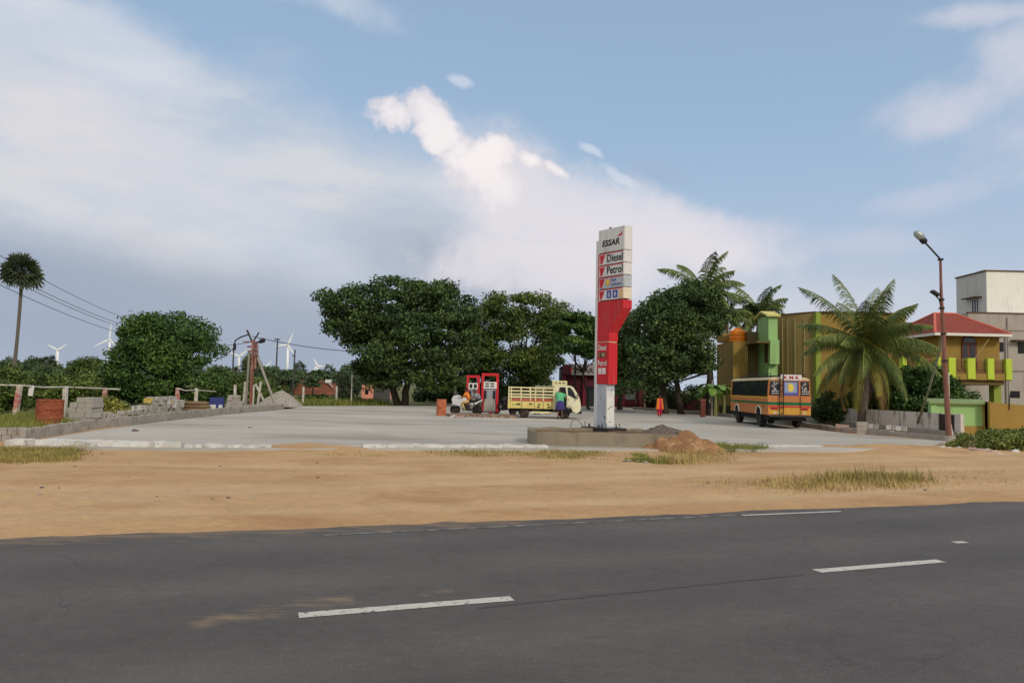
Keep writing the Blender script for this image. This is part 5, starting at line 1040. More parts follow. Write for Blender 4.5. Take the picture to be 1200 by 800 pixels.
turbine('leftmost wind turbine, small, with its blades in a Y', 66, 410, 442, 14, 2150, 58)
turbine('tallest wind turbine with a blade straight up, left of the round tree', 126.5, 398, 440, 21, 1550, 4)
turbine('faint turbine mostly hidden by trees left of the tallest one', 112.5, 428, 442, 10, 3100, 20)
turbine('wind turbine just left of the red utility pole', 279, 417.5, 444, 15, 2350, 54)
turbine('wind turbine right of the utility pole, partly behind the dark trees', 309.5, 431, 446, 12, 3100, 45)
turbine('wind turbine between the two thin dark poles', 336, 404, 446, 16, 1650, 22)
turbine('smallest wind turbine at the right with only a few blades above the trees', 371.5, 428.5, 447, 10, 3300, 92)
# ------------------------------------------------------------------ round planter with the totem
pc = Vector((X(712, 22.8), 22.75, 0))
def sell(rx, ry, n=72, e=3.2): return [(rx * math.copysign(abs(math.cos(2 * PI * i / n)) ** (2 / e), math.cos(2 * PI * i / n)), ry * math.copysign(abs(math.sin(2 * PI * i / n)) ** (2 / e), math.sin(2 * PI * i / n))) for i in range(n)]
m_plant = mat('planter_concrete', (144, 133, 114), .95, .08, 1.2, bump=.008, bscale=14, c3=(104, 98, 86), s3=1.1, t3=(.52, .68), extra=stains)
t = thing('round_planter', 'long oval concrete planter wall round the foot of the totem sign', 'planter', pc)
mb = MB(); o_, i_ = sell(2.42, 1.42, e=5), sell(2.24, 1.24, e=5); n = len(o_)
vs = [(x, y, -.1) for x, y in o_] + [(x, y, .475 + .02 * math.sin(7 * x)) for x, y in o_] + [(x, y, .475 + .02 * math.sin(7 * x + .4)) for x, y in i_] + [(x, y, .1) for x, y in i_]
mb.add(vs, [(k * n + i, k * n + (i + 1) % n, (k + 1) * n + (i + 1) % n, (k + 1) * n + i) for k in range(3) for i in range(n)]); mb.build('ring_wall', m_plant, t)
mb = MB(); nn = 40; vs = []; fs = []
for i in range(nn + 1):
    for j in range(17):
        x, y = sell(2.82, 1.26)[0]; u, v = i / nn * 2 - 1, j / 16 * 2 - 1; k = max(abs(u), abs(v)) or 1; x = u * 2.25 * (1 - .12 * abs(v) ** 4); y = v * 1.25 * (1 - .12 * abs(u) ** 6)
        vs.append((x, y, .36 + .09 * float(fbm(np.array([x * 2.0]), np.array([y * 2.0]), 4, 2)[0])))
        if i and j: a = i * 17 + j; fs.append((a - 18, a - 1, a, a - 17))
mb.add(vs, fs); mb.build('soil_fill', mat('damp_soil', (104, 80, 60), .95, .2, 3, bump=.04, bscale=12, c3=(150, 116, 82), s3=2, t3=(.5, .65)), t, smooth=True)
hp = at(776, 503, 23.6); heap('gravel_heap', 'small dark gravel heap inside the right end of the planter', Vector((hp.x, 23.5, 0)), .85, .5, .30, m_dgrav, 8, rough=.14, peak=1.0, sharp=.85, n=50, z=.36)
F0 = Vector((2.81, 24.2, 0)); t = thing('totem_sign', 'tall white and red fuel price totem sign standing in the planter', 'sign', F0, math.atan2(-.8, .6))
def zt_(y, D=23.9, px=712): return Zh(px, y, D)
S = lambda name, m, f, p=None: part(name, m, f, p or t)
colm = S('column', m_white, lambda q: (q.box(-.2, -.005, .04, .34, .4, Zh(699, 282, 24.3), .02)))
lowp = S('column_panel', m_greysign, lambda q: q.box(0, .42, 0, .36, .5, zt_(450), .006))
S('end_panel', m_white, lambda q: q.box(.421, .432, .01, .35, .55, zt_(458)), lowp)
m_tear = plain('torn_film', (70, 66, 72), .8)
def tears(q):
    r = random.Random(3)
    for x0, z0, x1, z1, w_ in ((.10, 1.55, .17, 1.40, .03), (.14, 1.15, .33, .88, .02), (.33, .9, .36, .76, .05), (.2, 1.42, .22, 1.25, .012), (.05, 1.2, .1, 1.18, .01)):
        q.add([(x0, -.004, z0), (x0 + w_, -.004, z0 - .02), (x1 + w_ * .6, -.004, z1), (x1, -.004, z1 + .01)], [(0, 1, 2, 3)])
    for y0, z0, y1, z1, w_ in ((.08, 1.7, .12, 1.45, .012), (.22, 1.75, .17, 1.5, .015), (.05, 1.1, .22, 1.2, .02), (.24, 1.18, .3, 1.2, .015), (.1, .7, .25, .69, .02), (.2, 1.4, .23, 1.25, .01), (.28, 1.6, .3, 1.42, .012)):
        q.add([(.4335, y0, z0), (.4335, y0 + w_, z0 - .02), (.4335, y1 + w_ * .6, z1), (.4335, y1, z1 + .01)], [(0, 1, 2, 3)])
S('torn_marks', m_tear, tears, lowp)
z_lo, z_mid, z_arm = zt_(450), zt_(400.5), 4.60
priceb = S('price_box', m_red, lambda q: q.box(-.01, .535, -.03, .36, z_lo, z_mid - .02, .008))
S('neck_gap', plain('cream_gap', (196, 180, 140)), lambda q: q.box(.0, .52, -.015, .34, z_mid - .02, z_mid + .02), priceb)
arm = S('red_arm', m_red, lambda q: q.prism([(-.01, z_mid + .02), (.535, z_mid + .02), (.535, 3.56), (1.14, 4.32), (1.14, z_arm - .02), (-.01, z_arm - .02)], -.03, .37))
text('Diesel', m_white, priceb, .04, -.034, 2.99, .37, .18, bold=.015); text('Petrol', m_white, priceb, .04, -.034, 2.49, .40, .18, bold=.015)
S('digit_window', plain('digit_window', (70, 58, 40), .4), lambda q: q.box(.06, .40, -.036, -.031, 2.76, 2.92), priceb)
text('1 98', plain('digit_pale', (206, 190, 150)), priceb, .09, -.038, 2.78, .28, .12)
S('digit_flap', m_white, lambda q: (q.box(.065, .215, -.038, -.031, 2.22, 2.42), q.box(.25, .40, -.038, -.031, 2.22, 2.42)), priceb)
# upper panels: front plates and rounded end caps
def bull(q, z0, z1, y0=-.03, y1=.34, x0=1.14, rr=.12):
    pts = [(x0, y0)] + [(x0 + rr * .55 * math.sin(a), y0 + (y1 - y0) * (1 - math.cos(a)) / 2) for a in np.linspace(.12, PI - .12, 10)] + [(x0, y1)]; q.prism(pts, z0, z1, 'z')
ztop_a, ztop_b = 6.93, 6.93
bounds = [z_arm, 4.98, 5.37, 5.76, 6.16]
head = S('head_panel', m_whitesign, lambda q: q.box(-.01, 1.14, -.03, .34, 6.16 + .012, ztop_a, .01)); S('end_cap', m_whitesign, lambda q: bull(q, 6.172, ztop_a), head); S('top_lug', m_dsteel, lambda q: q.tube([(.4, .1, ztop_a), (.4, .1, ztop_a + .07)], .04, 8), head)
text('ESSAR', m_blk, head, .16, -.0335, 6.36, .80, .21, shear=.18, bold=.035)
S('emblem', m_red, lambda q: (q.prism([(.93, 6.63), (1.04, 6.62), (1.075, 6.70), (1.045, 6.78), (1.02, 6.70), (.93, 6.68)], -.036, -.031), q.prism([(.86, 6.60), (.92, 6.615), (.93, 6.65), (.87, 6.64)], -.036, -.031), q.prism([(1.06, 6.86), (1.08, 6.85), (1.085, 6.88), (1.07, 6.885)], -.036, -.031)), head)
names = ['row_panel'] * 4; fills = [m_whitesign, m_greysign, m_whitesign, m_whitesign]
for i in range(4):
    z0, z1 = bounds[i] + .012, bounds[i + 1] - .012
    rp = S('row_panel', fills[i], lambda q: q.box(-.01, 1.14, -.03, .34, z0, z1, .004)); S('end_cap', plain('yellowed_cap', (226, 214, 188)) if i == 0 else fills[i], lambda q: bull(q, z0, z1), rp)
    S('red_rule', m_red, lambda q: (q.box(-.008, 1.12, -.034, -.031, z1 - .035, z1 - .004), q.box(-.008, .04, -.034, -.031, z0, z1 - .035)), rp)
    S('red_flash', m_red, lambda q: q.prism([(.06, z1 - .06), (.30, z1 - .06), (.18, z0 + .03), (.10, z0 + .03)], -.035, -.031), rp)
    if i == 3: text('Diesel', m_blk, rp, .40, -.035, z0 + .06, .71, .255, bold=.022)
    if i == 2: text('Petrol', m_blk, rp, .40, -.035, z0 + .06, .71, .255, bold=.022)
    if i == 1:
        text('Shell', m_blue, rp, .58, -.035, z0 + .20, .24, .10, bold=.01); text('Lubricants', m_blue, rp, .58, -.035, z0 + .06, .48, .10, bold=.01)
        S('yellow_mark', m_yel, lambda q: q.prism([(.44 + .085 * math.sin(a) * (1 - .25 * (math.cos(a) < -.8)), z0 + .19 + .10 * math.cos(a)) for a in np.linspace(0, 2 * PI, 14)[:-1]], -.036, -.031), rp)
        S('mark_rim', m_red, lambda q: q.prism([(.44 + .10 * math.sin(a), z0 + .19 + .115 * math.cos(a)) for a in np.linspace(0, 2 * PI, 14)[:-1]], -.0335, -.0305), rp)
    if i == 0:
        S('blue_pictogram', m_blue, lambda q: (q.box(.40, .61, -.035, -.031, z0 + .05, z1 - .06), q.box(.68, .89, -.035, -.031, z0 + .05, z1 - .06)), rp)
        S('pictogram_mark', m_white, lambda q: (q.box(.46, .55, -.037, -.0355, z0 + .10, z0 + .15), q.box(.46, .49, -.037, -.0355, z0 + .18, z0 + .24), q.box(.52, .55, -.037, -.0355, z0 + .18, z0 + .24), q.box(.76, .80, -.037, -.0355, z0 + .09, z0 + .25), q.box(.73, .84, -.037, -.0355, z0 + .16, z0 + .185)), rp)
        S('tan_patch', plain('tan_patch', (224, 186, 146)), lambda q: q.box(.95, 1.13, -.035, -.031, z0 + .02, z1 - .05), rp)
S('foot_plate', plain('sooty_concrete', (52, 48, 46), .9), lambda q: q.box(-.5, .75, -.25, .6, .3, .50, .02))
def rebar(q):
    r = random.Random(4)
    for i in range(16):
        x, y = r.uniform(-.45, .7), r.choice((-.2, -.22, .5, .2)); q.tube([(x, y, .45), (x + r.uniform(-.02, .02), y, .5 + r.uniform(.06, .2))], .012, 5)
    q.tube([(-.42, -.2, .5), (-.6, -.3, .72), (-.8, -.35, .7), (-.95, -.3, .45)], .01, 5)
S('anchor_bolts', m_dsteel, rebar)
# litter: torn white sheet by the earth heap, stones
mlit = plain('litter_white', (196, 194, 190)); q = G(742, 542.5)
for i, (dx, dy, w_, a, lb) in enumerate(((-.12, .02, .34, .2, 'larger crumpled white sheet lying before the earth heap'), (.22, -.03, .26, -.5, 'smaller crumpled white scrap right of the larger sheet before the earth heap'))):
    r = np.random.default_rng(i); vs = [((u / 4 - .5) * w_, (v / 3 - .5) * .16, .035 + r.uniform(0, .04)) for u in range(5) for v in range(4)]; fs = [(u * 4 + v, u * 4 + 4 + v, u * 4 + 5 + v, u * 4 + v + 1) for u in range(4) for v in range(3)]; mb = MB(); mb.add(vs, fs); o = mb.build('paper_scrap', mlit); o.location = q + Vector((dx, dy, 0)); o.rotation_euler.z = a; tag(o, lb, 'litter')
def rock(loc, s, m, seed, label, group=None, cat='stone', flat=.6):
    r = random.Random(seed); bm = bmesh.new(); bmesh.ops.create_icosphere(bm, subdivisions=2, radius=1)
    k = [r.uniform(-1, 1) for _ in range(6)]
    for v in bm.verts: v.co *= .8 + .25 * math.sin(v.co.x * 3 + k[0] * 5) * math.cos(v.co.y * 3 + k[1] * 4) + .1 * r.uniform(-1, 1); v.co.x *= s * 1.3; v.co.y *= s; v.co.z = max(v.co.z, -.35) * s * flat + .3 * s * flat
    me = bpy.data.meshes.new('stone'); bm.to_mesh(me); bm.free(); me.materials.append(m); o = bpy.data.objects.new('stone', me); C.objects.link(o); o.location = loc; o.rotation_euler.z = r.uniform(0, 6); tag(o, label, cat, group); return o
rnd = random.Random(31)
for i, (px, py, s) in enumerate(((1098, 522, .1), (1104, 525, .13), (1112, 526, .1), (1118, 523, .12), (1124, 527, .16), (1139, 529, .22), (1147, 531, .28), (1155, 529, .2), (1160, 532, .18), (1166, 531, .12), (1172, 533, .1), (1190, 531, .2), (1108, 529, .08), (1130, 530, .1))):
    rock(G(px, py) + Vector((0, 0, .02)), s * .8, m_strip if i not in (5, 6, 8) else m_pink, 100 + i, 'pale rubble stone at the foot of the weedy bush' if i not in (5, 6, 8) else 'pinkish broken slab in the rubble before the weedy bush', 'pale rubble stones' if i not in (5, 6, 8) else 'pinkish rubble pieces')
peb = []
for i in range(46):
    px, py = rnd.uniform(10, 1190), rnd.uniform(532, 600)
    if py > 632 - px * .0375 - 14: continue
    q = G(px, py); rock((q.x, q.y, sandz(q.x, q.y)), rnd.uniform(.012, .035), m_dgrav if rnd.random() < .6 else m_kerb, 200 + i, 'small pebble scattered on the sand verge', 'pebbles on the sand')
for i, (px, py, s) in enumerate(((287, 500.5, .0), (158, 505, .1), (295 / 2 + 145, 501, .06))):
    if s: rock(G(px, py, SZ), s, m_dgrav, 300 + i, ['', 'dark stone lying alone on the left part of the forecourt', 'small dark stone near the middle left of the forecourt'][i])
# ------------------------------------------------------------------ people
m_skin = plain('brown_skin', (116, 76, 56), .6, .05); m_hair = plain('black_hair', (22, 19, 18), .6, .2)
def skin_body(joints, edges, rad, m, parent, name='body'):
    me = bpy.data.meshes.new(name); me.from_pydata([Vector(j) for j in joints], edges, []); o = bpy.data.objects.new(name, me); C.objects.link(o)
    sk = o.modifiers.new('skin', 'SKIN'); sk.use_smooth_shade = True; ss = o.modifiers.new('sub', 'SUBSURF'); ss.levels = 1; ss.render_levels = 1
    if not me.skin_vertices: me.attributes
    for i, r_ in enumerate(rad):
        me.skin_vertices[0].data[i].radius = r_ if isinstance(r_, tuple) else (r_, r_)
    me.skin_vertices[0].data[0].use_root = True
    bpy.context.view_layer.update(); dg = bpy.context.evaluated_depsgraph_get(); nm = bpy.data.meshes.new_from_object(o.evaluated_get(dg)); bpy.data.objects.remove(o)
    nm.materials.clear(); nm.materials.append(m); nm.polygons.foreach_set('use_smooth', [True] * len(nm.polygons)); ob = bpy.data.objects.new(name, nm); C.objects.link(ob); ob.parent = parent; return ob
def loft(mb, rings, n=14):
    vs = []
    for c, rx, ry in rings:
        for k in range(n): a = 2 * PI * k / n; vs.append((c[0] + rx * math.cos(a), c[1] + ry * math.sin(a), c[2]))
    mb.add(vs, [(i * n + k, i * n + (k + 1) % n, (i + 1) * n + (k + 1) % n, (i + 1) * n + k) for i in range(len(rings) - 1) for k in range(n)] + [tuple(range(n)), tuple(range((len(rings) - 1) * n, len(rings) * n))])
def person(label, loc, rz, J, scale=1.0, face=-1, hairlong=False):
    # J: dict of joints in a 1.7 m body; returns (thing, J)
    t = thing('person', label, 'person', loc, rz); t.scale = (scale,) * 3
    order = ['pelvis', 'belly', 'chest', 'neck', 'head0', 'head1', 'shL', 'elL', 'wrL', 'haL', 'shR', 'elR', 'wrR', 'haR', 'hipL', 'knL', 'anL', 'toL', 'hipR', 'knR', 'anR', 'toR']
    E = [('pelvis', 'belly'), ('belly', 'chest'), ('chest', 'neck'), ('neck', 'head0'), ('head0', 'head1')] + [(a + s, b_ + s) for s in 'LR' for a, b_ in (('sh', 'el'), ('el', 'wr'), ('wr', 'ha'), ('hip', 'kn'), ('kn', 'an'), ('an', 'to'))] + [('chest', 'shL'), ('chest', 'shR'), ('pelvis', 'hipL'), ('pelvis', 'hipR')]
    rd = dict(pelvis=(.14, .10), belly=(.13, .10), chest=(.15, .10), neck=.05, head0=(.075, .085), head1=(.075, .09)); rd.update({k + s: v for s in 'LR' for k, v in dict(sh=.055, el=.042, wr=.027, ha=(.035, .018), hip=.085, kn=.055, an=.036, to=(.04, .03)).items()})
    bd = skin_body([J[o] for o in order], [(order.index(a), order.index(b_)) for a, b_ in E], [rd[o] for o in order], m_skin, t)
    # fingers, joined into the body surface's mesh
    bm = bmesh.new(); bm.from_mesh(bd.data)
    for s in 'LR':
        w_, h_ = Vector(J['wr' + s]), Vector(J['ha' + s]); d = (h_ - w_).normalized(); sx = d.cross(Vector((0, 1, .1))).normalized(); mb = MB()
        for k in range(4):
            a = h_ + sx * (k - 1.5) * .018; L_ = (.065, .078, .074, .058)[k]; mb.tube([a - d * .02, a + d * L_ * .5, a + d * L_ + Vector((0, .012, 0))], [.009, .008, .006], 5)
        a = w_.lerp(h_, .5) + sx * -.03; mb.tube([a, a + (d - sx * .8).normalized() * .05, a + (d - sx * .4).normalized() * .075], [.011, .009, .006], 5)
        vv = [bm.verts.new(v) for v in mb.v]
        for f in mb.f: bm.faces.new([vv[i] for i in f])
    h0, h1 = Vector(J['head0']), Vector(J['head1']); hc = h0.lerp(h1, .45); fy = face
    def ball(c, rx, ry, rz_):
        n0 = len(bm.verts); g = bmesh.ops.create_uvsphere(bm, u_segments=10, v_segments=8, radius=1)
        for v in g['verts']: v.co = Vector((v.co.x * rx, v.co.y * ry, v.co.z * rz_)) + c
    ball(hc, .077, .095, .115); ball(hc + Vector((0, fy * .098, -.015)), .014, .018, .022)   # head, nose
    for s in (-1, 1): ball(hc + Vector((s * .079, 0, -.01)), .012, .022, .03)
    bm.to_mesh(bd.data); bm.free()
    mb = MB()
    for s in (-1, 1): mb.lathe([(.004, -.008), (.012, 0), (.004, .008)], tuple(hc + Vector((s * .03, fy * .088, .018))), 8, 'y')
    mb.box(hc.x - .024, hc.x + .024, hc.y + fy * .09 - .006, hc.y + fy * .09 + .006, hc.z - .058, hc.z - .05); mb.build('face_features', m_hair, t)
    bm = bmesh.new(); bmesh.ops.create_uvsphere(bm, u_segments=14, v_segments=10, radius=1)
    for v in bm.verts: v.co = Vector((v.co.x * .087, v.co.y * .104, v.co.z * .122)) + hc + Vector((0, -fy * .012, .012))
    dl = [v for v in bm.verts if (v.co.z < hc.z + .035 and (v.co.y - hc.y) * fy > -.02) or v.co.z < hc.z - .05]; bmesh.ops.delete(bm, geom=dl, context='VERTS')
    me = bpy.data.meshes.new('hair'); bm.to_mesh(me); bm.free(); me.materials.append(m_hair); me.polygons.foreach_set('use_smooth', [True] * len(me.polygons)); o = bpy.data.objects.new('hair', me); C.objects.link(o); o.parent = t
    return t
def stand(lean=0.0):
    J = dict(pelvis=(0, 0, .93), belly=(0, 0, 1.08), chest=(0, 0, 1.28), neck=(0, 0, 1.44), head0=(0, -.01, 1.52), head1=(0, -.01, 1.62), shL=(-.18, 0, 1.37), elL=(-.23, .02, 1.09), wrL=(-.24, -.06, .86), haL=(-.24, -.08, .79), shR=(.18, 0, 1.37), elR=(.23, .02, 1.09), wrR=(.24, -.06, .86), haR=(.24, -.08, .79), hipL=(-.09, 0, .88), knL=(-.1, -.01, .48), anL=(-.1, .02, .08), toL=(-.11, -.12, .04), hipR=(.09, 0, .88), knR=(.1, -.01, .48), anR=(.1, .02, .08), toR=(.11, -.12, .04)); return J
def sleeve(mb, a, b_, r0, r1): mb.tube([Vector(a), Vector(a).lerp(Vector(b_), .5), Vector(b_)], [r0, (r0 + r1) / 2, r1], 9)
# woman in magenta with an orange wrap
q = G(773, 488.6, SZ); J = stand(); t = person('woman in a magenta dress with an orange wrap over both shoulders', q, .15, J, .80)
m_mag = plain('magenta_cloth', (206, 36, 92), .8); m_or = plain('orange_cloth', (240, 128, 32), .8)
mb = MB(); loft(mb, [((0, 0, 1.43), .08, .07), ((0, 0, 1.36), .21, .12), ((0, 0, 1.1), .18, .14), ((0, 0, .92), .21, .16), ((0, 0, .55), .25, .19), ((0, 0, .52), .24, .18)]); mb.build('dress', m_mag, t, smooth=True)
mb = MB(); sleeve(mb, J['hipL'], (J['anL'][0], .02, .12), .1, .07); sleeve(mb, J['hipR'], (J['anR'][0], .02, .12), .1, .07); mb.build('trousers', plain('crimson_cloth', (200, 30, 62), .8), t, smooth=True)
for s in (-1, 1):
    mb = MB(); vs = []; fs = []
    for i in range(9):
        f = i / 8; z = 1.42 - .82 * f
        for j in range(9):
            a = (-.30 + 1.15 * j / 8) * PI * .8; a = -PI / 2 + .38 + j / 8 * (PI * .95); r1 = .20 + .11 * f + .015 * math.sin(j * 2.4 + f * 5); r2 = .15 + .08 * f
            vs.append((s * math.cos(a - .0) * r1 if math.cos(a) > 0 else s * .02, math.sin(a) * r2, z + (.02 if j in (3, 4, 5) and i == 0 else 0)))
            if i and j: k = i * 9 + j; fs.append((k - 10, k - 9, k, k - 1))
    mb.add(vs, fs); o = mb.build('shawl', m_or, t, smooth=True); o.modifiers.new('s', 'SOLIDIFY').thickness = .012
mb = MB(); loft(mb, [((0, .09, 1.62), .06, .04), ((0, .12, 1.5), .045, .035), ((0, .13, 1.2), .03, .025)]); mb.build('hair_braid', m_hair, t, smooth=True)
# ------------------------------------------------------------------ small goods truck
TD = 39.9; bz = SZ; b = Vector((X(640, TD), TD, bz)); t = thing('goods_truck', 'cream small goods truck with slatted cargo sides facing right', 'truck', b)
lx = lambda px: X(px, TD) - b.x
lz = lambda py, px=640: Zh(px, py, TD) - bz
m_crm = mat('cream_paint', (222, 212, 164), .5, .05, 2, c3=(196, 172, 112), s3=3, t3=(.56, .7)); m_crmcab = mat('cream_cab', (226, 219, 184), .4, .03, 2, spec=.5); m_yel2 = mat('yellow_panel', (212, 196, 118), .5, .06, 3, c3=(186, 160, 84), s3=4, t3=(.55, .7)); m_redd = mat('faded_red', (172, 92, 74), .8, .15, 4)
W = 1.5
def rails(q, y, x0, x1):
    for py in (454.3, 458.3, 462.2, 465.3): q.box(x0, x1, y - .015, y + .015, lz(py + 1.0), lz(py - .5))
cargo = part('cargo_bed', m_dsteel, lambda q: q.box(lx(597), lx(650), .02, W - .02, lz(479), lz(476.5)), t)
for y in (0, W):
    sp = part('side_panel', m_yel2, lambda q: q.box(lx(598.5), lx(649.5), y - .02, y + .02, lz(478.8), lz(470.6)), t)
    part('top_band', m_redd, lambda q: q.box(lx(598.5), lx(649.5), y - .015, y + .02, lz(470.6), lz(467.2)), sp)
    part('slatted_rails', m_crm, lambda q: (rails(q, y, lx(596), lx(650)), [q.box(lx(px) - .025, lx(px) + .025, y - .028, y + .012, lz(470), lz(453.6)) for px in (596.5, 599.5, 611, 622, 628, 637, 649)]), t)
    if y == 0:
        part('panel_seams', m_dsteel, lambda q: [q.box(lx(px) - .012, lx(px) + .012, -.026, -.021, lz(478.6), lz(470.8)) for px in (612, 626.5, 637, 647)], sp)
        part('dark_marks', m_blk, lambda q: [q.box(lx(px), lx(px) + w_, -.026, -.0215, lz(py), lz(py - 1.6)) for px, w_, py in ((630, .14, 477.8), (642, .16, 477.8), (631, .12, 474.8), (641.5, .12, 474.6), (620.5, .16, 474.4), (606, .2, 474.8))], sp)
        part('dark_flourish', m_blk, lambda q: (q.prism([(lx(601), lz(475.6)), (lx(602.2), lz(473.2)), (lx(603), lz(475.8)), (lx(602.2), lz(474.6))], -.0235, -.0215), q.box(lx(604), lx(610.5), -.0235, -.0215, lz(475), lz(474.3))), sp)
    else: sp['label'] = 'far side panel of the cargo bed'
for px in (596.3, 649.8):
    part('end_rails', m_crm, lambda q: [q.box(lx(px) - .015, lx(px) + .015, 0, W, lz(py + 1.0), lz(py - .5)) for py in (454.3, 458.3, 462.2, 465.3, 470.8, 474)] + [q.box(lx(px) - .02, lx(px) + .02, y_ - .02, y_ + .02, lz(478), lz(454)) for y_ in (.5, 1.0)], t)
part('corner_panel', m_yel2, lambda q: q.box(lx(595.6), lx(598.3), -.01, .01, lz(479), lz(468)), t)
# load inside
part('load_sacks', plain('pale_sacks', (168, 158, 140)), lambda q: [q.box(lx(px), lx(px) + .42, .3 + .25 * k, .7 + .25 * k, lz(476), lz(466.5 - k), .06) for k, px in enumerate((602, 613, 634))], t)
part('load_bundle', plain('netted_load', (124, 122, 96)), lambda q: [q.lathe([(.02, -.25), (.2, -.15), (.26, 0), (.2, .16), (.02, .25)], (lx(px), .7, lz(456.5)), 10, 'x') for px in (631, 638, 645)], t)
# cab
def prof(pts): return [(lx(px), lz(py)) for px, py in pts]
cabp = [(650.8, 479.5), (650.8, 451.4), (653, 450.8), (668, 451.2), (672, 453), (676, 459), (679.6, 466), (681, 473), (681, 479), (679, 482), (676, 483.5), (671.5, 481), (670, 477.5), (667.5, 476), (663, 476), (660, 479.5)]
cab = part('cab', m_crmcab, lambda q: q.prism(prof(cabp), .0, W), t)
part('door_opening', m_dark, lambda q: q.prism(prof([(655.6, 478), (655.6, 453.2), (662.8, 453.0), (664.2, 462), (664.2, 478)]), -.006, -.002), cab)
part('side_window', m_glass, lambda q: q.prism(prof([(665.2, 453.3), (668.3, 453.2), (671.8, 457), (675.5, 464.8), (674.5, 466.5), (665.8, 462.2)]), -.008, -.002), cab)
def wsc(q):
    a = [(671.4, 453.2), (675.6, 459.6), (679.2, 466.5)]; P_ = prof(a); vs = []
    for x, z in P_: vs += [(x + .022, .1, z + .01), (x + .022, W - .1, z + .01)]
    q.add(vs, [(0, 1, 3, 2), (2, 3, 5, 4)])
ws = part('windscreen', m_glass, wsc, cab)
part('door', m_crmcab, lambda q: q.prism(prof([(664.8, 462.8), (675, 467), (676, 474), (672.8, 478.5), (668.5, 474.2), (664.8, 474.5)]), -.035, -.009), cab)
part('door_handle', m_blk, lambda q: q.box(lx(665.8), lx(667), -.045, -.035, lz(468), lz(467.2)), cab.children[-1])
part('wing_mirror', m_blk, lambda q: (q.box(lx(675.6), lx(676.8), -.22, -.1, lz(467), lz(461.5), .02), q.tube([(lx(675.8), 0, lz(466)), (lx(676), -.12, lz(465))], .012, 5)), cab)
part('bumper', m_blk, lambda q: q.box(lx(676), lx(682.4), .02, W - .02, lz(484), lz(481), .02), t)
part('headlight', plain('lamp_glass', (200, 200, 196), .15, spec=.6), lambda q: q.box(lx(680.4), lx(681.3), .08, .35, lz(478.5), lz(475), .01), cab)
part('headlight', bpy.data.materials['lamp_glass'], lambda q: q.box(lx(680.4), lx(681.3), W - .35, W - .08, lz(478.5), lz(475), .01), cab)
hd = part('headboard', m_crm, lambda q: (q.box(lx(649), lx(664.6), -.02, .02, lz(451), lz(445.6)), q.box(lx(649), lx(664.6), W - .02, W + .02, lz(451), lz(445.6)), q.box(lx(664.2), lx(664.8), -.02, W + .02, lz(451), lz(445.6)), q.box(lx(649.2), lx(650.6), -.03, .03, lz(480), lz(445.4)), q.box(lx(649.2), lx(650.6), W - .03, W + .03, lz(480), lz(445.4))), t)
part('dark_lettering', m_blk, lambda q: [q.box(lx(p0), lx(p1), -.024, -.0205, lz(y0), lz(y1)) for p0, p1, y0, y1 in ((651, 653, 449.4, 448.6), (651, 653, 447.8, 447), (651, 651.6, 448.6, 447.8), (654.6, 655.4, 449.4, 447), (656.4, 657.2, 449.4, 447), (655.4, 656.4, 448.5, 447.9), (659, 660.2, 449.4, 447), (660.9, 662, 449.2, 447.4))], hd)
part('chassis', m_dsteel, lambda q: (q.box(lx(602), lx(676), .35, .5, lz(482.8), lz(479.5)), q.box(lx(602), lx(676), 1.0, 1.15, lz(482.8), lz(479.5)), q.box(lx(625), lx(634), .1, .35, lz(485.5), lz(479.5)), q.tube([(lx(614.6), .1, lz(485)), (lx(614.6), W - .1, lz(485))], .05, 8), q.tube([(lx(662.5), .1, lz(485)), (lx(662.5), W - .1, lz(485))], .05, 8)), t)
part('side_rail', m_crm, lambda q: q.box(lx(623), lx(650), .0, .04, lz(484.3), lz(482.2)), t)
part('fuel_tank', m_dsteel, lambda q: q.tube([(lx(639), .2, lz(482.5)), (lx(646), .2, lz(482.5))], .12, 12), t)
m_rim = mat('dusty_rim', (168, 124, 92), .8, .15, 6)
def wheel(parent, x, y, z, r, wd, axis='y', mt=None, mr=None, side=-1):
    wt = MB(); wt.lathe([(r * .62, -wd / 2), (r * .9, -wd / 2), (r, -wd * .32), (r, wd * .32), (r * .9, wd / 2), (r * .62, wd / 2)], (0, 0, 0), 28, axis); wo = wt.build('wheel', mt or m_tyre, parent, smooth=False, loc=(x, y, z))
    rm = MB(); o_ = side * wd / 2; rm.lathe([(.01, o_ * .55), (r * .14, o_ * .6), (r * .16, o_ * .3), (r * .5, o_ * .25), (r * .56, o_ * .9), (r * .63, o_ * 1.02), (r * .63, o_ * .2), (.01, o_ * .1)], (0, 0, 0), 24, axis); rm.build('rim', mr or m_rim, wo); return wo
for px in (614.8, 662.3):
    for y, s in ((.12, -1), (W - .12, 1)): wheel(t, lx(px), y, .265, .27, .17, side=s)
part('mud_flap', m_black, lambda q: q.box(lx(607.6), lx(608.2), .03, .25, lz(488), lz(480)), t)
part('wheel_arch', m_black, lambda q: [q.prism([(lx(662.3) + .33 * math.cos(a), .27 + .33 * math.sin(a)) for a in np.linspace(0, PI, 12)], -.004, .02)], t)
part('tail_light', m_red, lambda q: q.box(lx(595.3), lx(595.9), .05, .15, lz(478), lz(475.5)), t)
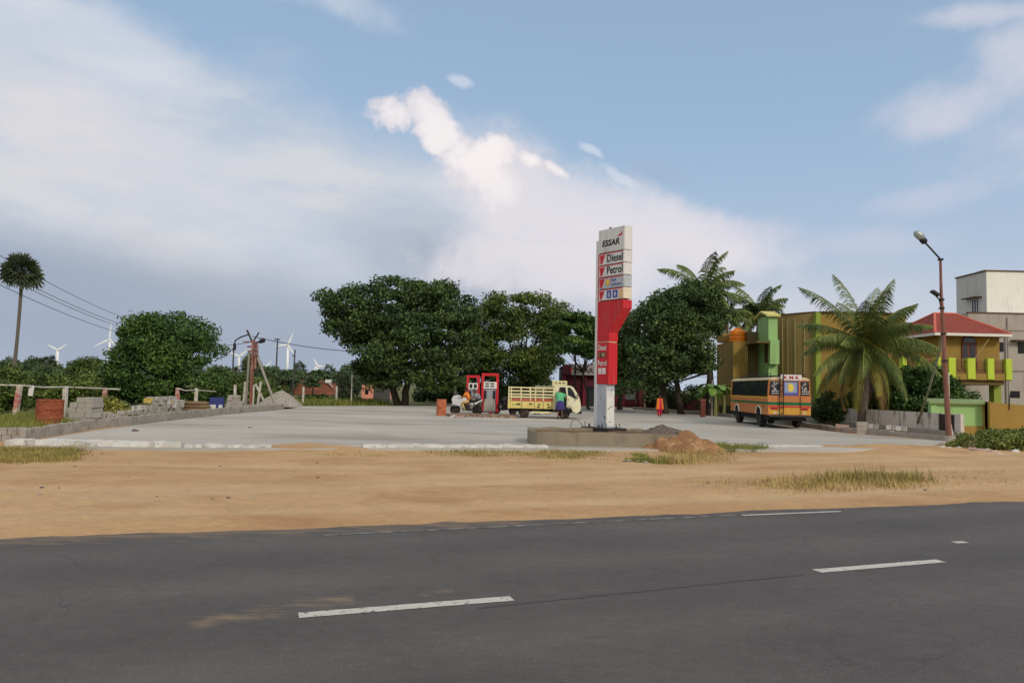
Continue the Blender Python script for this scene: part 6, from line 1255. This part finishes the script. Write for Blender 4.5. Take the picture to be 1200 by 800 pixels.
# man at the cab door, seen from behind
q = Vector((X(657, 39.4), 39.5, SZ)); J = stand(); J.update(chest=(0, .06, 1.27), neck=(.0, .13, 1.42), head0=(.02, .18, 1.49), head1=(.02, .21, 1.58), shL=(-.18, .08, 1.36), elL=(-.2, .28, 1.2), wrL=(-.14, .44, 1.12), haL=(-.12, .50, 1.12), shR=(.18, .08, 1.36), elR=(.3, .1, 1.14), wrR=(.32, .3, 1.06), haR=(.32, .37, 1.06), toL=(-.13, .14, .04), toR=(.13, .14, .04), anL=(-.11, 0, .08), anR=(.12, .0, .08))
t2 = person('man in a green shirt and folded blue lungi leaning into the truck cab', q, 0, J, .98, face=1)
m_gs = plain('green_shirt', (92, 178, 128), .8); m_lg = mat('blue_lungi', (54, 56, 122), .85, c2=(70, 62, 110), scale=6)
mb = MB(); loft(mb, [((0, .12, 1.43), .09, .08), ((0, .08, 1.36), .22, .125), ((0, .05, 1.15), .20, .135), ((0, .0, .96), .20, .14), ((0, 0, .93), .19, .13)]); sleeve(mb, J['shL'], Vector(J['shL']).lerp(Vector(J['elL']), .8), .085, .07); sleeve(mb, J['shR'], Vector(J['shR']).lerp(Vector(J['elR']), .8), .085, .07); mb.build('shirt', m_gs, t2, smooth=True)
mb = MB(); loft(mb, [((0, 0, 1.0), .18, .13), ((0, 0, .9), .21, .16), ((0, 0, .62), .25, .19), ((0, 0, .5), .25, .19), ((0, 0, .49), .22, .16)]); mb.build('lungi', m_lg, t2, smooth=True)
mb = MB()
for s in 'LR': a = Vector(J['an' + s]); mb.box(a.x - .05, a.x + .05, -.08, .18, .0, .025, .008)
mb.build('sandals', m_black, t2)
# ------------------------------------------------------------------ pump island, dispensers, motorcycles
mb = MB(); a, c = G(528, 488, SZ), G(606, 487.5, SZ); mb.prism([(a.x, a.y), (c.x, a.y + .1), (c.x, a.y + 1.6), (a.x, a.y + 1.6), (a.x - .3, a.y + .8)], .05, .24, 'z'); o = mb.build('pump_island', mat('rubble_masonry', (150, 130, 112), .95, .2, 5, bump=.03, bscale=9, c3=(104, 84, 70), s3=7, t3=(.48, .55))); tag(o, 'low rubble kerbed island under the two fuel pumps', 'kerb')
IZ = .24
for i in range(7): rock(G(528 + i * 2.2 + (i % 3), 489 - (i % 2) * .8, SZ), .09 + .03 * (i % 3), m_strip if i < 2 else m_pink, 400 + i, ['white broken stone at the left tip of the pump island', 'brown rubble stone along the left end of the pump island'][i > 1], 'rubble at the pump island' if i > 1 else 'white stones at the pump island')
def pump(label, px0, px1, yt, PD, disp, detail=1):
    b = Vector((X((px0 + px1) / 2, PD), PD, IZ)); t = thing('fuel_pump', label, 'fuel pump', b); w2 = (X(px1, PD) - X(px0, PD)) / 2; H = Zh(574, yt, PD) - IZ
    part('frame', m_red, lambda q: (q.box(-w2, -w2 + .15, 0, .5, 0, H, .02), q.box(w2 - .15, w2, 0, .5, 0, H, .02), q.box(-w2 + .15, w2 - .15, 0.01, .49, H - .15, H, .01)), t)
    cb = part('cabinet', mat('grey_enamel', (156, 160, 168), .5, .05, 2), lambda q: q.box(-w2 + .15, w2 - .15, .04, .46, .04, H * .60, .01), t)
    part('lower_door', mat('beige_enamel', (170, 166, 156), .5, .05, 2), lambda q: q.box(-w2 + .16, w2 - .16, .02, .04, .08, H * .35), cb)
    dp = part('display', m_white, lambda q: q.box(-w2 + .13, w2 - .11, -.02, .48, H * .61, H * .78, .01), t)
    if disp == 1: part('readout', m_dsteel, lambda q: [q.box(x_, x_ + .22, -.026, -.021, z_, z_ + .08) for x_ in (-w2 + .22, .02) for z_ in (H * .65, H * .715)], dp)
    else: part('readout', m_blk, lambda q: [q.box(x_, x_ + .17, -.026, -.021, H * .64, H * .75) for x_ in (-w2 + .2, .06)], dp)
    for s in (-1, 1):
        hn = part('nozzle_holster', m_blk, lambda q: q.box(s * (w2 - .24) - .06, s * (w2 - .24) + .06, -.03, .04, H * .36, H * .56, .01), t); part('nozzle', m_dsteel, lambda q: q.tube([(s * (w2 - .24), -.08, H * .52), (s * (w2 - .24), -.09, H * .42), (s * (w2 - .24), -.04, H * .38)], .028, 6), hn)
        part('hose', m_black, lambda q: q.tube([(s * (w2 - .24), -.06, H * .40), (s * (w2 - .1), -.2, H * .16), (s * (w2 - .02), -.16, H * .1), (s * (w2 + .06), -.02, H * .35), (s * (w2 + .03), .1, H * .62)], .018, 6), hn)
    part('base', m_dsteel, lambda q: q.box(-w2 + .05, w2 - .05, -.0, .5, -.0, .05), t)
    return t
pump('larger red framed fuel pump with a grey cabinet and white display', 564.3, 584.3, 437.2, 43.0, 1); pump('smaller red framed fuel pump behind the white motorcycle', 546.6, 562, 440, 45.6, 2)
q = Vector((X(575, 42.4), 42.3, SZ)); rock(q + Vector((.05, 0, .1)), .14, plain('red_rag', (170, 60, 56)), 501, 'crumpled red cloth lying at the foot of the larger fuel pump', None, 'cloth')
def motorbike(label, loc, rz, pc_, white=True):
    t = thing('motorcycle', label, 'motorcycle', loc, rz); pm = plain('bike_paint_' + pc_, (214, 214, 212) if white else (40, 40, 46), .3, spec=.6)
    for x in (-.64, .66): wheel(t, x, 0, .3, .3, .09, mr=m_dsteel, side=1)
    part('frame', m_dsteel, lambda q: (q.tube([(-.64, .06, .3), (-.42, .05, .75), (-.35, 0, .9)], .025, 6), q.tube([(-.64, -.06, .3), (-.42, -.05, .75), (-.35, 0, .9)], .025, 6), q.tube([(-.35, 0, .85), (0, 0, .5), (.15, 0, .35)], .03, 6), q.tube([(.66, .06, .3), (.1, .05, .38)], .02, 6), q.tube([(-.35, 0, .88), (.2, 0, .72), (.6, 0, .78)], .03, 6), q.tube([(.62, .1, .32), (.45, .1, .75)], .028, 6), q.tube([(.62, -.1, .32), (.45, -.1, .75)], .028, 6)), t)
    part('engine', m_dsteel, lambda q: (q.box(-.2, .2, -.12, .12, .28, .58, .04), q.tube([(-.15, -.1, .32), (.3, -.14, .28), (.8, -.15, .34)], .04, 8)), t)
    part('tank', pm, lambda q: q.lathe([(.02, -.3), (.12, -.22), (.15, -.05), (.12, .15), (.05, .26), (.02, .28)], (-.08, 0, .86), 12, 'x'), t)
    part('fairing', pm, lambda q: (q.prism([(-.72, .62), (-.82, .86), (-.70, 1.08), (-.45, 1.12), (-.22, .92), (-.1, .6), (-.35, .5)], -.17, .17), q.prism([(-.9, .6), (-.75, .68), (-.42, .55), (-.5, .5), (-.8, .52)], -.06, .06)), t)
    part('windscreen', m_glass, lambda q: q.prism([(-.72, 1.08), (-.56, 1.28), (-.5, 1.27), (-.55, 1.11)], -.12, .12), t)
    part('seat', m_black, lambda q: q.prism([(.12, .8), (.15, .88), (.5, .84), (.85, .96), (.88, .9), (.6, .76), (.3, .74)], -.12, .12), t)
    part('tail_panel', pm, lambda q: q.prism([(.3, .7), (.6, .74), (.92, .9), (.95, .84), (.6, .62), (.35, .6)], -.09, .09), t)
    part('handlebar', m_dsteel, lambda q: q.tube([(-.3, -.34, 1.02), (-.42, -.15, 1.05), (-.42, .15, 1.05), (-.3, .34, 1.02)], .016, 6), t)
    part('headlight', bpy.data.materials['lamp_glass'], lambda q: q.box(-.80, -.74, -.09, .09, .82, .96, .01), t)
    return t
MBQ = Vector((X(546.5, 41.6), 41.9, SZ)); motorbike('motorcycle with a white fairing facing left beside the pump', MBQ, -.25, 'white')
motorbike('dark motorcycle half hidden behind the rear of the white truck', Vector((X(592, 43.5), 43.8, SZ)), 2.4, 'dark', False)
# rider sitting on the white motorcycle, attendant bending by it
J = dict(pelvis=(.2, 0, .92), belly=(.14, 0, 1.06), chest=(.06, 0, 1.25), neck=(0.0, 0, 1.40), head0=(-.02, 0, 1.48), head1=(-.02, 0, 1.58), shL=(.04, -.18, 1.34), elL=(-.12, -.25, 1.12), wrL=(-.28, -.28, 1.06), haL=(-.33, -.28, 1.05), shR=(.04, .18, 1.34), elR=(-.12, .25, 1.12), wrR=(-.28, .28, 1.06), haR=(-.33, .28, 1.05), hipL=(.2, -.1, .88), knL=(-.2, -.22, .72), anL=(-.02, -.22, .34), toL=(-.16, -.22, .30), hipR=(.2, .1, .88), knR=(-.2, .22, .72), anR=(-.02, .22, .34), toR=(-.16, .22, .30))
J = {k: (v[1] * -1, v[0], v[2]) for k, v in J.items()}   # facing -y, then turned with the bike
t3 = person('rider in an orange shirt sitting on the white motorcycle', MBQ, -.25 - PI / 2, J, .92)
mb = MB(); loft(mb, [((0, .0, 1.41), .08, .08), ((0, .05, 1.34), .21, .12), ((0, .12, 1.12), .18, .13), ((0, .19, .93), .18, .14)]); sleeve(mb, J['shL'], J['elL'], .08, .06); sleeve(mb, J['shR'], J['elR'], .08, .06); mb.build('shirt', plain('orange_shirt', (222, 128, 50), .8), t3, smooth=True)
mb = MB(); [sleeve(mb, J[a + s], J[b_ + s], r0, r1) for s in 'LR' for a, b_, r0, r1 in (('hip', 'kn', .1, .075), ('kn', 'an', .075, .055))]; mb.build('trousers', plain('khaki_trousers', (196, 170, 110), .85), t3, smooth=True)
J = stand(); J.update(chest=(-.12, -.06, 1.22), neck=(-.22, -.1, 1.35), head0=(-.28, -.13, 1.41), head1=(-.31, -.15, 1.5), shL=(-.24, .0, 1.3), elL=(-.42, -.14, 1.12), wrL=(-.58, -.2, 1.0), haL=(-.64, -.22, .98), shR=(-.04, -.16, 1.3), elR=(-.22, -.34, 1.1), wrR=(-.42, -.36, 1.0), haR=(-.48, -.36, .98), belly=(-.04, 0, 1.07))
t4 = person('pump attendant in a grey shirt and green trousers leaning towards the motorcycle', Vector((X(561, 41.6), 42.0, SZ)), 0, J, .92)
mb = MB(); loft(mb, [((-.2, -.09, 1.36), .08, .08), ((-.14, -.07, 1.29), .2, .13), ((-.05, -.02, 1.1), .18, .13), ((0, 0, .92), .19, .14)]); sleeve(mb, J['shL'], J['elL'], .08, .06); sleeve(mb, J['shR'], J['elR'], .08, .06); mb.build('shirt', plain('grey_shirt', (142, 146, 146), .8), t4, smooth=True)
mb = MB(); [sleeve(mb, J[a + s], J[b_ + s], r0, r1) for s in 'LR' for a, b_, r0, r1 in (('hip', 'kn', .11, .08), ('kn', 'an', .08, .07))]; mb.build('trousers', plain('green_trousers', (72, 104, 84), .85), t4, smooth=True)
# ------------------------------------------------------------------ minibus
m_busor = mat('bus_orange', (190, 118, 60), .42, .05, 1.5, spec=.5, c3=(196, 118, 60), s3=2, t3=(.58, .72)); m_busye = plain('bus_yellow', (206, 154, 62), .4); m_busgr = plain('bus_green', (28, 104, 60), .4); m_busroof = plain('bus_roof', (206, 190, 150), .5)
BD = 34.2; b = Vector((X(900, BD), BD, SZ + .10)); t = thing('minibus', 'orange minibus with a green stripe and roof rack parked facing away', 'bus', b, R(-3.2))
BW, BL = 1.93, 7.2
# side with wheel arches (profile in y,z)
def sidep(r_=.47):
    p = [(0, .52)]
    for yc in (1.55, 5.75): p += [(yc - r_, .52)] + [(yc - r_ * math.cos(a), .52 + r_ * .78 * math.sin(a)) for a in np.linspace(.15, PI - .15, 9)] + [(yc + r_, .52)]
    return p + [(BL, .52), (BL, 1.36), (0, 1.36)]
body = part('body', m_busor, lambda q: (q.prism(sidep(), 0, .05, 'x'), q.prism(sidep(), BW - .05, BW, 'x'), q.box(.05, BW - .05, 0, .05, .50, 1.36), q.box(.05, BW - .05, BL - .05, BL, .5, 1.36), q.box(.05, BW - .05, .05, BL - .05, 1.0, 1.04)), t)
part('under_body', m_black, lambda q: (q.box(.1, BW - .1, .3, BL - .3, .26, .62), q.box(.3, BW - .3, -.0, .3, .28, .5)), t)
for x0 in (-.004, BW + .001):
    o = part('yellow_band', m_busye, lambda q: q.box(x0, x0 + .003, .0, BL, 1.27, 1.36), body); part('green_stripe', m_busgr, lambda q: q.box(x0, x0 + .003, .0, BL, 1.0, 1.11), body)
part('arch_trim', m_white, lambda q: [q.tube([(-.012, yc - .47 * math.cos(a), .52 + .37 * math.sin(a)) for a in np.linspace(0, PI, 12)], .028, 6) for yc in (1.55, 5.75)], body)
# upper: pillars + glass, leaning in slightly
def upper(q):
    z0, z1, i_ = 1.36, 2.12, .05
    def pil(y0, y1):
        for s in (0, 1):
            xo0, xo1 = (0, i_) if s == 0 else (BW, BW - i_); d = .04 if s == 0 else -.04
            q.add([(xo0, y0, z0), (xo0, y1, z0), (xo1, y1, z1), (xo1, y0, z1), (xo0 + d, y0, z0), (xo0 + d, y1, z0), (xo1 + d, y1, z1), (xo1 + d, y0, z1)], [(0, 1, 2, 3), (4, 5, 6, 7), (0, 1, 5, 4), (2, 3, 7, 6), (0, 3, 7, 4), (1, 2, 6, 5)])
    for y0, y1 in ((0, .14), (BL - .25, BL)): pil(y0, y1)
part('corner_pillars', m_busor, upper, body)
def glassband(q, x_, s):
    i_ = .05
    for y0, y1 in ((.14, 1.75), (1.82, 3.5), (3.57, 5.2), (5.27, 6.95)):
        xa, xb = x_, x_ + s * i_; q.add([(xa + s * .006, y0, 1.38), (xa + s * .006, y1, 1.38), (xb + s * .006, y1, 2.10), (xb + s * .006, y0, 2.10), (xa + s * .03, y0, 1.38), (xa + s * .03, y1, 1.38), (xb + s * .03, y1, 2.10), (xb + s * .03, y0, 2.10)], [(0, 1, 2, 3), (4, 5, 6, 7), (0, 1, 5, 4), (2, 3, 7, 6), (0, 3, 7, 4), (1, 2, 6, 5)])
for x_, s in ((0, 1), (BW, -1)): part('side_windows', m_glass, lambda q: glassband(q, x_, s), body)
part('window_posts', m_blk, lambda q: [q.box(x_ - .002 + s * .01, x_ + .03 + s * .02, y_ - .04, y_ + .04, 1.36, 2.12) for x_, s in ((0, 1), (BW - .05, 0)) for y_ in (1.785, 3.535, 5.235)], body)
part('seats', plain('seat_vinyl', (52, 44, 52)), lambda q: [q.box(.2 + .9 * k, .85 + .9 * k, y_, y_ + .12, 1.04, 1.75, .03) for y_ in (.8, 1.8, 2.8, 3.8, 4.8, 5.8) for k in (0, 1)], t)
# roof
def roofp(q):
    pr = [(.04, 2.12), (BW - .04, 2.12), (BW - .06, 2.19), (BW - .25, 2.26), (BW / 2, 2.30), (.25, 2.26), (.06, 2.19)]; q.prism(pr, .0, BL, 'y')
rfb = part('roof', m_busroof, roofp, t)
def rack(q):
    for x in (.18, BW - .18): q.tube([(x, .2, 2.42), (x, BL - 1.6, 2.42)], .018, 6); q.tube([(x, .2, 2.32), (x, BL - 1.6, 2.32)], .014, 6)
    for y in np.linspace(.2, BL - 1.6, 9): q.tube([(.18, y, 2.22), (.18, y, 2.42)], .014, 5); q.tube([(BW - .18, y, 2.22), (BW - .18, y, 2.42)], .014, 5); q.tube([(.18, y, 2.32), (BW - .18, y, 2.32)], .014, 5)
part('roof_rack', m_blk, rack, rfb)
# rear face
rear = part('rear_wall', m_busor, lambda q: (q.box(.04, BW - .04, .0, .04, 1.36, 1.42), q.box(.045, BW - .045, -.0, .04, 2.08, 2.14), q.box(.58, .66, 0, .04, 1.4, 2.1), q.box(BW - .55, BW - .47, 0, .04, 1.4, 2.1)), t)
m_rg = plain('rear_glass', (44, 40, 46), .2, spec=.5)
for k, (x0, x1) in enumerate(((.10, .575), (.665, BW - .555), (BW - .465, BW - .10))):
    rw = part('rear_window', m_rg, lambda q: q.box(x0, x1, -.006, .035, 1.42, 2.08, .004), rear)
    if k != 1:
        def scr(q):
            r = random.Random(k + 5)
            for _ in range(9): a, c = r.uniform(x0 + .08, x1 - .12), r.uniform(1.66, 2.0); q.tube([(a, -.009, c), (a + r.uniform(-.06, .08), -.009, c + r.uniform(-.12, .1)), (a + r.uniform(0, .1), -.009, c + r.uniform(-.1, .1))], .012, 4)
            for zz in (1.5, 1.6): 
                for j in range(4): q.box(x0 + .07 + j * .09, x0 + .13 + j * .09, -.012, -.007, zz, zz + .035)
        part('white_lettering', m_white, scr, rw)
    else:
        part('blue_border', plain('blue_sticker', (86, 92, 158), .5), lambda q: (q.box(x0 + .02, x1 - .02, -.009, -.007, 1.43, 2.06)), rw)
        part('sticker_ground', plain('lilac_sticker', (150, 160, 190), .5), lambda q: q.box(x0 + .08, x1 - .08, -.012, -.0095, 1.55, 2.03), rw)
        def flower(q):
            cx, cz = (x0 + x1) / 2, 1.78; r = random.Random(2)
            q.prism([(cx + .12 * math.cos(a), cz + .19 * math.sin(a)) for a in np.linspace(0, 2 * PI, 11)[:-1]], -.0138, -.0122)
            for _ in range(26): a, rr = r.uniform(0, 6.28), r.uniform(0, 1) ** .6; xx, zz = cx + math.cos(a) * .15 * rr, cz + math.sin(a) * .22 * rr; w_ = r.uniform(.015, .035); q.prism([(xx - w_, zz), (xx, zz - w_), (xx + w_, zz), (xx, zz + w_)], -.016, -.0125)
        part('yellow_flowers', m_yel, flower, rw)
part('name_board', m_white, lambda q: q.box(.58, BW - .42, -.03, .03, 2.12, 2.38, .01), rear); text('K M K', plain('crimson_print', (170, 36, 60)), rear.children[-1], .70, -.034, 2.175, .72, .15, bold=.04)
part('green_stripe', m_busgr, lambda q: q.box(.0, BW, -.006, -.002, .98, 1.12), body); part('red_stripe', m_red, lambda q: q.box(.04, BW - .02, -.006, -.002, .88, .935), body); part('yellow_panel', m_busye, lambda q: q.box(.03, BW - .03, -.005, -.002, .56, .86), body)
for x0 in (.10, BW - .45):
    tl = part('tail_light', m_red, lambda q: q.box(x0, x0 + .34, -.02, -.007, .77, .86, .004), body); part('indicator', m_blk, lambda q: q.box(x0 + .04, x0 + .28, -.026, -.0205, .80, .84), tl)
part('reflector', m_white, lambda q: [q.box(x_, x_ + .12, -.012, -.0055, .60, .65) for x_ in (.25, .42, BW - .35)], body)
part('bumper', m_dsteel, lambda q: q.box(.02, BW - .02, -.1, -.0, .42, .53, .02), t)
part('ladder', m_blk, lambda q: (q.tube([(.68, -.07, .55), (.68, -.07, 2.5)], .018, 6), q.tube([(.50, -.07, .55), (.50, -.07, 2.42)], .018, 6), [q.tube([(.50, -.07, z_), (.68, -.07, z_)], .013, 5) for z_ in np.arange(.6, 2.3, .26)], q.tube([(BW - .47, -.05, .55), (BW - .47, -.05, 1.4)], .014, 5)), rear)
for y in (1.55, 5.75):
    for x, s in ((.14, -1), (BW - .14, 1)): wheel(t, x, y, .325, .425, .26, 'x', m_tyre, m_dsteel, side=s)
part('axle', m_black, lambda q: (q.tube([(.2, 1.55, .36), (BW - .2, 1.55, .36)], .1, 8), q.box(.75, 1.15, 1.3, 1.8, .22, .48, .08), q.box(.3, .5, -.0, .6, .26, .42), q.box(1.4, 1.7, 2.2, 3.2, .22, .46)), t)
part('mud_flap', m_black, lambda q: (q.box(.03, .34, 1.12, 1.14, .2, .5), q.box(BW - .34, BW - .03, 1.12, 1.14, .2, .5)), t)
part('fuel_cap', m_blk, lambda q: q.lathe([(.06, -.01), (.05, .0)], (-.004, .75, 1.0 - .12), 12, 'x'), body)
text('I.S', m_white, body, 0, 0, 0, .32, .07, M4=Matrix(((0, 0, 0, -.006), (-1, 0, 0, 6.9), (0, 0, 1, 1.01), (0, 0, 0, 1))))
# ------------------------------------------------------------------ street lamp at right with leaning bamboo
q = G(1112.5, 518); LD = q.y; t = thing('street_lamp', 'tall leaning red oxide street lamp pole with two lamp heads', 'street lamp', q)
def rel(px, py, Y=None): return at(px, py, Y or LD) - q
part('pole_shaft', mat('red_lamp_pole', (132, 90, 78), .85, .12, 2, c3=(176, 148, 138), s3=2, t3=(.55, .7), stretch=(1, 1, .3)), lambda m_: m_.tube([Vector((0, 0, -.1)), rel(1108, 440), rel(1104.5, 370), rel(1103, 345), rel(1102, 303)], [.11, .085, .07, .055, .045], 12), t)
part('pole_base', m_kerb, lambda m_: m_.tube([(0, 0, -.1), (.02, 0, .25)], [.3, .2], 10), t)
part('conduit', m_white, lambda m_: m_.tube([rel(1111.5, 436), rel(1112, 460), rel(1113, 490), rel(1117.5, 516)], .022, 6), t)
part('clamp', m_dsteel, lambda m_: [m_.tube([rel(px, py), rel(px - .1, py - 2)], .105, 10) for px, py in ((1103.4, 352), (1103.6, 362), (1105.8, 392), (1107.5, 424), (1102.3, 305))], t)
arm_ = part('lamp_arm', m_dsteel, lambda m_: m_.tube([rel(1102, 306), rel(1100.5, 302), rel(1083, 283)], .035, 8), t)
def cobra(m_, a, c, r_):
    d = c - a; m_.tube([a, a + d * .15, a + d * .45, a + d * .8, c], [r_ * .4, r_ * .9, r_, r_ * .85, r_ * .3], 14)
part('lamp_housing', plain('lamp_black', (38, 40, 44), .5), lambda m_: cobra(m_, rel(1085, 285), rel(1078, 277.5), .13), arm_)
part('lamp_glass_bowl', plain('lamp_bowl', (150, 164, 160), .2, spec=.6), lambda m_: cobra(m_, rel(1082.5, 280), rel(1071.5, 271.5), .155), arm_)
arm2 = part('lamp_arm', m_dsteel, lambda m_: m_.tube([rel(1103, 361), rel(1101, 351), rel(1097, 347)], .03, 8), t)
part('lamp_housing', bpy.data.materials['lamp_black'], lambda m_: m_.box(-.16, .16, -.12, .12, -.05, .05, .02, Matrix.Translation(rel(1095.8, 343.5)) @ Matrix.Rotation(R(32), 4, 'Y')), arm2)
mb = MB(); mb.tube([G(1074, 508) + Vector((0, .2, 0)), at(1089, 455, LD + 1.2), at(1101, 412, LD + .4), at(1105, 378, LD - .05)], [.05, .045, .04, .03], 7); o = mb.build('leaning_pole', mat('mossy_pole', (110, 122, 96), .9, .15, 3)); tag(o, 'thin mossy pole leaning from the stained wall on to the street lamp', 'pole')
# blue cloth by the palm
q = at(1021, 456, 39.5); mb = MB(); mb.box(-.22, .22, -.04, .04, -.35, .35, .02); o = mb.build('blue_cloth', plain('violet_cloth', (66, 62, 150), .8)); o.location = q; tag(o, 'violet blue cloth hanging in the shade right of the nearest palm trunk', 'cloth')
